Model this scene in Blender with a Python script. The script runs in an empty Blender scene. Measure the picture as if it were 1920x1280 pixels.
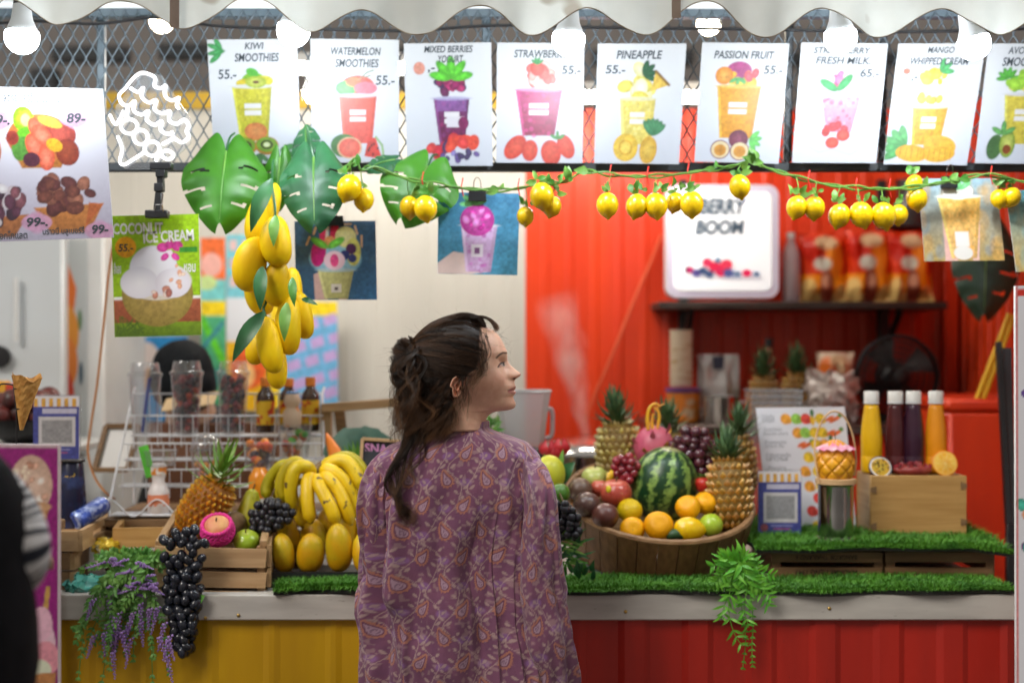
import bpy, math, random
import numpy as np
from mathutils import Vector, Matrix, Euler
random.seed(7)
rng = np.random.default_rng(7)
scene = bpy.context.scene
COL = scene.collection
R = math.radians
# ---------------------------------------------------------------- camera, world, exposure
CAM_Z = 1.55
FPX = 2667.0                      # focal length in photo pixels (50 mm on a 36 mm sensor)
cam_data = bpy.data.cameras.new('camera')
cam_data.lens = 50.0
cam_data.sensor_width = 36.0
cam_data.clip_start = 0.05
cam_data.clip_end = 400.0
cam_data.dof.use_dof = True
cam_data.dof.focus_distance = 3.16
cam_data.dof.aperture_fstop = 1.42
cam_data.dof.aperture_blades = 9
camera = bpy.data.objects.new('camera', cam_data)
COL.objects.link(camera)
camera.location = (0, 0, CAM_Z)
camera.rotation_euler = (R(90), 0, 0)
scene.camera = camera
world = bpy.data.worlds.new('World')
scene.world = world
world.use_nodes = True
wn = world.node_tree.nodes
wbg = wn.get('Background') or wn.new('ShaderNodeBackground')
wbg.inputs[0].default_value = (1.0, 0.91, 0.83, 1)     # the lit night market all around the stall
wbg.inputs[1].default_value = 0.30
sun_data = bpy.data.lights.new('sun', 'SUN')              # soft light falling in from the market hall behind the viewer
sun_data.energy = 1.25
sun_data.angle = math.radians(24)
sun_data.color = (1.0, 0.93, 0.85)
sun = bpy.data.objects.new('sun', sun_data)
COL.objects.link(sun)
sun.location = (-3, -4, 6)
sun.rotation_euler = Vector((math.sin(math.radians(38)) * math.cos(math.radians(38)), math.cos(math.radians(38)) * math.cos(math.radians(38)), -math.sin(math.radians(38)))).to_track_quat('-Z', 'Y').to_euler()
scene.view_settings.view_transform = 'Standard'
scene.view_settings.look = 'None'
scene.view_settings.exposure = 0.42
scene.view_settings.gamma = 1.0
scene.render.engine = 'CYCLES'
cy = scene.cycles
cy.use_denoising = True
try:
 cy.denoiser = 'OPENIMAGEDENOISE'
except Exception:
 pass
cy.use_adaptive_sampling = True
cy.adaptive_threshold = 0.03
cy.max_bounces = 6
cy.diffuse_bounces = 2
cy.glossy_bounces = 2
cy.transmission_bounces = 4
cy.transparent_max_bounces = 24
cy.volume_bounces = 1
cy.caustics_reflective = False
cy.caustics_refractive = False
cy.sample_clamp_indirect = 4.0
cy.sample_clamp_direct = 30.0
BULB_COOL = 165.0
BULB_WARM = 45.0
TUBE = 70.0
# ---------------------------------------------------------------- helpers
def P(px, py, d):
 """the point that lies d metres from the camera plane on the photo's pixel (px, py)"""
 return Vector(((px - 960.0) / FPX * d, d, CAM_Z - (py - 640.0) / FPX * d))
def S(px, d):
 return px / FPX * d
def lin(c):
 c = np.asarray(c, dtype=float) / 255.0
 return np.where(c <= 0.04045, c / 12.92, ((c + 0.055) / 1.055) ** 2.4)
def L3(r, g, b):
 return tuple(float(x) for x in lin((r, g, b)))
class G:
 """collects vertices and faces of one mesh, in world or local metres"""
 def __init__(s):
  s.v, s.f, s.c = [], [], []
 def add(s, vs, fs, col=None):
  o = len(s.v)
  s.v.extend([tuple(p) for p in vs])
  s.f.extend([tuple(i + o for i in f) for f in fs])
  if col is not None:
   if len(s.c) < o:
    s.c.extend([(1, 1, 1)] * (o - len(s.c)))
   if np.ndim(col) == 1:
    s.c.extend([tuple(col)] * len(vs))
   else:
    s.c.extend([tuple(x) for x in col])
  return s
 def box(s, c, size, rot=None, ch=None, col=None):
  hx, hy, hz = size[0] / 2, size[1] / 2, size[2] / 2
  b = min(hx, hy, hz) * 0.18 if ch is None else min(ch, hx * .9, hy * .9, hz * .9)
  vs, idx = [], {}
  for sx in (-1, 1):
   for sy in (-1, 1):
    for sz in (-1, 1):
     for ax in range(3):
      p = [sx * (hx - b), sy * (hy - b), sz * (hz - b)]
      p[ax] = (sx, sy, sz)[ax] * (hx, hy, hz)[ax]
      idx[(sx, sy, sz, ax)] = len(vs)
      vs.append(p)
  fs = []
  for ax in range(3):
   o1, o2 = (ax + 1) % 3, (ax + 2) % 3
   for sg in (-1, 1):
    loop = []
    for a, bb in ((-1, -1), (1, -1), (1, 1), (-1, 1)):
     k = [0, 0, 0]; k[ax] = sg; k[o1] = a; k[o2] = bb
     loop.append(idx[(k[0], k[1], k[2], ax)])
    fs.append(loop if sg > 0 else loop[::-1])
  for ax in range(3):
   o1, o2 = (ax + 1) % 3, (ax + 2) % 3
   for a in (-1, 1):
    for bb in (-1, 1):
     q = []
     for e, axis in ((-1, o1), (1, o1), (1, o2), (-1, o2)):
      k = [0, 0, 0]; k[ax] = e; k[o1] = a; k[o2] = bb
      q.append(idx[(k[0], k[1], k[2], axis)])
     fs.append(q if a * bb < 0 else q[::-1])
  for sx in (-1, 1):
   for sy in (-1, 1):
    for sz in (-1, 1):
     t = [idx[(sx, sy, sz, i)] for i in range(3)]
     fs.append(t if sx * sy * sz > 0 else t[::-1])
  M = (rot.to_matrix() if isinstance(rot, Euler) else rot) if rot is not None else Matrix.Identity(3)
  c = Vector(c)
  return s.add([c + M @ Vector(p) for p in vs], fs, col)
 def bar(s, a, b, w, t, up=(0, 0, 1), ch=None):
  """a board from a to b, w across and t thick (along up)"""
  a, b = Vector(a), Vector(b)
  x = (b - a); ln = x.length; x.normalize()
  z = Vector(up); z = (z - x * z.dot(x)).normalized(); y = z.cross(x)
  M = Matrix((x, y, z)).transposed()
  return s.box((a + b) / 2, (ln, w, t), M, ch)
 def tube(s, pts, r, n=8, cap=True, flat=1.0, col=None):
  pts = [Vector(p) for p in pts]
  m = len(pts)
  rs = [r] * m if np.isscalar(r) else list(r)
  tang = [(pts[min(i + 1, m - 1)] - pts[max(i - 1, 0)]).normalized() for i in range(m)]
  up = Vector((0, 0, 1)) if abs(tang[0].z) < 0.9 else Vector((1, 0, 0))
  nx = (up - tang[0] * up.dot(tang[0])).normalized()
  vs, fs = [], []
  for i in range(m):
   if i:
    nx = (nx - tang[i] * nx.dot(tang[i]))
    nx = nx.normalized() if nx.length > 1e-6 else tang[i].orthogonal().normalized()
   ny = tang[i].cross(nx)
   for k in range(n):
    a = 2 * math.pi * k / n
    vs.append(pts[i] + (nx * math.cos(a) * flat + ny * math.sin(a)) * rs[i])
  for i in range(m - 1):
   for k in range(n):
    k2 = (k + 1) % n
    fs.append((i * n + k, i * n + k2, (i + 1) * n + k2, (i + 1) * n + k))
  if cap:
   fs.append(tuple(range(n))[::-1])
   fs.append(tuple((m - 1) * n + k for k in range(n)))
  return s.add(vs, fs, col)
 def lathe(s, prof, n=24, M=None, wob=None, col=None):
  """prof: (radius, height) pairs, revolved about z"""
  vs, fs = [], []
  for j, (r, z) in enumerate(prof):
   for k in range(n):
    a = 2 * math.pi * k / n
    rr = r * (wob(a, z) if wob else 1.0)
    vs.append(Vector((rr * math.cos(a), rr * math.sin(a), z)))
  for j in range(len(prof) - 1):
   for k in range(n):
    k2 = (k + 1) % n
    fs.append((j * n + k, j * n + k2, (j + 1) * n + k2, (j + 1) * n + k))
  if prof[0][0] > 1e-5:
   fs.append(tuple(range(n))[::-1])
  if prof[-1][0] > 1e-5:
   o = (len(prof) - 1) * n
   fs.append(tuple(o + k for k in range(n)))
  if M is not None:
   vs = [M @ p for p in vs]
  return s.add(vs, fs, col)
 def ell(s, c, r, rot=None, nu=16, nv=10, col=None):
  c = Vector(c)
  M = rot.to_matrix() if isinstance(rot, Euler) else (rot or Matrix.Identity(3))
  r = (r, r, r) if np.isscalar(r) else r
  vs, fs = [], []
  for j in range(nv + 1):
   t = math.pi * j / nv
   st = max(math.sin(t), 1e-4)
   for k in range(nu):
    a = 2 * math.pi * k / nu
    vs.append(c + M @ Vector((r[0] * st * math.cos(a), r[1] * st * math.sin(a), -r[2] * math.cos(t))))
  for j in range(nv):
   for k in range(nu):
    k2 = (k + 1) % nu
    fs.append((j * nu + k, j * nu + k2, (j + 1) * nu + k2, (j + 1) * nu + k))
  return s.add(vs, fs, col)
 def grid(s, A, closeu=False, col=None):
  """A: array (nv, nu, 3)"""
  nv, nu = A.shape[:2]
  fs = []
  for j in range(nv - 1):
   for k in range(nu if closeu else nu - 1):
    k2 = (k + 1) % nu
    fs.append((j * nu + k, j * nu + k2, (j + 1) * nu + k2, (j + 1) * nu + k))
  return s.add(A.reshape(-1, 3).tolist(), fs, None if col is None else np.asarray(col).reshape(-1, 3))
 def prism(s, pts, y0, y1, col=None):
  """polygon in the x-z plane pushed from y0 to y1"""
  n = len(pts)
  vs = [(x, y0, z) for x, z in pts] + [(x, y1, z) for x, z in pts]
  fs = [tuple(range(n)), tuple(range(2 * n - 1, n - 1, -1))]
  fs += [(i, i + n, (i + 1) % n + n, (i + 1) % n) for i in range(n)]
  return s.add(vs, fs, col)
 def leaf(s, base, tip, w, up=(0, -1, 0.3), bend=0.12, n=6, fold=0.25, shape=None, col=None):
  base, tip = Vector(base), Vector(tip)
  ax = tip - base; ln = ax.length
  if ln < 1e-6:
   return s
  ax.normalize()
  up = Vector(up); up = up - ax * up.dot(ax)
  up = up.normalized() if up.length > 1e-5 else ax.orthogonal().normalized()
  sd = ax.cross(up)
  vs, fs = [], []
  for i in range(n + 1):
   t = i / n
   ww = w * (shape(t) if shape else math.sin(math.pi * min(1, t * 0.96 + 0.03)) ** 0.8 * (1.15 - 0.5 * t))
   c = base + ax * ln * t + up * (math.sin(math.pi * t) * bend * ln)
   vs += [c - sd * ww + up * ww * fold, c, c + sd * ww + up * ww * fold]
  for i in range(n):
   o = i * 3
   fs += [(o, o + 1, o + 4, o + 3), (o + 1, o + 2, o + 5, o + 4)]
  return s.add(vs, fs, col)
 def move(s, M):
  s.v = [tuple(M @ Vector(p)) for p in s.v]
  return s
def mesh_of(name, g, m, smooth=True, off=(0, 0, 0)):
 me = bpy.data.meshes.new(name)
 v = np.asarray(g.v, dtype=float) - np.asarray(off, dtype=float)
 me.from_pydata(v.tolist(), [], g.f)
 for mm in (m if isinstance(m, (list, tuple)) else [m]):
  me.materials.append(mm)
 if g.c:
  c = np.ones((len(g.v), 4)); c[:len(g.c), :3] = np.asarray(g.c)
  at = me.color_attributes.new('Col', 'FLOAT_COLOR', 'POINT')
  at.data.foreach_set('color', c.ravel())
 if smooth:
  me.polygons.foreach_set('use_smooth', [True] * len(me.polygons))
  if smooth != 'all':
   try:
    me.set_sharp_from_angle(angle=R(38))
   except Exception:
    pass
 me.update()
 return me
def wloc(o):
 l = Vector((0, 0, 0))
 while o is not None:
  l += o.location
  o = o.parent
 return l
def thing(name, label, cat, loc=(0, 0, 0), group=None):
 o = bpy.data.objects.new(name, None)
 o.empty_display_size = 0.05
 COL.objects.link(o)
 o.location = loc
 o['label'] = label
 o['category'] = cat
 if group:
  o['group'] = group
 return o
def part(name, g, m, parent=None, smooth=True, kind=None, label=None):
 """one mesh object made of world-space geometry, under a thing or part that is not rotated"""
 me = mesh_of(name, g, m, smooth, wloc(parent) if parent else (0, 0, 0))
 o = bpy.data.objects.new(name, me)
 COL.objects.link(o)
 if parent:
  o.parent = parent
 if kind:
  o['kind'] = kind
 if label:
  o['label'] = label
 return o
def single(name, g, m, label, cat, loc=None, smooth=True, group=None):
 v = np.asarray(g.v)
 loc = Vector(loc) if loc is not None else Vector(((v[:, 0].min() + v[:, 0].max()) / 2, (v[:, 1].min() + v[:, 1].max()) / 2, v[:, 2].min()))
 me = mesh_of(name, g, m, smooth, loc)
 o = bpy.data.objects.new(name, me)
 COL.objects.link(o)
 o.location = loc
 o['label'] = label; o['category'] = cat
 if group:
  o['group'] = group
 return o
def inst(name, me, parent, loc, rot=None, scale=None):
 """an object that shares a mesh, at a world place"""
 o = bpy.data.objects.new(name, me)
 COL.objects.link(o)
 if parent:
  o.parent = parent
 o.location = Vector(loc) - (wloc(parent) if parent else Vector((0, 0, 0)))
 if rot is not None:
  if isinstance(rot, Matrix):
   rot = rot.to_euler()
  o.rotation_euler = rot
 if scale is not None:
  o.scale = (scale, scale, scale) if np.isscalar(scale) else scale
 return o
def structure(name, g, m, smooth=True):
 o = part(name, g, m, None, smooth)
 o['kind'] = 'structure'
 return o
def towards(d, up=(0, -1, 0)):
 """rotation taking local z to direction d"""
 return Vector(d).normalized().to_track_quat('Z', 'Y').to_matrix()
# ---------------------------------------------------------------- materials
def mat(name, col, rough=0.5, metal=0.0, col2=None, scale=8.0, detail=3.0, stretch=None, lo=0.35, hi=0.65, bump=0.0, bscale=60.0,
  spec=0.5, emit=0.0, emitcol=None, sss=0.0, vcol=False, trans=0.0, coat=0.0, speck=None, speckscale=90.0, specklo=0.62, rand=0.0,
  translucent=0.0, alpha=1.0, sheen=0.0, roughvar=0.0):
 m = bpy.data.materials.new(name)
 m.use_nodes = True
 nt = m.node_tree
 N, LK = nt.nodes, nt.links
 b = N.get('Principled BSDF')
 out = N.get('Material Output')
 def C(c):
  return (c[0], c[1], c[2], 1.0)
 tc = N.new('ShaderNodeTexCoord')
 vec = tc.outputs['Object']
 oi = N.new('ShaderNodeObjectInfo')
 ad = N.new('ShaderNodeVectorMath'); ad.operation = 'MULTIPLY_ADD'
 ad.inputs[1].default_value = (1, 1, 1)
 cmb = N.new('ShaderNodeCombineXYZ')
 ml = N.new('ShaderNodeMath'); ml.operation = 'MULTIPLY'; ml.inputs[1].default_value = 17.3
 LK.new(oi.outputs['Random'], ml.inputs[0])
 for i in range(3):
  LK.new(ml.outputs[0], cmb.inputs[i])
 if stretch:
  ad.inputs[1].default_value = stretch
 LK.new(vec, ad.inputs[0]); LK.new(cmb.outputs[0], ad.inputs[2])
 vec = ad.outputs[0]
 colour = None
 if vcol:
  at = N.new('ShaderNodeAttribute'); at.attribute_name = 'Col'
  colour = at.outputs['Color']
 if col2 is not None:
  nz = N.new('ShaderNodeTexNoise'); nz.inputs['Scale'].default_value = scale; nz.inputs['Detail'].default_value = detail
  LK.new(vec, nz.inputs['Vector'])
  mr = N.new('ShaderNodeMapRange'); mr.inputs['From Min'].default_value = lo; mr.inputs['From Max'].default_value = hi
  LK.new(nz.outputs['Fac'], mr.inputs['Value'])
  mx = N.new('ShaderNodeMix'); mx.data_type = 'RGBA'
  if vcol:
   mx.blend_type = 'MULTIPLY'
   mx.inputs['Factor'].default_value = 1.0
   m2 = N.new('ShaderNodeMix'); m2.data_type = 'RGBA'
   m2.inputs['A'].default_value = C(col); m2.inputs['B'].default_value = C(col2)
   LK.new(mr.outputs[0], m2.inputs['Factor'])
   LK.new(colour, mx.inputs['A']); LK.new(m2.outputs['Result'], mx.inputs['B'])
  else:
   mx.inputs['A'].default_value = C(col); mx.inputs['B'].default_value = C(col2)
   LK.new(mr.outputs[0], mx.inputs['Factor'])
  colour = mx.outputs['Result']
 if speck is not None:
  nz = N.new('ShaderNodeTexNoise'); nz.inputs['Scale'].default_value = speckscale; nz.inputs['Detail'].default_value = 2
  LK.new(vec, nz.inputs['Vector'])
  mr = N.new('ShaderNodeMapRange'); mr.inputs['From Min'].default_value = specklo; mr.inputs['From Max'].default_value = specklo + 0.05
  LK.new(nz.outputs['Fac'], mr.inputs['Value'])
  mx = N.new('ShaderNodeMix'); mx.data_type = 'RGBA'
  LK.new(mr.outputs[0], mx.inputs['Factor'])
  if colour is None:
   mx.inputs['A'].default_value = C(col)
  else:
   LK.new(colour, mx.inputs['A'])
  mx.inputs['B'].default_value = C(speck)
  colour = mx.outputs['Result']
 if rand > 0:
  hs = N.new('ShaderNodeHueSaturation')
  mr = N.new('ShaderNodeMapRange'); mr.inputs['To Min'].default_value = 1 - rand; mr.inputs['To Max'].default_value = 1 + rand
  LK.new(oi.outputs['Random'], mr.inputs['Value'])
  LK.new(mr.outputs[0], hs.inputs['Value'])
  if colour is None:
   hs.inputs['Color'].default_value = C(col)
  else:
   LK.new(colour, hs.inputs['Color'])
  colour = hs.outputs['Color']
 if colour is None:
  b.inputs['Base Color'].default_value = C(col)
 else:
  LK.new(colour, b.inputs['Base Color'])
 b.inputs['Roughness'].default_value = rough
 b.inputs['Metallic'].default_value = metal
 b.inputs['Specular IOR Level'].default_value = spec
 b.inputs['Transmission Weight'].default_value = trans
 b.inputs['Coat Weight'].default_value = coat
 b.inputs['Coat Roughness'].default_value = 0.12
 b.inputs['Alpha'].default_value = alpha
 if sheen:
  b.inputs['Sheen Weight'].default_value = sheen
  b.inputs['Sheen Roughness'].default_value = 0.5
 if sss:
  b.inputs['Subsurface Weight'].default_value = sss
  b.inputs['Subsurface Radius'].default_value = (1.0, 0.4, 0.2)
  b.inputs['Subsurface Scale'].default_value = 0.008
 if emit:
  b.inputs['Emission Strength'].default_value = emit
  if emitcol is None and colour is not None:
   LK.new(colour, b.inputs['Emission Color'])
  else:
   b.inputs['Emission Color'].default_value = C(emitcol or col)
 if bump or roughvar:
  nb = N.new('ShaderNodeTexNoise'); nb.inputs['Scale'].default_value = bscale; nb.inputs['Detail'].default_value = 4
  LK.new(vec, nb.inputs['Vector'])
  if bump:
   bp = N.new('ShaderNodeBump'); bp.inputs['Strength'].default_value = bump; bp.inputs['Distance'].default_value = 0.004
   LK.new(nb.outputs['Fac'], bp.inputs['Height']); LK.new(bp.outputs[0], b.inputs['Normal'])
  if roughvar:
   mr = N.new('ShaderNodeMapRange'); mr.inputs['To Min'].default_value = max(0.02, rough - roughvar); mr.inputs['To Max'].default_value = min(1, rough + roughvar)
   LK.new(nb.outputs['Fac'], mr.inputs['Value']); LK.new(mr.outputs[0], b.inputs['Roughness'])
 if translucent:
  tr = N.new('ShaderNodeBsdfTranslucent')
  if colour is None:
   tr.inputs['Color'].default_value = C(col)
  else:
   LK.new(colour, tr.inputs['Color'])
  ms = N.new('ShaderNodeMixShader'); ms.inputs[0].default_value = translucent
  LK.new(b.outputs[0], ms.inputs[1]); LK.new(tr.outputs[0], ms.inputs[2]); LK.new(ms.outputs[0], out.inputs['Surface'])
 return m
def clear_plastic(name, tint=(0.95, 0.96, 0.97), gloss=0.14, rough=0.08, body=0.06):
 """thin clear plastic: mostly see-through, shiny, faintly milky"""
 m = bpy.data.materials.new(name); m.use_nodes = True
 nt = m.node_tree; N, LK = nt.nodes, nt.links
 N.clear()
 out = N.new('ShaderNodeOutputMaterial')
 t = N.new('ShaderNodeBsdfTransparent'); t.inputs[0].default_value = (*tint, 1)
 g = N.new('ShaderNodeBsdfGlossy'); g.inputs['Roughness'].default_value = rough
 d = N.new('ShaderNodeBsdfDiffuse'); d.inputs[0].default_value = (0.85, 0.87, 0.9, 1)
 lw = N.new('ShaderNodeLayerWeight'); lw.inputs[0].default_value = 0.35
 ma = N.new('ShaderNodeMath'); ma.operation = 'MULTIPLY_ADD'; ma.inputs[1].default_value = 0.6; ma.inputs[2].default_value = gloss * 0.5
 LK.new(lw.outputs['Facing'], ma.inputs[0])
 m1 = N.new('ShaderNodeMixShader'); LK.new(ma.outputs[0], m1.inputs[0]); LK.new(t.outputs[0], m1.inputs[1]); LK.new(g.outputs[0], m1.inputs[2])
 m2 = N.new('ShaderNodeMixShader'); m2.inputs[0].default_value = body; LK.new(m1.outputs[0], m2.inputs[1]); LK.new(d.outputs[0], m2.inputs[2])
 LK.new(m2.outputs[0], out.inputs[0])
 return m
def wood(name, c1, c2, rough=0.55, scale=5.0, axis='x', bump=0.15):
 st = {'x': (1, 14, 14), 'z': (14, 14, 1), 'y': (14, 1, 14)}[axis]
 return mat(name, c1, rough, col2=c2, scale=scale, detail=6, stretch=st, lo=0.3, hi=0.7, bump=bump, bscale=scale * 3, rand=0.12)
M = {}
M['white'] = mat('white paint', (0.78, 0.79, 0.78), 0.45, col2=(0.70, 0.71, 0.70), scale=5)
M['black'] = mat('black plastic', (0.012, 0.012, 0.014), 0.4)
M['blackmetal'] = mat('black painted steel', (0.02, 0.024, 0.028), 0.45, col2=(0.035, 0.04, 0.045), scale=12)
M['greymetal'] = mat('grey painted steel', (0.10, 0.14, 0.17), 0.5, col2=(0.14, 0.18, 0.21), scale=9)
M['print'] = mat('printed card', (1, 1, 1), 0.42, vcol=True)
M['ink'] = mat('dark ink', (0.03, 0.04, 0.05), 0.5)
M['clear'] = clear_plastic('clear plastic')
M['steel'] = mat('polished steel', (0.48, 0.47, 0.46), 0.15, 1.0, roughvar=0.08, bscale=20)
M['paint'] = mat('painted surface', (1, 1, 1), 0.5, vcol=True)
M['woodlight'] = wood('pale pine', (0.58, 0.38, 0.20), (0.42, 0.25, 0.115))
M['woodlightz'] = wood('pale pine upright', (0.46, 0.30, 0.15), (0.34, 0.20, 0.09), axis='z')
M['woodlighty'] = wood('pale pine deep', (0.46, 0.30, 0.15), (0.34, 0.20, 0.09), axis='y')
M['wooddark'] = wood('weathered crate wood', (0.27, 0.155, 0.07), (0.16, 0.088, 0.037))
M['woodstave'] = wood('teak stave', (0.21, 0.105, 0.042), (0.12, 0.055, 0.022), axis='z')
M['woodrim'] = mat('worn teak rim', (0.32, 0.18, 0.08), 0.5, col2=(0.20, 0.10, 0.04), scale=30)
M['boxwood'] = wood('honey wood', (0.50, 0.29, 0.095), (0.38, 0.20, 0.055))
M['leaf'] = mat('green leaf', (0.055, 0.22, 0.03), 0.4, col2=(0.11, 0.33, 0.045), scale=18, rand=0.25, translucent=0.2)
M['leafdark'] = mat('dark green leaf', (0.018, 0.10, 0.034), 0.35, col2=(0.04, 0.17, 0.055), scale=12, rand=0.2, translucent=0.12)
M['leafpale'] = mat('pale green leaf', (0.13, 0.33, 0.06), 0.4, col2=(0.22, 0.42, 0.08), scale=18, rand=0.2, translucent=0.25)
M['grass'] = mat('artificial grass', (0.034, 0.15, 0.010), 0.6, col2=(0.115, 0.33, 0.022), scale=16, detail=6, lo=.3, hi=.7, translucent=0.15)
M['lettering'] = mat('white lettering', (0.85, 0.85, 0.83), 0.5)
# value noise for vertex work
_NZ = rng.random((64, 64, 64))
def vnoise(p, sc=1.0):
 q = np.asarray(p) * sc
 i = np.floor(q).astype(int); f = q - i
 f = f * f * (3 - 2 * f)
 r = 0
 for a in (0, 1):
  for b in (0, 1):
   for c in (0, 1):
    w = (f[..., 0] if a else 1 - f[..., 0]) * (f[..., 1] if b else 1 - f[..., 1]) * (f[..., 2] if c else 1 - f[..., 2])
    r = r + w * _NZ[(i[..., 0] + a) % 64, (i[..., 1] + b) % 64, (i[..., 2] + c) % 64]
 return r
# ---------------------------------------------------------------- flat printing: colours stored on a fine mesh
class Paint:
 def __init__(s, W, H, bg, step=1.7, bg2=None):
  s.W, s.H = W, H
  s.nx, s.ny = max(4, int(W / step)), max(4, int(H / step))
  s.X, s.Y = np.meshgrid(np.linspace(0, W, s.nx + 1), np.linspace(0, H, s.ny + 1))
  s.C = np.empty(s.X.shape + (3,))
  s.C[:] = lin(bg)
  if bg2 is not None:
   t = (s.Y / H)[..., None]
   s.C = s.C * (1 - t) + lin(bg2) * t
 def put(s, m, col, inner=None, t=None):
  c = lin(col)
  if inner is not None:
   tt = np.clip(t, 0, 1)[..., None]
   c = lin(inner) * (1 - tt) + c * tt
  m = m[..., None]
  s.C = s.C * (1 - m) + c * m
 def ell(s, cx, cy, rx, ry, col, rot=0, inner=None, soft=1.5, a=1.0):
  r = R(rot)
  dx, dy = s.X - cx, s.Y - cy
  u = (dx * math.cos(r) + dy * math.sin(r)) / rx
  v = (-dx * math.sin(r) + dy * math.cos(r)) / ry
  d = np.sqrt(u * u + v * v)
  s.put(np.clip((1 - d) * min(rx, ry) / soft + .5, 0, 1) * a, col, inner, d)
 def ring(s, cx, cy, rx, ry, w, col, rot=0):
  r = R(rot)
  dx, dy = s.X - cx, s.Y - cy
  u = (dx * math.cos(r) + dy * math.sin(r)) / rx
  v = (-dx * math.sin(r) + dy * math.cos(r)) / ry
  d = np.abs(np.sqrt(u * u + v * v) - 1) * min(rx, ry)
  s.put(np.clip((w / 2 - d) / 1.2 + .5, 0, 1), col)
 def poly(s, pts, col, col2=None, soft=1.3, a=1.0):
  n = len(pts)
  area = sum(pts[i][0] * pts[(i + 1) % n][1] - pts[(i + 1) % n][0] * pts[i][1] for i in range(n))
  sg = 1 if area > 0 else -1
  m = np.full(s.X.shape, 9.0)
  for i in range(n):
   (x0, y0), (x1, y1) = pts[i], pts[(i + 1) % n]
   ln = math.hypot(x1 - x0, y1 - y0) or 1
   m = np.minimum(m, sg * ((x1 - x0) * (s.Y - y0) - (y1 - y0) * (s.X - x0)) / ln)
  ys = [p[1] for p in pts]
  t = (s.Y - min(ys)) / max(1e-3, max(ys) - min(ys))
  s.put(np.clip(m / soft + .5, 0, 1) * a, col2 if col2 else col, col if col2 else None, t)
 def rect(s, x0, y0, x1, y1, col, col2=None, soft=1.3, a=1.0):
  s.poly([(x0, y0), (x1, y0), (x1, y1), (x0, y1)], col, col2, soft, a)
 def line(s, pts, w, col):
  for (x0, y0), (x1, y1) in zip(pts[:-1], pts[1:]):
   dx, dy = x1 - x0, y1 - y0
   q = dx * dx + dy * dy or 1
   t = np.clip(((s.X - x0) * dx + (s.Y - y0) * dy) / q, 0, 1)
   d = np.hypot(s.X - x0 - t * dx, s.Y - y0 - t * dy)
   s.put(np.clip((w / 2 - d) / 1.2 + .5, 0, 1), col)
 def blobs(s, n, cx, cy, rx, ry, size, cols, flat=0.75):
  for i in range(n):
   a, q = random.uniform(0, 6.28), math.sqrt(random.random())
   c = random.choice(cols)
   z = size * random.uniform(.6, 1.25)
   s.ell(cx + rx * q * math.cos(a), cy + ry * q * math.sin(a), z, z * flat, c, random.uniform(0, 180),
      inner=tuple(min(255, k * 1.25 + 12) for k in c))
 def cup(s, cx, y0, y1, w0, w1, col, col2=None, mottle=None, logo=True, lip=(225, 225, 232)):
  s.poly([(cx - w0, y0), (cx + w0, y0), (cx + w1, y1), (cx - w1, y1)], col, col2, 1.5)
  if mottle:
   for i in range(34):
    t = random.random(); ww = w0 + (w1 - w0) * t
    z = random.uniform(2, 4.5)
    s.ell(cx + random.uniform(-.85, .85) * ww, y0 + t * (y1 - y0), z, z, random.choice(mottle), a=.6)
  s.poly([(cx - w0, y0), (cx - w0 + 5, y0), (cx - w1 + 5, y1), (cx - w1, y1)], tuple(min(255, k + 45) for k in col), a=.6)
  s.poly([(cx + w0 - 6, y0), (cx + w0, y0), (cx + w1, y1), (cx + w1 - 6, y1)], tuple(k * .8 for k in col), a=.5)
  s.ell(cx, y0, w0 + 3, 4, lip, a=.85)
  if logo:
   ym = y0 + (y1 - y0) * .42
   s.rect(cx - w0 * .42, ym - 11, cx + w0 * .42, ym - 1.5, (245, 242, 245))
   s.rect(cx - w0 * .42, ym + 2, cx + w0 * .42, ym + 11, (245, 242, 245))
 def leaves(s, x, y, n, ln, col, a0=0, a1=360):
  for i in range(n):
   a = R(a0 + (a1 - a0) * (i + .5) / n)
   s.ell(x + math.cos(a) * ln * .5, y - math.sin(a) * ln * .5, ln * .5, ln * .2, col, -math.degrees(a),
      inner=tuple(min(255, k * 1.3) for k in col))
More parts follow.
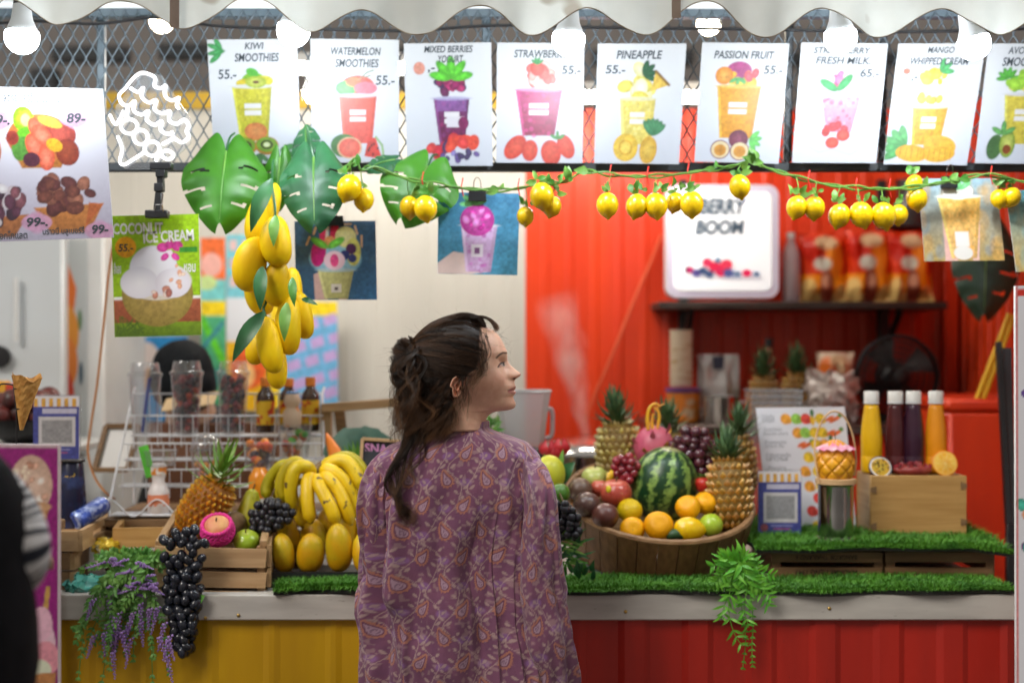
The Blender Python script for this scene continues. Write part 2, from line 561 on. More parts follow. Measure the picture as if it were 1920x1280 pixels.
class Card:
 """a printed card or board hung in the stall: four photo corners at a distance d"""
 def __init__(s, name, label, cat, quad, d, paint, thick=0.003, group=None, material=None, dbot=None, edge=(235, 235, 235), albedo=0.95):
  W, H = paint.W, paint.H
  dt, db = d, d if dbot is None else dbot
  s.q = [P(*quad[0], dt), P(*quad[1], dt), P(*quad[2], db), P(*quad[3], db)]
  s.W, s.H = W, H
  s.root = thing(name, label, cat, (s.q[2] + s.q[3]) / 2, group)
  U, V = paint.X / W, paint.Y / H
  A = s.at(U, V, 0)
  q3 = np.stack([paint.X / 5.0, paint.Y / 5.0, np.full(paint.X.shape, W * .37)], -1)
  nzz = (vnoise(q3) - .5) * .9 + (vnoise(q3 * 2.3 + 9) - .5) * .6
  inkd = np.clip((.72 - paint.C.min(-1)) * 1.6, 0, 1)
  shade_ = 1 + (nzz * inkd)[..., None] * .55
  g = G().grid(A[::-1], col=np.clip(paint.C * albedo * shade_, 0, 1)[::-1])
  nx, ny = paint.nx, paint.ny
  rim = [(0, 0), (1, 0), (1, 1), (0, 1)]
  B = [Vector(s.at(np.float64(u), np.float64(v), 0)) for u, v in rim]
  Bk = [Vector(s.at(np.float64(u), np.float64(v), -thick)) for u, v in rim]
  e = lin(edge) * albedo
  g.add(B + Bk, [(4, 5, 6, 7)] + [(i, (i + 1) % 4, (i + 1) % 4 + 4, i + 4) for i in range(4)], e)
  s.sheet = part('sheet', g, material or M['print'], s.root, smooth=False)
  s.k = 0
 def at(s, U, V, lift):
  U = np.asarray(U)[..., None]; V = np.asarray(V)[..., None]
  a, b, c, d = [np.array(x) for x in s.q]
  p = (a * (1 - U) + b * U) * (1 - V) + (d * (1 - U) + c * U) * V
  n = np.cross(b - a, d - a); n /= np.linalg.norm(n)
  if n[1] > 0:
   n = -n
  return p + n * lift
 def text(s, string, x0, y0, x1, y1, m=None, shear=0.18, bold=0.02, name='lettering', rot=0, lift=0.0006):
  v, f = text_mesh(string, shear, bold)
  v = v.copy()
  lo, hi = v.min(0), v.max(0)
  t = (v - lo) / np.maximum(hi - lo, 1e-6)
  X = x0 + t[:, 0] * (x1 - x0); Y = y1 - t[:, 1] * (y1 - y0)
  if rot:
   cx, cy = (x0 + x1) / 2, (y0 + y1) / 2
   c, sn = math.cos(R(rot)), math.sin(R(rot))
   X, Y = cx + (X - cx) * c + (Y - cy) * sn, cy - (X - cx) * sn + (Y - cy) * c
  g = G().add(s.at(X / s.W, Y / s.H, lift).tolist(), f)
  return part(name, g, m or M['ink'], s.sheet, smooth=False)
_tc = {}
def text_mesh(string, shear=0.0, bold=0.0):
 key = (string, shear, bold)
 if key not in _tc:
  cu = bpy.data.curves.new('glyphs', 'FONT')
  cu.body = string; cu.shear = shear; cu.offset = bold; cu.resolution_u = 3
  ob = bpy.data.objects.new('glyphs', cu)
  COL.objects.link(ob)
  dg = bpy.context.evaluated_depsgraph_get()
  me = bpy.data.meshes.new_from_object(ob.evaluated_get(dg))
  v = np.array([tuple(x.co)[:2] for x in me.vertices]); f = [tuple(p.vertices) for p in me.polygons]
  bpy.data.objects.remove(ob); bpy.data.curves.remove(cu); bpy.data.meshes.remove(me)
  _tc[key] = (v, f)
 return _tc[key]
def smooth_path(pts, n=8):
 """Catmull-Rom through the points"""
 pts = [Vector(p) for p in pts]
 out = []
 m = len(pts)
 for i in range(m - 1):
  p0, p1, p2, p3 = pts[max(i - 1, 0)], pts[i], pts[i + 1], pts[min(i + 2, m - 1)]
  for k in range(n):
   t = k / n
   out.append(0.5 * ((2 * p1) + (p2 - p0) * t + (2 * p0 - 5 * p1 + 4 * p2 - p3) * t * t + (3 * p1 - p0 - 3 * p2 + p3) * t ** 3))
 out.append(pts[-1])
 return out
# ================================================================ the setting
CT = 0.939                        # counter top height
DF = 3.45                         # distance of the counter's front
g = G().add([(-60, -60, 0), (60, -60, 0), (60, 120, 0), (-60, 120, 0)], [(0, 1, 2, 3)])
structure('ground', g, mat('worn concrete floor', (0.16, 0.15, 0.14), 0.6, col2=(0.10, 0.095, 0.09), scale=1.5, detail=8, bump=0.2, bscale=30), smooth=False)
g = G().box((0, 9.06, 3.0), (30, 0.1, 6.0), ch=0.01)
structure('hall_wall', g, mat('grey brown hall wall', (0.26, 0.24, 0.225), 0.8, col2=(0.20, 0.185, 0.175), scale=0.7, detail=5))
for i, (x0, y0, x1, y1) in enumerate([(100, 88, 242, 118), (300, 84, 480, 112), (620, 92, 900, 116), (1110, 96, 1300, 122), (1480, 100, 1700, 124), (60, 130, 110, 260)]):
 a, b = P(x0, y0, 7.2), P(x1, y1, 7.2)
 g = G().box(((a.x + b.x) / 2, 7.2, (a.z + b.z) / 2), (abs(b.x - a.x), 0.1, abs(a.z - b.z)))
 o = structure('roof_beam' if i < 5 else 'hall_column', g, M['blackmetal'])
def corrugated(x0, x1, z0, z1, y, pitch, depth, flat=0.55, col=None):
 """a sheet with trapezoid ribs, facing -y"""
 xs, ys = [], []
 n = int((x1 - x0) / pitch)
 for i in range(n + 1):
  b = x0 + i * pitch
  for t, dd in ((0, 0), (flat, 0), (flat + .1, -depth), (0.9, -depth)):
   x = b + t * pitch
   if x <= x1:
    xs.append(x); ys.append(y + dd)
 xs.append(x1); ys.append(y)
 zs = np.linspace(z0, z1, 5)
 A = np.array([[(x, yy, z) for x, yy in zip(xs, ys)] for z in zs])
 return G().grid(A)
WY = 5.3
zt = P(0, 205, WY).z
M['whitewall'] = mat('white corrugated sheet', (0.62, 0.60, 0.545), 0.42, col2=(0.56, 0.545, 0.495), scale=1.2, detail=4, stretch=(4, 4, .5))
M['redwall'] = mat('red corrugated sheet', (0.76, 0.050, 0.005), 0.4, col2=(0.64, 0.034, 0.005), scale=1.4, detail=4, stretch=(4, 4, .5), roughvar=.08)
xb = P(985, 0, WY).x
structure('stall_wall_white', corrugated(-3.2, xb, 0.0, zt, WY, 0.10, 0.0025, 0.8), M['whitewall'], smooth=False)
structure('stall_wall_red', corrugated(xb, 1.66, 0.0, zt, WY, 0.092, 0.004, 0.6), M['redwall'], smooth=False)
g = G().box(((-3.2 + xb) / 2, WY - .004, zt + 0.03), (xb + 3.2, 0.03, 0.062))
structure('wall_trim_yellow', g, mat('yellow trim', (0.52, 0.33, 0.02), 0.6))
# red side wall coming forward
g = corrugated(0, 1.5, 0.0, zt, 0, 0.092, 0.008, 0.6)
g.v = [(1.66 + y, WY - x, z) for x, y, z in g.v]
structure('stall_wall_side', g, M['redwall'], smooth=False)
g = G().box((1.615, WY - 0.05, 1.2), (0.05, 0.05, 2.4))
structure('corner_post', g, M['redwall'])
# ---------------------------------------------------------------- counter
xl, xm, xr = P(60, 0, DF).x, P(860, 0, DF).x, P(1906, 0, DF).x
ct = thing('stall_counter', 'long stall counter with white ledge over yellow and red corrugated panels', 'counter', (0.1, 3.9, 0))
g = G().box(((xl + xr) / 2, DF + 0.43, CT - 0.02), (xr - xl, 0.84, 0.04), ch=0.003)
part('top', g, mat('worn white counter top', (0.60, 0.57, 0.53), 0.5, col2=(0.45, 0.42, 0.38), scale=4, detail=6), ct)
M['ledge'] = mat('scuffed white ledge', (0.56, 0.54, 0.50), 0.5, col2=(0.44, 0.42, 0.39), scale=5, detail=6, stretch=(1, 4, 6), speck=(0.2, 0.17, 0.14), speckscale=40, specklo=.72)
g = G().box(((xl + xr) / 2, DF - 0.002, CT - 0.031), (xr - xl, 0.024, 0.062), ch=0.003)
part('ledge', g, M['ledge'], ct)
M['yellowpanel'] = mat('yellow painted sheet', (0.62, 0.36, 0.003), 0.42, col2=(0.52, 0.285, 0.003), scale=2.0, detail=6, stretch=(5, 5, .7), roughvar=.1, speck=(.18, .09, .01), speckscale=55, specklo=.74)
M['redpanel'] = mat('red painted sheet', (0.46, 0.018, 0.008), 0.42, col2=(0.36, 0.014, 0.007), scale=2.0, detail=6, stretch=(6, 6, .7), roughvar=.12, speck=(.07, .01, .01), speckscale=50, specklo=.74)
part('yellow_panel', corrugated(xl, xm, 0.02, CT - 0.064, DF + 0.014, 0.15, 0.004, 0.72), M['yellowpanel'], ct, smooth=False)
part('red_panel', corrugated(xm, xr, 0.02, CT - 0.064, DF + 0.014, 0.155, 0.009, 0.5), M['redpanel'], ct, smooth=False)
g = G().box((xr - .012, DF + 0.45, (CT - .064) / 2), (0.02, 0.8, CT - 0.064), ch=.002)
part('end_panel', g, M['redpanel'], ct)
sc = mesh_of('screw', G().lathe([(0.0045, 0), (0.0042, 0.0015), (0.003, 0.0025), (0.0001, 0.003)], 12), mat('brass screw', (0.5, 0.33, 0.1), 0.3, 1.0))
for px, py in ((447, 1153), (1173, 1146), (1555, 1140), (385, 1158), (820, 1150)):
 inst('screw', sc, ct, P(px, py, DF - 0.0145), Euler((R(90), 0, 0)))
# ---------------------------------------------------------------- awning with scalloped valance
AD = 3.08
kn = [(-30, 0), (10, 18), (114, 47), (235, 2), (349, 54), (476, -6), (588, 60), (676, 20), (783, 65), (904, 11), (1001, 65), (1098, 18), (1209, 64),
   (1320, 3), (1434, 70), (1541, 17), (1648, 69), (1762, 19), (1873, 64), (1990, 10), (2100, 64)]
kn = [(-330, 2), (-220, 50), (-110, 4), (-30, 40), (43, -2)] + kn[2:]
kn[4] = (10, -4)
xs, yb = [], []
for (x0, y0), (x1, y1) in zip(kn[:-1], kn[1:]):
 for i in range(14):
  t = i / 14
  xs.append(x0 + (x1 - x0) * t); yb.append(y0 + (y1 - y0) * (0.5 - 0.5 * math.cos(math.pi * t)))
xs = np.array(xs); yb = np.array(yb)
aw = thing('awning', 'pale canvas awning with scalloped valance hanging over the stall front', 'awning', P(960, 20, AD))
rows = []
for t in np.linspace(0, 1, 10):
 yy = yb * (1 - t) + (-70) * t
 dd = AD + 0.010 * np.sin(xs / 37.0) * (1 - t) + 0.006 * np.sin(xs / 13.0 + 1.3) * (1 - t)
 rows.append(np.stack([(xs - 960) / FPX * AD, dd, CAM_Z - (yy - 640) / FPX * AD], -1))
M['canvas'] = mat('pale grey canvas', (0.57, 0.58, 0.545), 0.85, col2=(0.49, 0.495, 0.46), scale=6, detail=6, bump=.1, bscale=400, translucent=0.22, speck=(.34, .31, .26), speckscale=9, specklo=.68)
part('valance', G().grid(np.array(rows)), M['canvas'], aw)
top = rows[-1]
back = top + np.array([0, 0.95, 0.42])
part('canopy', G().grid(np.array([top + (0, 0.002, 0.002), (top + back) / 2 + (0, 0, -.015), back])), M['canvas'], aw)
ed = rows[0]
part('piping', G().tube([tuple(p + (0, -0.001, 0)) for p in ed], 0.0014, 6), mat('worn brown piping', (0.40, 0.36, 0.29), .8, col2=(.22, .17, .11), scale=30), aw)
M['tape'] = mat('brown seam tape', (0.20, 0.15, 0.12), 0.7, col2=(0.27, 0.21, 0.17), scale=20)
for px, w, yy in ((327, 18, 53), (1268, 17, 34)):
 g = G()
 pts = []
 for t in np.linspace(0, 1, 6):
  y = yy * (1 - t) - 70 * t
  for sx in (-.5, .5):
   p = P(px + sx * w, y, AD - 0.014)
   pts.append(p)
 g.add(pts, [(2 * i, 2 * i + 1, 2 * i + 3, 2 * i + 2) for i in range(5)])
 part('seam_tape', g, M['tape'], aw, smooth=False)
# ---------------------------------------------------------------- grille over the opening
GD = 3.70
gr = thing('wire_grille', 'grey expanded metal grille with black frame above the counter', 'grille', P(960, 312, GD))
w, h = S(24.5, GD), S(45, GD)
x0, x1 = P(-90, 0, GD).x, P(2010, 0, GD).x
ztop, zbot = P(0, 14, GD).z, P(0, 312, GD).z
g = G()
nrow = int((ztop - zbot) / (h / 2)) + 1
for k in range(int((x1 - x0) / (w / 2)) + 1):
 pts = []
 for j in range(nrow + 1):
  z = zbot + j * h / 2
  s_ = 1 if (j + k) % 2 else -1
  pts.append((x0 + k * w / 2 + s_ * (w / 4 - .0008), GD, z - h * .05))
  pts.append((x0 + k * w / 2 + s_ * (w / 4 - .0008), GD, z + h * .05))
 g.tube(pts, 0.0019, 4, cap=False)
M['gal'] = mat('galvanised mesh', (0.15, 0.19, 0.22), 0.45, 0.2, col2=(0.10, 0.13, 0.155), scale=9)
part('mesh_panel', g, M['gal'], gr)
# horizontal and upright bars
def framebar(a, b, t, m=M['blackmetal'], nm='frame_bar'):
 part(nm, G().bar(a, b, t, t, up=(0, -1, 0), ch=.003), m, gr)
framebar(P(-90, 314, GD - .004), P(2010, 314, GD - .004), S(17, GD))
framebar(P(-90, 22, GD + .02), P(2010, 22, GD + .02), S(26, GD), M['greymetal'], 'top_bar')
for px in (912, 1656, 190, 1480):
 framebar(P(px, 30, GD + .026), P(px - (4 if px > 1400 else 0), 304, GD + .026), S(15 if px != 912 else 17, GD), M['greymetal'] if px < 1400 else M['blackmetal'], 'upright_bar')
pts = smooth_path([P(-60, 50, GD - .05), P(60, 40, GD - .05), P(180, 45, GD - .05), P(290, 34, GD - .05), P(420, 50, GD - .05), P(600, 55, GD - .05), P(760, 58, GD - .05), P(930, 48, GD - .05),
       P(1120, 52, GD - .05), P(1400, 55, GD - .05), P(1700, 60, GD - .05), P(1990, 52, GD - .05)], 6)
single('power_cable', G().tube(pts, 0.004, 6), M['black'], 'black power cable strung along the grille behind the valance', 'cable')
g = G().tube([P(-60, 7, GD - .12), P(2000, 9, GD - .12)], 0.012, 12)
single('white_rail', g, mat('white rail', (.8, .8, .8), .4), 'white round rail along the top of the grille', 'rail')
# ---------------------------------------------------------------- light bulbs
M['bulbcool'] = mat('lit cool bulb', (1, 1, 1), 0.3, emit=BULB_COOL, emitcol=(0.86, 0.94, 1.0))
M['bulbwarm'] = mat('lit warm bulb', (1, 1, 1), 0.3, emit=BULB_WARM, emitcol=(1.0, 0.84, 0.62))
M['bulbneck'] = mat('white bulb body', (0.85, 0.86, 0.88), 0.35)
def bulb(px, py, d, rpx, m, label, tilt=0):
 r = S(rpx, d)
 c = P(px, py, d)
 t = thing('light_bulb', label, 'light bulb', c + Vector((0, 0, -r)), 'bulbs strung along the stall front')
 T = Matrix.Translation(c) @ Euler((0, R(tilt), 0)).to_matrix().to_4x4()
 prof = [(0.0001, -r)] + [(r * math.sin(a), -r * math.cos(a)) for a in np.linspace(.15, 1.9, 14)]
 part('globe', G().lathe(prof, 28, T), m, t, 'all')
 part('neck', G().lathe([(r * .94, r * .33), (r * .80, r * .62), (r * .62, r * 1.05), (r * .55, r * 1.5), (r * .5, r * 1.9), (r * .3, r * 2.0)], 24, T), M['bulbneck'], t, 'all')
 so_ = part('socket', G().lathe([(r * .48, r * 1.88), (r * .48, r * 2.6), (r * .3, r * 2.8)], 16, T), M['black'], t)
 part('cord', G().tube([T @ Vector((0, 0, r * 2.7)), T @ Vector((0, 0, r * 3.4)) + Vector((0, .01, 0)), c + Vector((0.01, 0.04, r * 5))], 0.003, 6), M['black'], so_)
bulb(41, 70, 3.26, 32, M['bulbcool'], 'large cool white bulb above the dessert poster', 0)
bulb(550, 58, 3.30, 31, M['bulbcool'], 'cool white bulb hanging over the kiwi smoothie poster corner', 6)
bulb(1066, 74, 3.30, 31, M['bulbcool'], 'cool white bulb hanging over the strawberry menu poster', 3)
bulb(1576, 70, 3.30, 31, M['bulbcool'], 'cool white bulb over the strawberry fresh milk poster', -4)
bulb(1826, 82, 3.30, 31, M['bulbcool'], 'cool white bulb between the mango and avocado posters', -14)
bulb(303, 40, 4.45, 21, M['bulbwarm'], 'small warm bulb behind the valance above the neon sign')
bulb(1329, 45, 4.45, 21, M['bulbwarm'], 'small warm bulb above the passion fruit poster')
bulb(584, 176, 4.7, 17, M['bulbwarm'], 'small bulb glimpsed between kiwi and watermelon posters')
# tube lamps inside the stall, seen in the gaps between the posters
M['tube'] = mat('lit tube', (1, 1, 1), 0.3, emit=TUBE, emitcol=(1.0, 0.95, 0.86))
def tube_lamp(pxa, pxb, py, d, label):
 a, b = P(pxa, py, d), P(pxb, py, d)
 t = thing('tube_lamp', label, 'tube lamp', (a + b) / 2, 'tube lamps inside the stall')
 part('tube', G().tube([a, b], 0.016, 14), M['tube'], t)
 up = Vector((0, 0, .034))
 part('batten', G().bar(a + up, b + up, 0.05, 0.03), M['white'], t)
 for p in (a, b):
  part('end_cap', G().box(p + Vector((0, 0, .008)), (.02, .036, .05)), M['white'], t)
tube_lamp(1010, 1340, 184, 4.75, 'lit tube lamp seen in the gaps beside the pineapple poster')
tube_lamp(430, 860, 130, 4.6, 'lit tube lamp hidden behind the watermelon and berry posters')
# ================================================================ printed menu posters
PD = 3.655
PG = 'drink posters in a row on the grille'
def poster(label, quad, paint, texts, price=None, d=PD):
 c = Card('menu_poster', label, 'poster', quad, d, paint, group=PG, albedo=.50)
 for a in texts:
  c.text(*a)
 if price:
  c.text(*price, shear=0.1)
 return c
BG, BG2 = (250, 250, 253), (222, 226, 240)
p = Paint(169, 232, BG, bg2=BG2)
for i, (x, y, l, a) in enumerate([(14, 14, 26, 20), (16, 24, 28, -10), (14, 34, 24, -40), (20, 8, 20, 60)]):
 p.ell(x, y, l * .6, 5, (40, 150, 70), a, inner=(90, 190, 110))
p.ell(84, 76, 22, 14, (130, 190, 30)); p.ell(82, 62, 12, 8, (90, 190, 60), 20); p.ell(66, 82, 16, 8, (225, 200, 40)); p.ell(104, 78, 17, 10, (225, 215, 60))
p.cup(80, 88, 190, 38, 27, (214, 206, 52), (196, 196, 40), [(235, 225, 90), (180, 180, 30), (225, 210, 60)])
p.ell(88, 80, 20, 11, (170, 190, 40), inner=(225, 230, 120)); p.ell(88, 80, 6, 3, (110, 70, 40))
p.ell(84, 172, 22, 16, (214, 120, 60), inner=(235, 160, 90))
for x, y in ((62, 200), (104, 199)):
 p.ell(x, y, 23, 17, (190, 130, 30)); p.ell(x, y - 2, 20, 14, (110, 160, 30), inner=(170, 205, 60)); p.ring(x, y - 2, 10, 7, 3.5, (50, 60, 20)); p.ell(x, y - 2, 6, 4, (235, 240, 200))
p.leaves(130, 208, 2, 30, (50, 120, 50), -40, 40); p.leaves(90, 214, 3, 22, (60, 110, 60), 200, 340)
poster('poster with green yellow kiwi smoothie cup and kiwi halves', [(388, 75), (557, 73), (564, 306), (402, 307)], p,
    [('KIWI', 70, 6, 106, 19), ('SMOOTHIES', 50, 26, 134, 42)], ('55.-', 17, 56, 52, 74))
p = Paint(166, 231, BG, bg2=BG2)
p.ell(88, 88, 32, 20, (235, 80, 60), inner=(250, 120, 100)); p.ell(66, 92, 20, 14, (70, 180, 80), inner=(120, 210, 110)); p.ell(80, 80, 14, 9, (250, 130, 70)); p.ell(103, 92, 22, 12, (240, 120, 140))
p.line([(88, 78), (106, 62), (118, 58)], 2, (120, 150, 110)); p.line([(100, 72), (112, 68)], 2, (120, 150, 110))
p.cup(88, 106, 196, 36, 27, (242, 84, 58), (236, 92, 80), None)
p.ell(62, 200, 26, 22, (60, 120, 50)); p.ell(72, 204, 22, 19, (235, 90, 75), inner=(245, 130, 110)); p.ring(72, 204, 22, 19, 3, (235, 190, 150))
p.poly([(108, 184), (122, 186), (134, 226), (100, 220)], (225, 70, 62)); p.line([(122, 184), (134, 200), (138, 228)], 4, (150, 190, 120))
for i in range(7):
 p.ell(110 + random.uniform(-4, 16), 204 + random.uniform(-8, 14), 1.8, 2.6, (70, 20, 20))
poster('poster with red watermelon smoothie cup and cut watermelon', [(582, 73), (748, 75), (748, 303), (585, 305)], p,
    [('WATERMELON', 38, 15, 132, 30), ('SMOOTHIES', 46, 37, 128, 53)], ('55.-', 122, 68, 158, 86))
p = Paint(165, 230, BG, bg2=BG2)
p.ell(28, 47, 11, 12, (240, 160, 140))
p.blobs(26, 88, 72, 26, 26, 9, [(130, 20, 80), (170, 40, 100), (90, 20, 70), (60, 30, 80)])
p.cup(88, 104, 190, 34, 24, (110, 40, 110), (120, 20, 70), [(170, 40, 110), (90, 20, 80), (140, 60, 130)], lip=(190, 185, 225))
p.rect(60, 106, 116, 128, (170, 120, 200), a=.5)
p.leaves(88, 66, 5, 42, (90, 190, 50), -10, 190)
p.rect(78, 138, 112, 158, (235, 230, 240)); p.ell(110, 150, 10, 12, (130, 20, 90))
p.blobs(12, 62, 202, 24, 14, 11, [(215, 60, 60), (200, 40, 60), (70, 50, 90)]); p.blobs(8, 108, 192, 28, 12, 13, [(230, 70, 50), (220, 60, 60)]); p.blobs(12, 104, 212, 36, 8, 6.5, [(90, 70, 130), (60, 50, 90), (130, 120, 180)])
poster('poster with dark purple mixed berries yogurt cup', [(757, 82), (921, 80), (924, 311), (763, 311)], p,
    [('MIXED BERRIES', 38, 5, 130, 18), ('YOGURT', 64, 23, 112, 37)], (',-', 44, 46, 58, 56))
p = Paint(164, 225, BG, bg2=BG2)
p.blobs(16, 84, 62, 22, 18, 14, [(240, 70, 60), (235, 90, 80), (250, 150, 140), (245, 190, 180)])
p.ell(76, 48, 13, 14, (235, 60, 50), inner=(250, 100, 80)); p.leaves(76, 40, 4, 14, (50, 140, 70), 20, 160)
p.cup(80, 88, 174, 44, 30, (200, 40, 120), (150, 20, 70), [(230, 60, 150), (190, 30, 100), (160, 20, 70)], lip=(225, 150, 200))
for x, y, a, w, hh in ((36, 196, 40, 17, 26), (64, 202, 5, 15, 20), (104, 206, -10, 19, 24), (132, 194, -25, 15, 24)):
 p.ell(x, y, w, hh, (215, 60, 45), a, inner=(240, 100, 75))
p.leaves(116, 180, 3, 16, (60, 130, 60), 0, 180)
poster('poster with magenta strawberry cup and whole strawberries', [(932, 80), (1096, 82), (1092, 306), (930, 305)], p,
    [('STRAWBERRY', 32, 13, 134, 28)], ('55.-', 122, 42, 158, 58))
p = Paint(166, 226, BG, bg2=BG2)
p.blobs(20, 82, 76, 28, 30, 14, [(250, 240, 170), (245, 225, 110), (250, 245, 200), (240, 215, 90)])
p.leaves(88, 58, 4, 28, (40, 90, 60), -40, 90)
p.poly([(112, 52), (138, 78), (104, 90)], (245, 205, 90)); p.line([(112, 52), (138, 78)], 5, (150, 110, 50))
p.cup(80, 104, 190, 34, 28, (246, 226, 120), (238, 216, 110), [(250, 238, 160), (240, 215, 90)], lip=(240, 235, 200))
p.ell(60, 196, 24, 26, (240, 195, 60), inner=(252, 225, 110)); p.ring(60, 196, 12, 13, 3, (225, 170, 50)); p.ell(104, 200, 17, 26, (225, 175, 60), 6, inner=(245, 210, 100))
p.leaves(110, 172, 6, 32, (70, 130, 90), 30, 130)
poster('poster with pale yellow pineapple cup and small pineapple', [(1121, 82), (1287, 82), (1273, 308), (1114, 306)], p,
    [('PINEAPPLE', 36, 13, 122, 29)], ('55.-', 16, 41, 54, 57))
p = Paint(164, 226, BG, bg2=BG2)
p.ell(74, 52, 24, 17, (190, 70, 140)); p.blobs(14, 84, 66, 34, 12, 10, [(240, 170, 40), (235, 190, 60), (150, 190, 70), (225, 80, 90)])
p.ell(46, 62, 17, 17, (235, 140, 40), inner=(250, 190, 90)); p.leaves(72, 66, 3, 18, (80, 160, 90), 180, 360)
p.cup(76, 82, 180, 42, 31, (240, 168, 30), (236, 160, 20), None, lip=(245, 205, 90))
p.ell(82, 182, 19, 18, (110, 30, 60), inner=(150, 70, 100)); p.leaves(104, 182, 4, 24, (90, 180, 80), -80, 60)
for x, y in ((48, 202), (86, 204)):
 p.ell(x, y, 19, 18, (130, 60, 90)); p.ell(x, y, 17, 16, (245, 225, 180)); p.ell(x, y + 1, 12, 11, (225, 160, 60), inner=(200, 130, 40))
poster('poster with orange passion fruit cup and halved passion fruit', [(1317, 80), (1480, 82), (1460, 307), (1302, 303)], p,
    [('PASSION FRUIT', 24, 15, 138, 30)], ('55.-', 120, 42, 156, 58))
p = Paint(163, 226, BG, bg2=BG2)
p.ell(82, 82, 38, 26, (245, 220, 240)); p.blobs(10, 82, 72, 30, 14, 12, [(235, 120, 170), (250, 200, 225), (225, 70, 130)])
p.leaves(76, 90, 2, 40, (60, 160, 90), 0, 200)
p.cup(82, 100, 168, 40, 26, (225, 190, 225), (215, 120, 150), [(205, 60, 90), (235, 200, 235), (225, 90, 120)], logo=False, lip=(200, 200, 235))
p.blobs(7, 80, 160, 24, 6, 8, [(215, 50, 60)]); p.ell(60, 168, 8, 9, (205, 50, 50)); p.ell(74, 188, 13, 11, (215, 60, 50), inner=(240, 100, 80)); p.ell(94, 174, 13, 11, (215, 55, 50), inner=(240, 100, 80))
p.line([(30, 196), (50, 206), (76, 200), (110, 210), (128, 200)], 2, (205, 208, 225))
poster('poster with pink and white strawberry milk cup', [(1503, 80), (1665, 82), (1643, 306), (1485, 305)], p,
    [('STRAWBERRY', 24, 8, 132, 20), ('FRESH MILK.', 30, 26, 134, 40)], ('65.-', 116, 48, 152, 64))
p = Paint(163, 227, BG, bg2=BG2)
p.ell(22, 52, 7, 6, (235, 110, 80)); p.ell(18, 66, 9, 6, (180, 225, 215))
p.ell(72, 86, 32, 22, (252, 248, 244)); p.ell(72, 108, 36, 14, (250, 246, 240))
p.blobs(12, 76, 62, 22, 12, 9, [(250, 205, 70), (245, 190, 50)]); p.blobs(7, 74, 104, 34, 8, 8, [(240, 170, 40), (245, 185, 60)]); p.leaves(86, 52, 3, 26, (70, 160, 90), -20, 100)
p.cup(76, 118, 190, 34, 27, (246, 180, 30), (243, 175, 25), None, lip=(250, 240, 225))
p.leaves(36, 196, 5, 44, (70, 150, 80), 90, 220)
p.ell(104, 192, 32, 20, (245, 190, 60), 8); p.ell(52, 206, 32, 16, (240, 175, 30), 6, inner=(250, 195, 60)); p.ell(106, 208, 30, 14, (240, 180, 40), -6, inner=(250, 205, 70))
for k in range(5):
 p.line([(30 + k * 11, 196), (28 + k * 12, 216)], 1.5, (215, 140, 20)); p.line([(86 + k * 10, 198), (84 + k * 11, 218)], 1.5, (220, 150, 30))
poster('poster with mango whipped cream cup and sliced mango', [(1685, 82), (1849, 82), (1813, 310), (1657, 308)], p,
    [('MANGO', 56, 6, 106, 18), ('WHIPPED CREAM', 26, 26, 136, 40)], (',-', 32, 62, 44, 72))
p = Paint(163, 227, BG, bg2=BG2)
p.blobs(14, 82, 74, 34, 18, 12, [(150, 200, 60), (225, 215, 80), (110, 180, 60)]); p.leaves(44, 66, 5, 22, (80, 160, 60), 30, 200)
p.cup(82, 96, 190, 40, 30, (226, 206, 80), (215, 196, 70), None)
p.ell(34, 196, 15, 24, (70, 110, 60), 10); p.ell(58, 190, 15, 26, (130, 160, 50), inner=(225, 225, 120)); p.ell(58, 200, 8, 9, (140, 70, 30)); p.leaves(48, 172, 3, 26, (90, 150, 80), 0, 180)
poster('poster with pale green avocado smoothie cup cut off by the frame', [(1854, 82), (2017, 82), (1985, 308), (1828, 306)], p,
    [('AVOCADO', 38, 6, 112, 20), ('SMOOTHIES', 30, 26, 120, 43)])
# big dessert poster, nearer than the grille
p = Paint(330, 292, (246, 246, 252), bg2=(200, 192, 214), step=2.0)
p.C[...] = p.C
def bowl(cx, cy, rx, ry, col):
 p.poly([(cx - rx, cy), (cx + rx, cy - 6), (cx + rx * .55, cy + ry), (cx - rx * .55, cy + ry)], col, tuple(k * .85 for k in col), 3)
o = 110
bowl(o + 96, 96, 66, 58, (220, 140, 60)); p.ell(o + 96, 96, 62, 46, (214, 120, 60))
p.ell(o + 66, 60, 20, 24, (130, 190, 20), inner=(200, 225, 60)); p.ell(o + 70, 62, 9, 12, (215, 225, 140)); p.ell(o + 60, 112, 18, 28, (90, 150, 60), 10); p.ell(o + 72, 84, 20, 9, (110, 190, 40), -14)
p.ell(o + 132, 90, 32, 26, (170, 60, 50), inner=(200, 90, 75)); p.ell(o + 146, 124, 22, 26, (140, 50, 35), inner=(175, 80, 50))
for x, y, a in ((92, 80, -30), (84, 112, -20), (106, 134, 0), (100, 92, -40)):
 p.ell(o + x, y, 15, 25, (232, 90, 60), a, inner=(248, 150, 120))
p.ell(o + 122, 110, 16, 12, (240, 180, 40), 30); p.ell(o + 116, 66, 24, 9, (245, 190, 70), 20); p.ell(o + 78, 138, 16, 14, (90, 40, 60)); p.ell(o + 44, 96, 12, 14, (160, 60, 50))
bowl(o + 142, 230, 64, 50, (222, 142, 74)); p.blobs(30, o + 138, 202, 46, 34, 15, [(110, 60, 50), (150, 95, 75), (90, 45, 45), (130, 80, 65)])
p.poly([(o + 180, 222), (o + 206, 226), (o + 170, 270)], (205, 110, 60))
bowl(o + 8, 248, 60, 36, (205, 130, 80)); p.blobs(34, o + 6, 220, 52, 36, 14, [(90, 50, 70), (60, 40, 55), (200, 185, 190), (225, 215, 220), (120, 70, 80)])
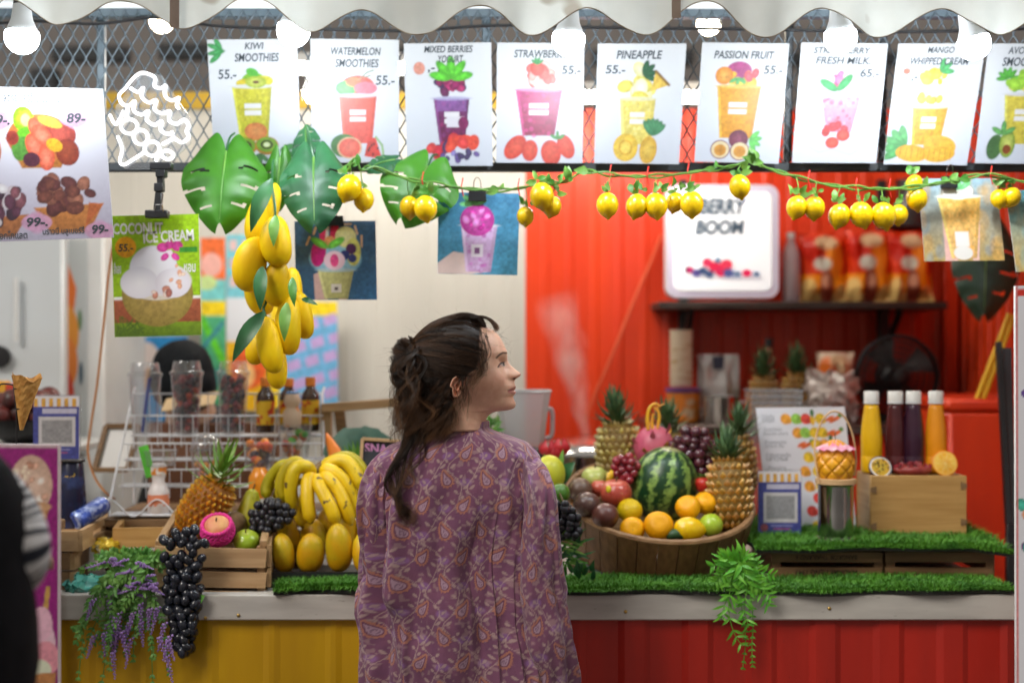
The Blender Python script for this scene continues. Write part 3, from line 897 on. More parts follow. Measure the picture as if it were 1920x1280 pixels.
p.ell(o - 10, 120, 32, 44, (205, 110, 50), inner=(225, 150, 80))
for x, y in ((18, 62), (162, 58), (82, 258), (196, 278)):
 p.ell(o + x, y, 28, 17, (226, 170, 205), a=.85); p.ell(o + x, y, 17, 22, (226, 170, 205), a=.6)
c = Card('dessert_poster', 'large hanging poster of fruit and brownie waffle bowls with prices', 'poster', [(-132, 161), (192, 167), (213, 445), (-128, 458)], 3.40, p, albedo=.55)
for t in (('79-.', o + 2, 52, o + 40, 72), ('89-', o + 148, 48, o + 184, 68), ('99-.', o + 64, 248, o + 102, 266), ('99-', o + 182, 266, o + 212, 284)):
 c.text(*t, bold=.03)
c.text('สตรอเบอร์รี่ มะม่วง กีวี', o + 30, 8, o + 138, 28, shear=0)
c.text('ช็อกโกแลต', o + 6, 272, o + 64, 288, shear=0)
c.text('บราวนี่ บลูเบอร์รี่', o + 92, 268, o + 168, 286, shear=0)
# coconut ice cream poster hanging on a clip
p = Paint(166, 230, (160, 205, 20), bg2=(150, 190, 20))
p.rect(0, 158, 166, 204, (170, 90, 60), (150, 80, 50)); p.rect(0, 204, 166, 230, (120, 150, 30), (90, 120, 20))
p.rect(0, 154, 166, 160, (240, 240, 235))
for k in range(24):
 p.line([(random.uniform(0, 60), 228), (random.uniform(0, 60), random.uniform(190, 215))], 1.5, (80, 110, 30))
p.ell(84, 150, 68, 62, (150, 130, 60), inner=(190, 160, 90)); p.ell(84, 126, 66, 36, (225, 215, 200)); p.ell(84, 122, 62, 32, (236, 228, 226))
p.ell(78, 104, 46, 46, (232, 228, 238), inner=(248, 246, 252)); p.ell(50, 128, 36, 30, (230, 226, 236), inner=(248, 246, 250)); p.ell(114, 130, 34, 28, (228, 222, 232), inner=(246, 242, 248))
p.blobs(8, 88, 146, 20, 8, 7, [(180, 120, 100), (225, 190, 180), (150, 90, 80)]); p.blobs(8, 124, 118, 20, 24, 5, [(220, 150, 120), (235, 190, 170)])
p.ell(26, 60, 20, 20, (250, 170, 20), inner=(255, 185, 30))
for x, y, rx, ry, a in ((96, 62, 11, 9, 0), (124, 60, 11, 10, 0), (109, 56, 7, 10, 0), (100, 80, 9, 6, -40), (120, 80, 9, 6, 40)):
 p.ell(x, y, rx, ry, (205, 30, 140), a, inner=(235, 90, 180))
p.ell(110, 72, 5, 5, (245, 220, 240)); p.rect(128, 62, 162, 72, (60, 150, 50))
c = Card('coconut_poster', 'green poster of ice cream served in a coconut shell', 'poster', [(208, 405), (372, 401), (378, 628), (215, 632)], 3.50, p, edge=(245, 245, 245))
c.text('COCONUT', 3, 14, 98, 36, M['lettering'], shear=0, bold=.035); c.text('ICE CREAM', 60, 30, 156, 52, M['lettering'], shear=0, bold=.035, rot=2)
c.text('55.-', 12, 54, 40, 68); c.text('สั่งเลย', 2, 88, 16, 110, M['lettering'], shear=0); c.text('หอม', 136, 94, 158, 110, M['lettering'], shear=0)
# photo cards on clips
p = Paint(153, 148, (60, 100, 140), bg2=(50, 105, 150), step=1.6)
for k in range(60):
 p.ell(random.uniform(0, 153), random.uniform(0, 148), random.uniform(4, 14), random.uniform(3, 9), random.choice([(45, 85, 125), (70, 120, 160), (80, 110, 130), (50, 95, 140)]), random.uniform(0, 180), a=.35, soft=5)
p.poly([(34, 100), (44, 96), (60, 148), (36, 148)], (225, 190, 190)); p.poly([(98, 96), (108, 96), (96, 148), (80, 148)], (225, 190, 190))
p.ell(76, 70, 50, 32, (120, 180, 215)); p.ell(76, 70, 47, 28, (150, 200, 225))
p.cup(76, 92, 146, 34, 22, (205, 205, 140), (195, 195, 130), None, logo=False, lip=(190, 215, 230)); p.rect(67, 118, 86, 134, (235, 230, 225)); p.rect(73, 124, 80, 130, (90, 80, 80))
p.ell(44, 60, 14, 26, (205, 20, 130), 10); p.poly([(46, 10), (60, 10), (66, 50), (48, 52)], (235, 50, 110)); p.line([(62, 12), (60, 44)], 6, (250, 235, 235)); p.poly([(68, 8), (84, 8), (78, 40), (66, 44)], (225, 40, 90))
p.ell(96, 30, 20, 20, (235, 225, 150), inner=(245, 240, 180)); p.ell(110, 58, 14, 26, (225, 220, 120)); p.ell(66, 38, 10, 10, (245, 170, 110)); p.ell(106, 52, 10, 10, (80, 30, 90)); p.ell(94, 64, 9, 9, (40, 50, 120)); p.ell(108, 70, 8, 8, (50, 60, 130))
p.leaves(62, 50, 2, 36, (110, 190, 70), -30, 210); p.ell(74, 74, 20, 18, (250, 215, 235)); p.ell(74, 74, 8, 12, (240, 80, 150))
for a, b in (((28, 30), (22, 44)), ((40, 12), (36, 24)), ((114, 10), (118, 24)), ((126, 28), (126, 48)), ((92, 6), (106, 6))):
 p.line([a, b], 4, (235, 190, 150))
SD = 3.62
Card('photo_card', 'blue photo card of a fruit sundae beside the mangoes', 'photo card', [(552, 415), (704, 414), (707, 562), (555, 562)], SD, p)
p = Paint(153, 155, (70, 130, 170), bg2=(80, 160, 195), step=1.6)
for k in range(40):
 p.ell(random.uniform(0, 153), random.uniform(0, 155), random.uniform(4, 16), random.uniform(3, 9), random.choice([(55, 110, 150), (90, 150, 185), (60, 120, 160)]), random.uniform(0, 180), a=.35, soft=5)
p.poly([(0, 135), (30, 112), (70, 118), (96, 150), (60, 155), (0, 155)], (240, 215, 210)); p.ell(58, 130, 20, 14, (240, 212, 205))
p.cup(78, 62, 150, 34, 24, (215, 185, 225), (205, 160, 205), [(190, 90, 180), (225, 200, 235)], logo=False)
p.ell(74, 52, 32, 30, (190, 50, 150), inner=(215, 110, 190)); p.blobs(16, 72, 48, 26, 22, 7, [(205, 60, 160), (225, 130, 200), (170, 30, 130)]); p.leaves(66, 22, 5, 26, (120, 200, 130), 0, 200)
p.rect(64, 98, 86, 122, (235, 225, 235)); p.rect(70, 104, 80, 116, (130, 80, 130))
Card('photo_card', 'blue photo card of a purple shake held in a hand', 'photo card', [(822, 360), (975, 363), (970, 516), (820, 513)], SD, p)
p = Paint(152, 155, (150, 180, 195), bg2=(190, 160, 90), step=1.6)
for k in range(40):
 p.ell(random.uniform(0, 152), random.uniform(0, 155), random.uniform(4, 12), random.uniform(8, 22), random.choice([(205, 150, 60), (130, 165, 190), (220, 170, 90), (110, 150, 180)]), random.uniform(-10, 10), a=.4, soft=5)
p.poly([(40, 70), (60, 90), (64, 155), (40, 155)], (240, 190, 180)); p.poly([(100, 80), (112, 80), (104, 155), (92, 155)], (240, 200, 190))
p.cup(76, 34, 150, 42, 24, (245, 190, 90), (235, 185, 120), [(250, 210, 130), (240, 170, 60)], logo=False, lip=(240, 240, 235))
p.ell(74, 24, 30, 16, (245, 240, 230)); p.leaves(78, 20, 3, 26, (110, 190, 120), 0, 180); p.rect(62, 100, 88, 128, (242, 238, 232)); p.ell(75, 140, 18, 13, (240, 235, 228))
Card('photo_card', 'laminated photo card of an orange drink clipped to garland', 'photo card', [(1722, 335), (1868, 334), (1884, 488), (1734, 490)], SD - .04, p)
p = Paint(140, 155, (90, 165, 175), bg2=(205, 165, 80), step=1.8)
for k in range(40):
 p.ell(random.uniform(0, 140), random.uniform(0, 155), random.uniform(4, 12), random.uniform(8, 22), random.choice([(205, 160, 80), (90, 160, 175), (120, 180, 180)]), random.uniform(-10, 10), a=.4, soft=5)
Card('photo_card', 'teal laminated photo card cut off at the picture edge', 'photo card', [(1886, 358), (2030, 352), (2040, 500), (1906, 510)], SD - .06, p)
def binder_clip(px, py, d, label, w=34, hgt=22, rot=0):
 c = P(px, py, d)
 t = thing('binder_clip', label, 'binder clip', c, 'black binder clips')
 ww, hh = S(w, d), S(hgt, d)
 g = G().prism([(c.x - ww / 2, c.z - hh / 2), (c.x + ww / 2, c.z - hh / 2), (c.x + ww * .46, c.z + hh / 2), (c.x - ww * .46, c.z + hh / 2)], d - .008, d + .006)
 jaw_ = part('jaw', g, M['black'], t, smooth=False)
 for s_ in (-.006,):
  pts = [c + Vector((-ww * .22, s_, hh * .4)), c + Vector((-ww * .16, s_ - .006, hh * 1.2)), c + Vector((0, s_ - .008, hh * 1.45)), c + Vector((ww * .16, s_ - .006, hh * 1.2)), c + Vector((ww * .22, s_, hh * .4))]
  part('lever', G().tube(smooth_path(pts, 5), 0.0011, 6), M['steel'], jaw_)
binder_clip(622, 414, SD - .004, 'black clip holding the fruit sundae photo card', 46, 18)
binder_clip(895, 366, SD - .004, 'black clip holding the purple shake photo card', 34, 22)
binder_clip(1779, 342, SD - .044, 'black clip holding the orange drink photo card', 30, 22)
# clip stand carrying the neon sign and the coconut poster
t = thing('clip_stand', 'black jointed clip stand between neon sign and coconut poster', 'clip stand', P(295, 405, 3.48))
d = 3.475
def bx(nm, px, py, w, h, dep=.03, rot=0):
 part(nm, G().box(P(px, py, d), (S(w, d), dep, S(h, d)), Euler((0, R(rot), 0)), ch=.002), M['black'], t)
bx('lower_jaw', 295, 402, 42, 15); bx('lower_arm', 297, 378, 13, 34, .02, 6); bx('joint', 299, 352, 17, 16, .026); bx('upper_arm', 301, 333, 12, 32, .02, -4); bx('knuckle', 303, 326, 18, 14, .03); bx('upper_jaw', 303, 312, 40, 14)
part('lever', G().tube([P(290, 396, d - .018), P(292, 384, d - .03), P(304, 384, d - .03), P(306, 396, d - .018)], .0015, 6), M['steel'], t)
# neon ice cream sign
ND = 3.47
M['neon'] = mat('lit white neon', (1, 1, 1), .4, emit=1.8, emitcol=(0.98, 0.97, 1.0))
t = thing('neon_sign', 'glowing white neon ice cream cone sign on clear plate', 'neon sign', P(285, 306, ND))
def Z(a):
 return [P(x / 2.977, y / 2.977, ND) for x, y in a]
strokes = [
 [(702, 492), (735, 448), (785, 408), (840, 418), (866, 440), (862, 482), (900, 492), (925, 478), (918, 520), (935, 552), (968, 560), (1000, 545), (985, 588), (1000, 606)],
 [(728, 492), (770, 515), (800, 488), (790, 540), (830, 573), (872, 560), (862, 610), (905, 633), (948, 622), (942, 670), (985, 692), (1030, 668), (1052, 705), (1040, 730), (1052, 765), (1012, 795), (962, 762)],
 [(702, 492), (665, 532), (680, 578), (720, 590), (752, 565), (746, 618), (790, 640), (828, 620), (818, 668), (860, 698), (902, 678), (896, 724), (932, 748), (966, 738)],
 [(980, 768), (905, 805)], [(712, 600), (706, 665)],
 [(655, 760), (680, 830), (668, 900), (690, 920), (735, 895), (802, 852)],
 [(612, 640), (640, 692), (662, 675), (690, 618)],
]
for cx, cy, rx, ry in ((720, 706, 46, 40), (785, 766, 40, 40), (848, 830, 42, 40)):
 strokes.append([(cx + rx * math.cos(a), cy + ry * math.sin(a)) for a in np.linspace(0, 2 * math.pi, 13)])
strokes.append([(868, 900), (890, 860), (930, 840), (965, 860), (955, 885), (920, 885), (880, 850)])
for s_ in strokes:
 part('neon_tube', G().tube(smooth_path(Z(s_), 5), S(2.7, ND), 8), M['neon'], t)
g = G().prism([(p.x, p.z) for p in Z([(640, 590), (790, 390), (900, 420), (1070, 680), (1060, 800), (905, 940), (690, 940), (640, 800)])], ND + .008, ND + .012)
part('backing_plate', g, M['clear'], t, smooth=False)
# ================================================================ hanging leaves, mangoes, lemons
def slab(q, t, g=None):
 """a board: four corners of its front face and a thickness away from the viewer side"""
 q = [Vector(p) for p in q]
 n = (q[1] - q[0]).cross(q[3] - q[0]).normalized()
 if n.y < 0:
  n = -n
 g = g or G()
 b = [p + n * t for p in q]
 return g.add(q + b, [(0, 1, 2, 3), (7, 6, 5, 4)] + [(i, i + 4, (i + 1) % 4 + 4, (i + 1) % 4) for i in range(4)])
def monstera(base, tip, width, normal, m, label, lobes=5, droop=0.10, stem=None, nt=44):
 base, tip = Vector(base), Vector(tip)
 ax = tip - base; ln = ax.length; ax.normalize()
 n = Vector(normal); n = (n - ax * n.dot(ax)).normalized(); sd = ax.cross(n)
 t = thing('monstera_leaf', label, 'leaf', base, 'monstera leaves below the grille')
 g = G(); ns = 9
 idx = {}
 for i in range(nt + 1):
  for j in range(-ns, ns + 1):
   u = i / nt; s_ = j / ns; a = abs(s_)
   hw = width * (max(0, math.sin(math.pi * (0.08 + 0.90 * u) ** 0.78)) ** 0.72)
   back = -0.24 * ln * math.sin(math.pi * min(1, a * 1.05)) ** .8 * (1 - u) ** 2.2 - .05 * ln * a * (1 - u)
   al = ln * u + back + 0.10 * ln * a * (u - .3)
   z = -0.30 * width * a * a + .03 * width * math.sin(7 * u + 3 * s_) * a + droop * ln * math.sin(math.pi * u * .9) + 0.014 * ln * math.sin(u * lobes * 2 * math.pi) * a
   idx[i, j] = len(g.v)
   g.v.append(tuple(base + ax * al + sd * (hw * s_) + n * z))
 for i in range(nt):
  u = (i + .5) / nt
  for j in range(-ns, ns):
   a = abs((j + .5) / ns)
   ph = (u * lobes + (0.25 if j < 0 else 0) + .25 * a) % 1
   if (a > .48 and ph < .15 and .2 < u < .9 and int(u * lobes + (0.25 if j < 0 else 0) + .25 * a) % 2 == 1) or (.28 < a < .78 and ph < .13 and .2 < u < .8 and int(u * lobes + (0.25 if j < 0 else 0) + .25 * a) % 2 == 0):
    continue
   g.f.append((idx[i, j], idx[i, j + 1], idx[i + 1, j + 1], idx[i + 1, j]))
 part('blade', g, m, t)
 rib = [base + ax * ln * u + n * (droop * ln * math.sin(math.pi * u * .9) + .0015) for u in np.linspace(0, .96, 12)]
 part('midrib', G().tube(rib, [.0028 * (1 - .7 * u) for u in np.linspace(0, 1, 12)], 6), M['leafpale'], t)
 if stem:
  part('stem', G().tube(smooth_path([base, (base + Vector(stem)) / 2 + Vector((0, -.01, .01)), stem], 5), .003, 6), M['leafdark'], t)
 return t
M['monb'] = mat('bright monstera', (0.03, 0.17, 0.006), 0.45, col2=(0.055, 0.24, 0.010), scale=9, translucent=.2)
M['mond'] = mat('deep monstera', (0.012, 0.085, 0.03), 0.45, col2=(0.03, 0.17, 0.06), scale=9, translucent=.1)
monstera(P(424, 284, 3.58), P(412, 420, 3.50), S(80, 3.55), (0.1, -1, .25), M['monb'], 'bright green monstera leaf above the coconut poster', stem=P(440, 250, 3.62))
monstera(P(588, 296, 3.56), P(590, 422, 3.48), S(66, 3.52), (0.05, -1, .35), M['mond'], 'dark green monstera leaf above the sundae photo card', stem=P(575, 240, 3.63))
monstera(P(802, 312, 3.60), P(752, 410, 3.56), S(78, 3.58), (-.1, -1, .25), M['monb'], 'green monstera leaf behind the first lemons of the garland', stem=P(820, 290, 3.66))
monstera(P(578, 312, 3.60), P(574, 236, 3.66), S(30, 3.62), (0, -1, -.2), M['mond'], 'small dark monstera leaf between kiwi and watermelon posters', lobes=5)
monstera(P(525, 296, 3.63), P(520, 390, 3.62), S(30, 3.62), (0, -1, .2), M['monb'], 'narrow bright monstera leaf behind the hanging mangoes')
monstera(P(740, 300, 3.63), P(690, 318, 3.60), S(24, 3.62), (0, -1, .6), M['mond'], 'small dark monstera leaf by the watermelon poster corner')
def mango_mesh(name, m, bend=.09, fat=1.0):
 prof = [(0.0001, -.5), (.08, -.487), (.155, -.445), (.22, -.37), (.265, -.26), (.285, -.12), (.285, .02), (.268, .16), (.235, .28), (.185, .375), (.12, .445), (.06, .485), (.0001, .5)]
 g = G().lathe([(r * fat, z) for r, z in prof], 20)
 g.v = [(x + bend * (z * z * 2 - .2), y * .88, z) for x, y, z in g.v]
 return mesh_of(name, g, m, 'all')
M['mangoy'] = mat('ripe yellow mango', (0.86, 0.50, 0.001), 0.45, spec=.3, col2=(0.88, 0.60, 0.003), scale=2.6, lo=.3, hi=.7, rand=.06, bump=.05, bscale=40)
M['mangog'] = mat('green gold mango', (0.66, 0.34, 0.004), 0.38, spec=.35, col2=(0.52, 0.38, 0.012), scale=2.2, lo=.35, hi=.65, rand=.10, speck=(.25, .15, .01), speckscale=40, specklo=.68)
mg = mango_mesh('mango', M['mangoy'])
d0 = 3.44
t = thing('mango_cluster', 'hanging cluster of yellow artificial mangoes with long green leaves', 'fruit garland', P(515, 720, d0))
for x, y, ln, wd, ang, dd in [(494, 402, 130, 56, 18, .05), (518, 452, 96, 58, -4, -.03), (470, 495, 106, 62, 12, -.015), (519, 531, 90, 52, 4, .0), (485, 552, 84, 50, -18, .06), (541, 610, 112, 50, 2, .0),
         (566, 592, 90, 44, -8, .05), (506, 647, 108, 46, -10, -.03), (492, 640, 96, 46, 30, .04), (520, 690, 80, 40, 2, .06), (548, 540, 80, 40, -4, .07)]:
 k = S(ln, d0)
 inst('mango', mg, t, P(x, y, d0 + dd), Euler((R(random.uniform(-10, 10)), R(ang), R(random.uniform(0, 20)))), (S(wd, d0) / .56, S(wd, d0) / .56, k))
pts = smooth_path([P(512, 300, d0 + .1), P(510, 345, d0 + .04), P(516, 400, d0 + .02), P(508, 480, d0 + .03), P(500, 560, d0 + .02), P(495, 585, d0 - .02), P(520, 640, d0 + .02), P(518, 690, d0 + .03)], 6)
part('stem', G().tube(pts, .0035, 6), M['leafdark'], t)
for b, e, w, m in [((510, 336), (470, 435), 17, M['leafdark']), ((517, 404), (513, 462), 11, M['leafpale']), ((492, 500), (488, 582), 14, M['leafdark']), ((496, 584), (436, 678), 17, M['leafdark']), ((538, 568), (533, 640), 12, M['leafpale']), ((548, 520), (552, 575), 9, M['leaf']), ((566, 560), (596, 572), 6, M['leafdark'])]:
 part('leaf', G().leaf(P(*b, d0 - .045), P(*e, d0 - .07), S(w, d0), n=8, fold=.3), m, t)
# lemon garland
def lemon_mesh(name, m):
 prof = [(.0001, -.62), (.06, -.60), (.09, -.55), (.15, -.50), (.30, -.40), (.42, -.22), (.46, 0), (.42, .2), (.32, .36), (.18, .46), (.10, .49), (.0001, .50)]
 return mesh_of(name, G().lathe(prof, 20), m, 'all')
M['lemon'] = mat('glossy yellow lemon', (0.88, 0.58, 0.001), 0.25, col2=(0.82, 0.48, 0.001), scale=6, coat=.3, bump=.05, bscale=120, rand=.13)
lm = lemon_mesh('lemon', M['lemon'])
LD = 3.52
vine = [(636, 322), (668, 300), (676, 318), (700, 314), (760, 334), (820, 346), (880, 354), (950, 356), (1010, 346), (1060, 340), (1095, 322), (1150, 328), (1200, 331), (1260, 328), (1330, 318), (1372, 312), (1412, 300), (1430, 312),
  (1480, 328), (1540, 344), (1600, 352), (1660, 354), (1722, 350), (1790, 338), (1850, 328), (1925, 342), (1990, 350)]
t = thing('lemon_garland', 'green garland of shiny artificial lemons strung across the stall front', 'fruit garland', P(1290, 430, LD))
for s_ in (0, 1):
 pts = smooth_path([P(x, y + 2.5 * math.sin(i * 2.1 + s_ * 3.14), LD + .004 * math.cos(i * 2.1 + s_ * 3.14)) for i, (x, y) in enumerate(vine)], 6)
 pts = [p + Vector((0, .003 * math.cos(i * .9 + 3.14 * s_), .003 * math.sin(i * .9 + 3.14 * s_))) for i, p in enumerate(pts)]
 part('vine', G().tube(pts, .0028, 6), M['leafpale'], t)
lem = [(655, 352, 23, -20), (682, 374, 19, 10), (768, 388, 18, 0), (798, 390, 21, 4), (985, 405, 17, 0), (1016, 367, 22, 8), (1035, 387, 19, -15), (1139, 384, 21, 0), (1194, 386, 20, 5), (1230, 385, 22, -6), (1266, 379, 18, -5), (1297, 382, 21, 0),
    (1387, 349, 20, 8), (1494, 388, 20, 6), (1527, 389, 21, -3), (1574, 404, 21, 10), (1615, 402, 22, -8), (1657, 404, 22, 4), (1685, 402, 18, 0), (1719, 372, 19, 0), (1714, 345, 17, 30), (1873, 372, 17, 0), (1896, 370, 18, 40)]
g_leafb = mesh_of('leaf', G().leaf((0, 0, 0), (0, 0, 1), .3, up=(0, -1, 0), n=6), M['leafpale'], 'all')
g_leafc = mesh_of('leaf', G().leaf((0, 0, 0), (0, 0, 1), .3, up=(0, -1, 0), n=6), M['leaf'], 'all')
M['redtie'] = mat('red string', (.7, .03, .02), .5)
for i, (x, y, r, a) in enumerate(lem):
 k = S(r, LD) / .46 * random.uniform(.93, 1.07)
 dd = LD - .02 if r > 19 else LD + .02
 inst('lemon', lm, t, P(x, y, dd), Euler((R(random.uniform(-14, 14)), R(a), R(random.uniform(0, 360)))), k)
 vy = np.interp(x, [v[0] for v in vine], [v[1] for v in vine])
 part('stalk', G().tube([P(x, y - r * 1.05, dd), P(x + random.uniform(-5, 5), (y - r + vy) / 2, dd - .004), P(x + random.uniform(-8, 8), vy, LD)], .0014, 5), M['leafpale'], t)
 for k2 in range(5):
  an = R(random.uniform(-100, 100)); l = S(random.uniform(13, 24), LD)
  inst('leaf', random.choice((g_leafb, g_leafc, g_leafb)), t, P(x + random.uniform(-12, 12), y - r - random.uniform(0, 12), dd - .006), Euler((R(random.uniform(-35, 35)), an + math.pi / 2 * 0, R(random.uniform(-60, 60)))), l)
for x in (672, 1040, 1050, 1066, 1406, 1420, 1780, 1800, 935, 1102, 1340):
 vy = np.interp(x, [v[0] for v in vine], [v[1] for v in vine])
 for k2 in range(3):
  inst('leaf', random.choice((g_leafb, g_leafc)), t, P(x, vy, LD - .004), Euler((R(random.uniform(-30, 30)), R(random.uniform(-110, 110)), R(random.uniform(-60, 60)))), S(random.uniform(16, 30), LD))
for x in (792, 866, 972, 1144, 1214, 1290, 1516, 1605, 1668, 1858):
 vy = np.interp(x, [v[0] for v in vine], [v[1] for v in vine])
 part('string_tie', G().tube([P(x + 2, vy - 18, LD + .05), P(x - 1, vy - 2, LD - .006), P(x + 3, vy + 16, LD)], .0016, 5), M['redtie'], t)
# ================================================================ the left half of the counter
# ---- helpers for fruit
def ball(name, label, cat, px, py, r, d, m, squash=.92, dimple=True, stalk=True, group=None, tilt=(0, 0), ry=None):
 rr = S(r, d)
 c = P(px, py, d)
 prof = []
 for a in np.linspace(0, math.pi, 15):
  q = 1.0
  z = -math.cos(a) * squash
  if dimple:
   z -= .16 * math.exp(-(((math.pi - a) / .42) ** 2)) ; z += .07 * math.exp(-((a / .35) ** 2))
  prof.append((max(1e-4, math.sin(a)) * rr, z * rr))
 Rm = Euler((R(tilt[0]), R(tilt[1]), 0)).to_matrix().to_4x4()
 T = Matrix.Translation(c) @ Rm
 t = thing(name, label, cat, c + Vector((0, 0, -rr * squash)), group)
 part('skin', G().lathe(prof, 22, T, wob=lambda a, z: 1 + .02 * math.sin(3 * a + z * 40)), m, t, 'all')
 if stalk:
  top = T @ Vector((0, 0, rr * .78)); tip = T @ Vector((rr * .06, 0, rr * 1.08))
  part('stalk', G().tube([top, tip], rr * .05, 6), M['twig'], t)
 return t
M['twig'] = mat('brown twig', (.10, .055, .02), .7, col2=(.16, .10, .04), scale=60)
def grape_bunch(name, label, pts, d, rpx, m, elong=1.0, loc=None, stemtop=None, jitter=6, cat='grapes', extra_leaf=None):
 g = G().ell((0, 0, 0), (1, 1, elong), nu=14, nv=9)
 me = mesh_of('grape', g, m, 'all')
 t = thing(name, label, cat, loc or P(pts[-1][0], pts[-1][1] + rpx, d))
 for i, q in enumerate(pts):
  x, y = q[0], q[1]
  dd = q[2] if len(q) > 2 else 0
  k = S(rpx, d) * random.uniform(.88, 1.1)
  inst('grape', me, t, P(x, y, d + dd), Euler((R(random.uniform(-50, 50)), R(random.uniform(-70, 70)), 0)), k)
 if stemtop:
  part('stem', G().tube(smooth_path([P(*q) for q in stemtop], 5), .002, 6), M['twig'], t)
 return t
def cluster_pts(rows, dx, seed=1, layers=2, depth=.02):
 """rows: (y, x0, x1): points along each row with jitter, in two depth layers"""
 rr = random.Random(seed)
 out = []
 for y, x0, x1 in rows:
  for l in range(layers):
   x = x0 + (dx / 2 if l else 0)
   while x <= x1 + .1:
    m_ = (x0 + x1) / 2; hw = max(1, (x1 - x0) / 2 + dx * .4)
    bulge = depth * math.sqrt(max(0, 1 - ((x - m_) / hw) ** 2))
    out.append((x + rr.uniform(-3, 3), y + rr.uniform(-4, 4) + l * 3, (-bulge if l == 0 else bulge * .2) + rr.uniform(-.004, .004)))
    x += dx
 return out
def pineapple(name, label, base, top, wpx, d, body, eyec, crownbase, crowntip, crown_m, leafw=6, nleaf=36, spread=28, ripe=None, dtop=None, rows=9):
 b, tp = P(*base, d), P(*top, dtop or d)
 ax = (tp - b); ln = ax.length; ax.normalize()
 Rm = ax.to_track_quat('Z', 'Y').to_matrix()
 r = S(wpx, d) / 2
 t = thing(name, label, 'pineapple', b)
 def rad(u):
  return r * (max(0, 1 - abs(2 * u - .96) ** 3.0)) ** .42
 prof = [(max(1e-4, rad(u) * .95), u * ln) for u in np.linspace(0.0, 1, 14)]
 T = Matrix.Translation(b) @ Rm.to_4x4()
 part('flesh', G().lathe(prof, 20, T), body, t, 'all')
 g = G()
 for j in range(rows):
  u = (j + .5) / rows * .96 + .02
  rr = rad(u)
  n = max(6, int(2 * math.pi * r / (ln / rows) / 1.0))
  for k in range(n):
   a = 2 * math.pi * (k + (j % 2) * .5 + random.uniform(-.09, .09)) / n
   h = ln / rows * .62 * random.uniform(.85, 1.08); w = 2 * math.pi * rr / n * .54 * random.uniform(.88, 1.05)
   tint = np.array([1.0, random.uniform(.86, 1.02), random.uniform(.6, 1.0)]) * random.uniform(.55, 1.05)
   o = Vector((math.cos(a), math.sin(a), 0)); e = Vector((-math.sin(a), math.cos(a), 0)); z = Vector((0, 0, (u + random.uniform(-.008, .008)) * ln))
   c = z + o * rr * .93
   q = [c - Vector((0, 0, h)), c - e * w * .9 - Vector((0, 0, h * .1)), c + Vector((0, 0, h)), c + e * w * .9 - Vector((0, 0, h * .1)), c + o * r * .11 + Vector((0, 0, h * .12))]
   q2 = c + o * r * .16 + Vector((0, 0, h * .62))
   g.add([T @ p for p in q] + [T @ q2], [(0, 1, 4), (3, 0, 4), (1, 2, 5), (2, 3, 5), (1, 5, 4), (5, 3, 4)],
      [np.array(q_) * tint for q_ in (eyec[0], eyec[1], eyec[2], eyec[1], eyec[3], eyec[4])])
 part('eyes', g, M['fruitskin'], t, smooth=False, kind='stuff')
 cb, ctp = P(*crownbase, d), P(*crowntip, dtop or d)
 cax = (ctp - cb); cl = cax.length; cax.normalize()
 g = G()
 for i in range(nleaf):
  q = i / nleaf
  an = i * 2.39996
  side = cax.orthogonal().normalized(); sd2 = cax.cross(side)
  out = side * math.cos(an) + sd2 * math.sin(an)
  st = cb + cax * cl * .55 * q + out * r * .30 * (1 - q)
  tip = st + (cax * (.30 + .5 * q) + out * math.sin(R(spread)) * (1.3 - .8 * q)) * cl * random.uniform(.75, 1.1)
  g.leaf(st, tip, S(leafw, d) * random.uniform(.8, 1.2), up=cax - out * .3, bend=random.uniform(-.22, .05), n=5, fold=.35, shape=lambda u: (1 - u) ** .8 * .9 + .04)
 part('crown', g, crown_m, t)
 return t
M['fruitskin'] = mat('scaly fruit skin', (1, 1, 1), 0.45, vcol=True, col2=(.75, .72, .7), scale=60)
M['pinecrown'] = mat('pineapple crown', (0.05, 0.11, 0.05), .5, col2=(.10, .19, .07), scale=30)
M['pinecrowng'] = mat('fresh pineapple crown', (0.10, 0.26, 0.025), .4, col2=(.20, .36, .05), scale=30)
# ---- ice cream standee in front
p = Paint(190, 620, (150, 34, 122), bg2=(128, 24, 110), step=2.6)
p.ell(140, 70, 40, 52, (205, 170, 150), inner=(228, 200, 182)); p.blobs(26, 138, 74, 34, 44, 9, [(215, 185, 165), (190, 150, 130), (230, 205, 190), (165, 120, 100)])
p.poly([(108, 104), (176, 104), (142, 220)], (196, 140, 90), (170, 110, 60)); p.ell(140, 108, 38, 10, (205, 160, 120))
p.ell(164, 350, 22, 44, (226, 190, 205)); p.line([(172, 250), (164, 310)], 9, (190, 150, 80)); p.ell(160, 312, 20, 30, (228, 180, 200)); p.ell(168, 372, 26, 30, (225, 150, 165)); p.ell(156, 392, 22, 18, (220, 225, 200)); p.poly([(138, 400), (188, 396), (176, 470)], (190, 130, 80))
p.rect(0, 0, 190, 5, (205, 190, 190))
SDD = 2.72
c = Card('ice_cream_standee', 'magenta standing board printed with ice cream cones', 'standee', [(-82, 832), (108, 834), (108, 1500), (-82, 1500)], SDD, p, thick=.02, material=M['print'], edge=(205, 190, 195))
for px in (-60, 90):
 a = P(px, 1495, SDD + .012)
 part('leg', G().box((a.x, SDD + .012, a.z / 2), (.03, .02, a.z), ch=.002), M['blackmetal'], c.root)
 part('foot', G().box((a.x, SDD + .012, .008), (.04, .36, .016), ch=.002), M['blackmetal'], c.root)
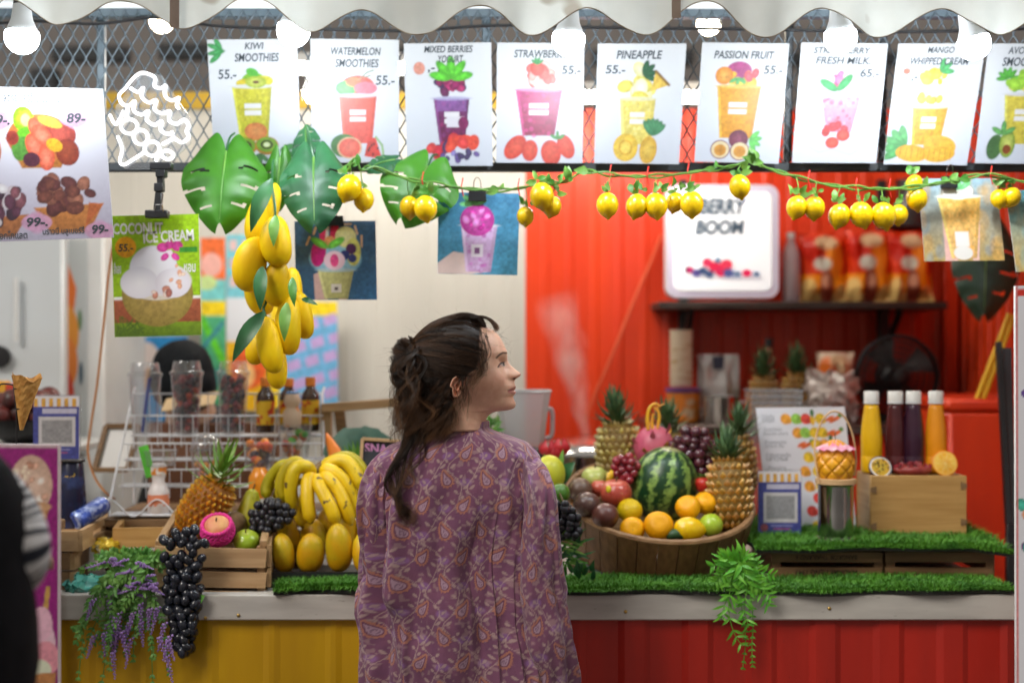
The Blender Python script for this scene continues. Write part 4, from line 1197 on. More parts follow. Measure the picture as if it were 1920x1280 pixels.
# ---- QR stands (codes left blank)
def qr_stand(px0, px1, py0, py1, d, label):
 W, H = px1 - px0, py1 - py0
 p = Paint(W, H, (70, 76, 150), step=1.5)
 p.rect(0, 0, W, H * .09, (225, 222, 225))
 for k in range(6):
  p.rect(W * (k + .1) / 6, H * .04, W * (k + .62) / 6, H * .17, (225, 170, 70)); p.rect(W * (k + .62) / 6, H * .04, W * (k + 1.1) / 6, H * .17, (225, 222, 228))
 p.rect(W * .2, H * .20, W * .95, H * .28, (196, 194, 215)); p.rect(W * .12, H * .33, W * .92, H * .80, (205, 203, 205)); p.rect(W * .19, H * .385, W * .85, H * .745, (150, 150, 153))
 p.rect(W * .3, H * .84, W * .8, H * .86, (150, 150, 200)); p.rect(W * .35, H * .89, W * .75, H * .91, (180, 90, 130)); p.ell(W * .14, H * .88, W * .09, H * .06, (150, 80, 90))
 c = Card('payment_stand', label, 'table sign', [(px0, py0), (px1, py0), (px1, py1), (px0, py1)], d, p, thick=.003)
 a, b = P(px0 - 1, py0 - 3, d - .002), P(px1 + 2, py1 + 4, d - .002)
 cx, cz = (a.x + b.x) / 2, (a.z + b.z) / 2
 part('holder', G().box((cx, d + .006, cz), (abs(b.x - a.x), .004, abs(a.z - b.z)), ch=.001), M['clear'], c.root)
 part('foot', G().box((cx, d + .025, b.z + .002), (abs(b.x - a.x), .06, .004), ch=.001), M['clear'], c.root)
 return c
qr_stand(62, 148, 742, 860, 3.62, 'blue payment sign stand beside the waffle cone')
# blue striped dispenser below it
t = thing('drink_tin', 'dark blue tapered tin under the payment sign stand', 'tin', P(145, 992, 3.62))
zb, z1 = P(0, 992, 3.62).z, P(0, 868, 3.62).z
cx = P(126, 0, 3.62).x
part('body', G().lathe([(S(24, 3.62), zb), (S(29, 3.62), zb + .01), (S(21, 3.62), z1 - .005), (S(19, 3.62), z1)], 24, Matrix.Translation((cx, 3.66, 0))), mat('dark blue tin', (.012, .016, .05), .25, col2=(.03, .05, .16), scale=14, lo=.5, hi=.62), t)
v, f = text_mesh('and', 0.1, .01)
g = G(); vv = (v - v.min(0)) / (v.max(0) - v.min(0))
for x, y in vv:
 pp = P(108 + x * 30, 902 - y * 14, 3.62)
 g.v.append((pp.x, 3.66 - math.sqrt(max(1e-6, S(21.5, 3.62) ** 2 - (pp.x - cx) ** 2)) - .0015, pp.z))
g.f = f
part('lettering', g, mat('gold print', (.6, .4, .05), .4), t, smooth=False)
part('lid', G().lathe([(S(24, 3.62), z1), (S(24, 3.62), z1 + .008), (S(20, 3.62), z1 + .012)], 24, Matrix.Translation((cx, 3.66, 0))), M['black'], t)
# waffle cone in wire holder
cd = 3.12
t = thing('waffle_cone', 'golden waffle cone standing in black wire holder', 'waffle cone', P(40, 806, cd))
n = 40
rows_ = []
ap, rim0 = P(40, 806, cd), P(51, 706, cd)
ax = rim0 - ap; L_ = ax.length; ax.normalize(); sx = ax.cross(Vector((0, 1, 0))).normalized(); sy = ax.cross(sx)
for j in range(15):
 u = j / 14
 row = []
 for k in range(n):
  a = 2 * math.pi * k / n
  r = S(3 + 23 * u, cd) * (1 + .05 * ((int(a / 2 / math.pi * 14) + j) % 2))
  lift = (1 + .05 * math.sin(2 * a) + .03 * math.sin(5 * a)) if j == 14 else 1
  row.append(ap + ax * L_ * u * lift + (sx * math.cos(a) + sy * math.sin(a)) * r)
 rows_.append(row)
part('cone', G().grid(np.array([[tuple(q) for q in r_] for r_ in rows_]), True), mat('waffle', (.62, .33, .085), .6, col2=(.46, .21, .04), scale=70, lo=.4, hi=.6, bump=.3, bscale=120), t, smooth=False)
part('ridge', G().tube([ap + ax * L_ * u + (sx * math.cos(4.2 + 2.4 * u) + sy * math.sin(4.2 + 2.4 * u)) * S(3.5 + 23.4 * u, cd) for u in np.linspace(.05, 1, 16)], .0016, 6), mat('toasted edge', (.40, .17, .03), .6), t)
t = thing('cone_holder', 'black bent wire rack holding the waffle cone', 'wire rack', P(20, 830, cd))
def wire(pts, nm='wire', r=.0018, par=None, m=None):
 return part(nm, G().tube(pts, r, 6), m or M['black'], par)
def hoop(c, r, nm='ring'):
 wire([c + Vector((r * math.cos(a), r * math.sin(a), .002 * math.cos(a))) for a in np.linspace(0, 2 * math.pi, 25)], nm, .0018, t)
hoop(P(47, 727, cd), S(19.5, cd)); hoop(P(43, 765, cd), S(11, cd))
wire(smooth_path([P(-25, 766, cd), P(-4, 730, cd), P(2, 720, cd), P(22, 721, cd), P(26, 728, cd), P(30, 765, cd)], 4), par=t)
wire([P(28, 727, cd), P(31, 765, cd), P(31, 835, cd + .01), P(31, 1000, cd + .03)], par=t)
wire([P(-25, 766, cd), P(-25, 1000, cd + .03)], par=t)
wire([P(-30, 1000, cd + .03), P(40, 1000, cd + .03)], par=t)
wire([P(-30, 1000, cd + .03), P(-30, 1002, cd + .3), P(40, 1002, cd + .3), P(40, 1000, cd + .03)], 'base_wire', par=t)
tb = thing('side_table', 'small dark table behind the ice cream board', 'table', (P(0, 1000, 3.2).x, 3.28, 0))
zt_ = P(0, 1001, cd + .03).z - .004
part('table_top', G().box((P(-70, 0, 3.2).x, 3.28, zt_ - .012), (.30, .36, .024), ch=.003), M['wooddark'], tb)
for sx_ in (-.13, .13):
 for sy_ in (-.14, .14):
  part('leg', G().box((P(-70, 0, 3.2).x + sx_, 3.28 + sy_, (zt_ - .024) / 2), (.03, .03, zt_ - .024), ch=.003), M['wooddark'], tb)
# ---- left trays
def slot_board(a, b, c_, d_, thick, m, par, nm='side_board', slot=True):
 """a board with a hand slot: corners a b (top) c d (bottom), clockwise from top left"""
 q = [Vector(x) for x in (a, b, c_, d_)]
 if not slot:
  return part(nm, slab(q, thick), m, par, smooth=False)
 def at(u, v):
  return (q[0] * (1 - u) + q[1] * u) * (1 - v) + (q[3] * (1 - u) + q[2] * u) * v
 us, vs = [0, .32, .72, 1], [0, .34, .66, 1]
 n = (q[1] - q[0]).cross(q[3] - q[0]).normalized()
 if n.y < 0:
  n = -n
 g = G()
 F_ = [[at(u, v) for u in us] for v in vs]; B_ = [[p_ + n * thick for p_ in r_] for r_ in F_]
 for i in range(3):
  for j in range(3):
   if i == 1 and j == 1:
    continue
   for S_ in (F_, B_):
    g.add([S_[i][j], S_[i][j + 1], S_[i + 1][j + 1], S_[i + 1][j]], [(0, 1, 2, 3)])
 def strip(A_, B2):
  g.add([A_[0], A_[1], B2[1], B2[0]], [(0, 1, 2, 3)])
 for (i0, j0, i1, j1) in ((0, 0, 0, 3), (3, 0, 3, 3), (0, 0, 3, 0), (0, 3, 3, 3), (1, 1, 1, 2), (2, 1, 2, 2), (1, 1, 2, 1), (1, 2, 2, 2)):
  strip((F_[i0][j0], F_[i1][j1]), (B_[i0][j0], B_[i1][j1]))
 return part(nm, g, m, par, smooth=False)
t = thing('wooden_tray', 'pale wooden tray with hand slot holding a blue can', 'tray', P(145, 1034, 3.5))
A0, A1, A2, A3 = P(40, 996, 3.50), P(145, 996, 3.50), P(145, 1033, 3.50), P(40, 1033, 3.50)
part('front_board', slab([A0, A1, A2, A3], .012), M['woodlight'], t, smooth=False)
slot_board(P(145.5, 994, 3.502), P(204, 962, 3.86), P(204, 998, 3.86), P(145.5, 1033, 3.502), .012, M['woodlighty'], t)
part('back_board', slab([P(70, 962, 3.86), P(203, 962, 3.87), P(203, 996, 3.87), P(70, 996, 3.86)], .012), M['woodlight'], t, smooth=False)
part('bottom_board', G().add([A3 + Vector((0, .01, .004)), A2 + Vector((-.014, .01, .004)), P(200, 996, 3.86), P(70, 996, 3.86)], [(0, 1, 2, 3)]), M['woodlight'], t, smooth=False)
t = thing('drink_can', 'blue patterned drink can lying in the wooden tray', 'can', P(165, 978, 3.66))
a, b = P(140, 978, 3.62), P(196, 944, 3.70)
ax = (b - a).normalized(); L_ = (b - a).length; r = S(18, 3.66)
T = Matrix.Translation(a) @ ax.to_track_quat('Z', 'Y').to_matrix().to_4x4()
part('body', G().lathe([(r * .8, 0), (r, .006), (r, L_ - .008), (r * .82, L_)], 26, T), mat('blue can print', (.03, .08, .42), .3, .2, col2=(.35, .45, .75), scale=70, lo=.45, hi=.62, detail=2), t)
part('lid', G().lathe([(r * .82, L_), (r * .80, L_ + .002), (r * .72, L_ - .002), (.0001, L_ - .002)], 26, T), M['steel'], t)
for k, (y0, y1) in enumerate(((1036, 1068), (1072, 1108))):
 t = thing('wooden_crate', ['weathered crate directly under the slotted tray', 'lowest weathered crate under the slotted tray on the counter'][k], 'crate', P(120, y1 + 2, 3.5))
 part('front_board', slab([P(40, y0, 3.5), P(130, y0, 3.5), P(130, y1, 3.5), P(40, y1, 3.5)], .012), M['wooddark'], t, smooth=False)
 part('side_board', slab([P(130.5, y0 + 1, 3.505), P(159, y0 - 12, 3.8), P(159, y1 - 16, 3.8), P(130.5, y1, 3.505)], .012), M['woodlighty'], t, smooth=False)
 part('bottom_board', G().box((P(90, 0, 3.65).x, 3.66, P(0, y1, 3.5).z + .006), (.11, .28, .01)), M['wooddark'], t)
t = thing('wooden_tray', 'shallow empty wooden tray under the white wire rack', 'tray', P(265, 1024, 3.62))
d = 3.64
part('front_board', slab([P(211, 990, d), P(330, 988, d), P(330, 1024, d), P(211, 1026, d)], .014), M['boxwood'], t, smooth=False)
part('back_board', slab([P(232, 962, d + .2), P(340, 962, d + .2), P(340, 996, d + .2), P(232, 996, d + .2)], .014), M['boxwood'], t, smooth=False)
part('side_board', slab([P(211.5, 989, d + .005), P(233, 962, d + .2), P(233, 994, d + .2), P(211.5, 1025, d + .005)], .014), M['boxwood'], t, smooth=False)
part('bottom_board', G().add([P(213, 1022, d + .01), P(328, 1022, d + .01), P(338, 994, d + .2), P(235, 994, d + .2)], [(0, 1, 2, 3)]), M['wooddark'], t, smooth=False)
# support block under the rack and trays so that they stand on the counter
t = thing('wooden_crate', 'dark crate behind the fruit boxes carrying the white wire rack', 'crate', P(420, 1040, 3.95))
zr = P(0, 972, 3.75).z
part('top_board', G().box((P(410, 0, 3.9).x, 3.95, zr - .012), (.56, .40, .02)), M['wooddark'], t)
for k in range(2):
 part('front_board', G().box((P(410, 0, 3.9).x, 3.76, CT + .035 + k * .055), (.56, .015, .045)), M['wooddark'], t)
for sx_ in (-.26, .26):
 part('corner_post', G().box((P(410, 0, 3.9).x + sx_, 3.785, (CT + zr - .022) / 2 + .001), (.03, .03, zr - .024 - CT)), M['wooddark'], t)
 part('corner_post', G().box((P(410, 0, 3.9).x + sx_, 4.12, (CT + zr - .022) / 2 + .001), (.03, .03, zr - .024 - CT)), M['wooddark'], t)
# yellow snack packet and teal bag lying behind the lavender
def crumple(name, label, cat, px, py, w, h, d, m, seed, amp=.012, dep=.06):
 rr = np.random.default_rng(seed)
 c = P(px, py, d)
 n = 14
 A = np.zeros((n, n, 3))
 for i in range(n):
  for j in range(n):
   u, v = j / (n - 1) * 2 - 1, i / (n - 1) * 2 - 1
   A[i, j] = (c.x + u * S(w, d) / 2 * (1 - .12 * v * v), d - dep * (1 - u * u) * (1 - v * v), c.z - v * S(h, d) / 2 * (1 - .15 * u * u))
 A += (rr.random((n, n, 3)) - .5) * amp
 g = G().grid(A)
 B_ = A.copy(); B_[..., 1] = 2 * d - A[..., 1] + .002
 g.grid(B_)
 return single(name, g, m, label, cat, loc=c + Vector((0, 0, -S(h, d) / 2)), smooth=True)
crumple('snack_packet', 'crumpled yellow snack packet behind the lavender', 'packet', 203, 1022, 60, 30, 3.66, mat('yellow foil', (.75, .52, .03), .3, .2, col2=(.6, .55, .4), scale=14, lo=.55, hi=.6), 3)
crumple('plastic_bag', 'teal thin plastic bag on the counter by the lavender', 'plastic bag', 158, 1098, 76, 42, 3.52, mat('teal plastic film', (.05, .34, .27), .25, col2=(.12, .45, .38), scale=20, alpha=.75), 5, .02)
g = G().tube(smooth_path([P(212, 455, 3.9), P(203, 520, 3.9), P(193, 620, 3.9), P(182, 720, 3.9), P(170, 800, 3.9), P(165, 850, 3.9), P(178, 895, 3.9), P(200, 925, 3.9), P(215, 935, 3.95)], 6), .0035, 6)
single('orange_cable', g, mat('orange cable', (.55, .25, .10), .5), 'thin orange cable hanging beside the coconut poster', 'cable')
t = thing('wood_frame', 'small wood framed card leaning beside the wire rack', 'picture frame', P(205, 880, 4.1))
fr = [P(200, 798, 4.15), P(262, 798, 4.15), P(240, 880, 4.1), P(178, 880, 4.1)]
part('card', slab(fr, .006), M['white'], t, smooth=False)
for i in range(4):
 part('frame_bar', G().bar(fr[i] + Vector((0, -.006, 0)), fr[(i + 1) % 4] + Vector((0, -.006, 0)), .014, .012, up=(0, -1, 0)), M['wooddark'], t)
# ---- white wire rack
rk = thing('wire_rack', 'white stepped wire display rack holding cups and bottles', 'display rack', P(405, 972, 3.8))
M['wirewhite'] = mat('white coated wire', (.74, .76, .80), .35)
tiers = [(966, 936, 205, 610, 3.76), (912, 880, 222, 608, 3.84), (862, 831, 232, 607, 3.92), (817, 779, 244, 606, 4.0), (790, 738, 250, 604, 4.09)]
wz = mesh_of('upright_wire', G().tube([(0, 0, 0), (0, 0, 1)], .0014, 6), M['wirewhite'])
for k, (ys, yr, x0, x1, d) in enumerate(tiers):
 if k < 4:
  a, b = P(x0, ys, d), P(x1, ys, d)
  part('shelf', G().box(((a.x + b.x) / 2, d + .036, a.z), (b.x - a.x, .072, .006), ch=.002), M['wirewhite'], rk)
 if k == 0:
  pts = []
  for i in range(61):
   u = i / 60
   pts.append(P(x0 + (x1 - x0) * u, 952 - 16 * math.cos(u * 2 * math.pi * 4.5), d - .002))
  part('wave_wire', G().tube(pts, .002, 6), M['wirewhite'], rk)
  continue
 part('rail', G().tube([P(x0, yr, d), P(x1, yr, d)], .0026, 8), M['wirewhite'], rk)
 zl = P(0, yr, d).z - P(0, tiers[k - 1][0] if k == 4 else ys, d).z
 lowz = P(0, ys, d).z if k < 4 else P(0, 817, 4.0).z
 x = x0 + 8
 while x < x1 - 4:
  q = P(x, yr, d)
  inst('upright_wire', wz, rk, (q.x, d, lowz - .03), None, (1, 1, q.z - lowz + .03))
  x += 22
for x0, x1 in ((205, 250), (610, 604)):
 part('side_frame', G().tube([P(x0, 968, 3.75), P(x0 - 1, 945, 3.755), P((x0 + x1) / 2, 840, 3.92), P(x1, 737, 4.10), P(x1 + 4, 726, 4.12)], .0035, 8), M['wirewhite'], rk)
 part('back_leg', G().tube([P(x1, 737, 4.11), (P(x1, 737, 4.11).x, 4.12, zr)], .0035, 8), M['wirewhite'], rk)
# cups and bottles on the rack
def cup_geo(c, rt, rb, h, n=24):
 return G().lathe([(rb * .9, 0.002), (rb, 0), (rb + (rt - rb) * .5, h * .5), (rt, h), (rt * 1.05, h), (rt * 1.05, h + .004), (rt * .98, h + .004)], n, Matrix.Translation(c))
def clear_cup(name, label, px, ytop, ybot, wt, wb, d, lid=None, group=None):
 b = P(px, ybot, d)
 h = S(ybot - ytop, d)
 t = thing(name, label, 'cup', b, group)
 part('wall', cup_geo(b, S(wt / 2, d), S(wb / 2, d), h), M['clear'], t)
 rt = S(wt / 2, d)
 top = b + Vector((0, 0, h + .004))
 if lid == 'flat':
  part('lid', G().lathe([(rt * 1.08, 0), (rt * 1.08, .006), (rt * .92, .010), (rt * .86, .030), (rt * .80, .036), (.0001, .036)], 24, Matrix.Translation(top)), M['clear'], t)
 if lid == 'dome':
  part('lid', G().lathe([(rt * 1.08, 0), (rt * 1.08, .006)] + [(rt * .98 * math.cos(a), .006 + rt * .85 * math.sin(a)) for a in np.linspace(0, 1.5, 9)], 24, Matrix.Translation(top)), M['clear'], t)
 return t, b, h
def fill_pieces(t, b, h, rt, rb, n, size, cols, nm='contents', lo=0.05, hi=.95, seed=1):
 rr = random.Random(seed)
 g = G()
 for i in range(n):
  u = lo + (hi - lo) * (i + .5) / n
  r = (rb + (rt - rb) * u) * .95 - size
  a = rr.uniform(0, 6.28); q = max(0, r) * math.sqrt(rr.uniform(.3, 1))
  z = size * rr.uniform(.8, 1.2)
  g.ell(b + Vector((q * math.cos(a), q * math.sin(a), .004 + h * u)), (z, z * .9, z * .95), nu=8, nv=6, col=rr.choice(cols))
 part(nm, g, M['gloss'], t, 'all', kind='stuff')
M['gloss'] = mat('glossy small fruit', (1, 1, 1), .3, vcol=True, col2=(.7, .7, .7), scale=50)
bc = [L3(35, 25, 40), L3(130, 30, 40), L3(90, 20, 40), L3(30, 25, 35), L3(160, 50, 45), L3(50, 30, 50)]
t, b, h = clear_cup('clear_cup', 'empty lidded clear cup with blue straw on the rack', 272, 706, 812, 60, 46, 4.03, 'flat', 'clear cups on the wire rack')
part('straw', G().tube([b + Vector((-.008, 0, .004)), b + Vector((.012, 0, h * .98))], .005, 8), mat('blue straw', (.03, .06, .35), .3), t)
for px, lab, sd in ((350, 'lidded clear cup of red and black berries next to the empty cup', 4), (437, 'lidded clear cup of dark berries nearest the amber bottles', 9)):
 t, b, h = clear_cup('berry_cup', lab, px, 703, 812, 58, 44, 4.03, 'flat', 'clear cups on the wire rack')
 fill_pieces(t, b, h, S(29, 4.03), S(22, 4.03), 110, .010, bc + ([L3(190, 70, 40)] if sd == 4 else []), seed=sd)
M['amber'] = mat('amber glass', (.035, .012, .004), .08, col2=(.06, .02, .005), scale=5, coat=.6)
def amber_bottle(px, y0, y1, d, label):
 b = P(px, y1, d); h = S(y1 - y0, d); r = S(17, d)
 t = thing('amber_bottle', label, 'bottle', b, 'amber tonic bottles on the rack')
 T = Matrix.Translation(b)
 part('glass', G().lathe([(r * .9, 0), (r, .004), (r, h * .62), (r * .9, h * .70), (r * .5, h * .80), (r * .48, h * .86)], 22, T), M['amber'], t)
 part('cap', G().lathe([(r * .56, h * .84), (r * .58, h * .98), (r * .5, h)], 20, T), mat('orange cap', (.80, .24, .02), .4), t)
 part('label_band', G().lathe([(r * 1.015, h * .14), (r * 1.015, h * .58)], 22, T), mat('yellow label', (.78, .48, .02), .4, col2=(.55, .05, .02), scale=45, lo=.55, hi=.6), t)
amber_bottle(498, 708, 810, 4.02, 'amber bottle with orange cap next to the berry cups')
amber_bottle(541, 709, 806, 4.07, 'amber bottle behind the small yogurt drink')
amber_bottle(582, 707, 808, 4.03, 'amber bottle at the end of the rack by the wooden beam')
M['yog'] = mat('cream yogurt bottle', (.66, .50, .36), .4, col2=(.70, .30, .12), scale=28, lo=.58, hi=.63)
def yogurt(px, y0, y1, w, d, label, capm):
 b = P(px, y1, d); h = S(y1 - y0, d); r = S(w / 2, d)
 t = thing('yogurt_bottle', label, 'bottle', b, 'small drink bottles on the rack')
 T = Matrix.Translation(b)
 part('bottle', G().lathe([(r * .9, 0), (r, .004), (r, h * .42), (r * .72, h * .52), (r * .70, h * .58), (r * .95, h * .68), (r * .95, h * .80), (r * .7, h * .92), (r * .6, h * .95)], 22, T), M['yog'], t)
 part('cap', G().lathe([(r * .66, h * .94), (r * .68, h * .985), (r * .6, h)], 20, T), capm, t)
yogurt(548, 734, 800, 34, 3.96, 'little cream yogurt bottle with blue foil cap', mat('blue foil cap', (.06, .22, .55), .3))
t, b, h = clear_cup('clear_cup', 'wide clear cup carrying the blue capped yogurt bottle', 552, 798, 860, 66, 50, 3.95, None, 'clear cups on the wire rack')
fill_pieces(t, b, h, S(33, 3.95), S(25, 3.95), 24, .011, [L3(225, 80, 60), L3(240, 220, 200), L3(80, 190, 60), L3(240, 140, 60)], lo=.05, hi=.75, seed=3)
t, b, h = clear_cup('clear_cup', 'clear cup with domed lid in the middle of the rack', 388, 846, 908, 62, 46, 3.86, 'dome', 'clear cups on the wire rack')
fill_pieces(t, b, h, S(31, 3.86), S(23, 3.86), 22, .010, [L3(240, 150, 150), L3(245, 160, 60), L3(235, 220, 210)], lo=.05, hi=.6, seed=5)
t, b, h = clear_cup('clear_cup', 'clear cup of orange slices above the orange juice bottle', 487, 832, 876, 64, 50, 3.85, None, 'clear cups on the wire rack')
fill_pieces(t, b, h, S(32, 3.85), S(25, 3.85), 22, .013, [L3(245, 140, 30), L3(250, 160, 60), L3(60, 50, 80), L3(230, 90, 60)], lo=.1, hi=1.0, seed=6)
t = thing('juice_bottle', 'orange juice bottle standing under the cup of orange slices', 'bottle', P(487, 964, 3.80), 'small drink bottles on the rack')
T = Matrix.Translation(P(487, 964, 3.80)); h = S(88, 3.8); r = S(21, 3.8)
part('bottle', G().lathe([(r * .85, 0), (r * .9, .006), (r, h * .5), (r * .98, h * .8), (r * .7, h * .92), (r * .5, h)], 24, T), mat('orange juice', (.80, .32, .02), .2, col2=(.72, .24, .015), scale=12), t)
part('label_band', G().lathe([(r * .98, h * .1), (r * 1.02, h * .36)], 24, T), M['white'], t)
t, b, h = clear_cup('clear_cup', 'clear cup with green paper tag on the lowest rack step', 300, 846, 872, 62, 54, 3.80, None, 'clear cups on the wire rack')
part('green_tag', G().box(b + Vector((-.03, -.02, .012)), (.026, .002, .085), Euler((0, R(-14), 0)), ch=.0005), mat('green tag', (.12, .60, .05), .5), t)
t = thing('milk_bottle', 'white drink bottle with orange label on the lowest rack step', 'bottle', P(297, 964, 3.79), 'small drink bottles on the rack')
T = Matrix.Translation(P(297, 964, 3.79)); h = S(96, 3.79); r = S(20, 3.79)
part('bottle', G().lathe([(r * .9, 0), (r, .005), (r, h * .45), (r * .75, h * .56), (r * .55, h * .66), (r * .7, h * .80), (r * .75, h * .92), (r * .6, h)], 24, T), mat('milky plastic', (.74, .68, .66), .35), t)
part('label_band', G().lathe([(r * 1.01, h * .18), (r * 1.01, h * .40)], 24, T), mat('orange label', (.78, .25, .12), .5, col2=(.75, .7, .68), scale=60, lo=.55, hi=.62), t)
part('neck_label', G().lathe([(r * .72, h * .78), (r * .77, h * .93)], 24, T), mat('orange neck label', (.82, .28, .04), .5, col2=(.85, .80, .75), scale=60, lo=.52, hi=.6), t)
# ---- fruit crate
ck = thing('fruit_crate', 'pale slatted crate of mixed fruit with black grapes over its edge', 'crate', P(400, 1112, 3.5))
fd, bd = 3.475, 3.80
for y0, y1 in ((1024, 1062), (1068, 1100), (1104, 1113)):
 part('front_slat', slab([P(290, y0, fd), P(500, y0 + 6, fd), P(497, y1 + 2, fd), P(292, y1, fd)], .010), M['woodlight'], ck, smooth=False)
for xf, xb_, s_ in ((290, 332, 0), (500, 512, 1)):
 for (y0, y1) in ((1024, 1062), (1068, 1100)):
  part('side_slat', slab([P(xf, y0 - 2, fd + .011), P(xb_, y0 - 66, bd), P(xb_, y1 - 66, bd), P(xf, y1, fd + .011)], .010), M['woodlighty'], ck, smooth=False)
 part('top_rail', G().bar(P(xf + (8 if s_ == 0 else -6), 1019, fd + .012), P(xb_ + (4 if s_ == 0 else -4), 956, bd), .018, .016), M['woodlighty'], ck)
 part('corner_post', G().bar(P(xf + (12 if s_ == 0 else -9), 1022, fd + .024), P(xf + (12 if s_ == 0 else -9), 1112, fd + .024), .022, .02, up=(0, -1, 0)), M['woodlightz'], ck)
part('back_slat', slab([P(332, 958, bd), P(512, 960, bd), P(512, 1000, bd), P(332, 1000, bd)], .010), M['woodlight'], ck, smooth=False)
part('bottom', G().add([P(294, 1060, fd + .014), P(498, 1062, fd + .014), P(508, 1010, bd), P(334, 1010, bd)], [(0, 1, 2, 3)]), M['wooddark'], ck, smooth=False)
E1 = [L3(190, 100, 0), L3(236, 140, 10), L3(236, 180, 30), L3(250, 180, 40), L3(214, 186, 80)]
pineapple('pineapple', 'small orange pineapple with fresh green crown in the crate', (352, 1000), (418, 900), 88, 3.62, mat('pineapple flesh orange', (.30, .11, .008), .6), E1, (405, 912), (428, 838), M['pinecrowng'], leafw=7, nleaf=30, spread=44, rows=10)
M['peach'] = mat('peach skin', (.70, .24, .12), .5, col2=(.80, .48, .16), scale=14, lo=.4, hi=.6, sheen=.3)
ball('peach', 'pink peach wrapped in hot pink foam net', 'peach', 408, 992, 28, 3.52, M['peach'], .9, True, True, tilt=(38, 0))
t = thing('foam_net', 'hot pink foam net sleeve around the peach', 'fruit net', P(408, 1026, 3.52))
c = P(408, 994, 3.52); Rm = Euler((R(38), 0, 0)).to_matrix()
M['foam'] = mat('pink foam', (.80, .035, .30), .6)
rr_ = S(29.5, 3.52)
for k in range(22):
 a0 = 2 * math.pi * k / 22
 pts = []
 for j in range(9):
  th = -1.15 + 1.75 * j / 8
  a = a0 + (.14 if j % 2 else -.14)
  pts.append(c + Rm @ Vector((math.cos(a) * math.cos(th), math.sin(a) * math.cos(th), math.sin(th) * .92)) * rr_ * 1.05)
 part('strand', G().tube(smooth_path(pts, 3), .0030, 6), M['foam'], t)
pts = [c + Rm @ Vector((math.cos(a) * .86, math.sin(a) * .86, .50 + .04 * math.sin(a * 22))) * rr_ * 1.06 for a in np.linspace(0, 2 * math.pi, 90)]
part('lip', G().tube(pts, .0048, 8), M['foam'], t)
M['kiwi'] = mat('kiwi skin', (.13, .075, .03), .8, col2=(.20, .12, .05), scale=50, bump=.4, bscale=200)
ball('kiwi', 'brown kiwi between the peach and the pear', 'kiwi', 441, 986, 23, 3.62, M['kiwi'], 1.2, False, False)
M['pear'] = mat('yellow green pear', (.50, .45, .02), .4, col2=(.42, .48, .03), scale=8, speck=(.3, .3, .02), speckscale=120, specklo=.66)
b = P(462, 1002, 3.66); r = S(27, 3.66)
t = thing('pear', 'tall yellow green pear at the back of the crate', 'pear', b)
part('skin', G().lathe([(.0001, 0), (r * .5, r * .05), (r * .9, r * .4), (r, r * .95), (r * .95, r * 1.4), (r * .72, r * 2.1), (r * .58, r * 2.6), (r * .42, r * 3.0), (r * .15, r * 3.2), (.0001, r * 3.15)], 24, Matrix.Translation(b) @ Euler((0, R(8), 0)).to_matrix().to_4x4()), M['pear'], t, 'all')
part('stalk', G().tube([b + Vector((r * .45, 0, r * 3.1)), b + Vector((r * .6, 0, r * 3.5))], .002, 6), M['twig'], t)
M['gapple'] = mat('shiny green apple', (.30, .46, .02), .22, col2=(.40, .50, .04), scale=12, coat=.4)
ball('green_apple', 'green apple in front of the black berries in the crate', 'apple', 462, 1014, 25, 3.55, M['gapple'], .86, True, True, tilt=(28, 0))
ball('green_apple', 'green apple partly hidden behind its twin in the crate', 'apple', 480, 1004, 22, 3.62, M['gapple'], .9, True, False, tilt=(20, 0))
M['blackgrape'] = mat('black grape', (.006, .008, .014), .22, col2=(.018, .022, .034), scale=1.2, lo=.3, hi=.7, coat=.3, rand=.3)
M['blackberry'] = mat('black berry', (.008, .008, .012), .35, col2=(.02, .02, .028), scale=1.5, rand=.3)
grape_bunch('black_berries', 'bunch of small black berries between pear and bananas', cluster_pts([(938, 500, 524), (948, 484, 536), (960, 470, 548), (972, 474, 540), (984, 480, 530), (994, 476, 512)], 13, 2, 2, .03), 3.60, 8.5, M['blackberry'], 1.0, stemtop=[(508, 935, 3.62), (515, 915, 3.64)])
gp = [(308, 1012), (330, 1000), (352, 998), (320, 1020), (340, 1018), (362, 1008), (371, 1020), (384, 1018), (334, 1008), (356, 1022), (366, 992), (346, 1008)]
gp += [(308, 1044), (326, 1048), (342, 1042), (362, 1036), (378, 1046), (318, 1058), (336, 1058), (354, 1050), (368, 1060)]
gp = [(x, y, -.02) for x, y in gp] + cluster_pts([(1070, 322, 366), (1084, 316, 372), (1098, 312, 374), (1112, 312, 376), (1126, 316, 372), (1140, 318, 372), (1154, 322, 368), (1168, 326, 366), (1182, 328, 362), (1196, 330, 360), (1210, 332, 358), (1222, 340, 352)], 17, 5, 2, .022)
t = grape_bunch('black_grapes', 'long bunch of black grapes trailing over the crate edge', gp, 3.432, 9.5, M['blackgrape'], 1.38, loc=P(345, 1235, 3.43), stemtop=[(346, 1000, 3.45), (345, 1060, 3.432), (347, 1140, 3.432), (346, 1220, 3.432)])
part('leaf', G().leaf(P(362, 1132, 3.43), P(384, 1116, 3.41), S(13, 3.43), n=6), M['leaf'], t)
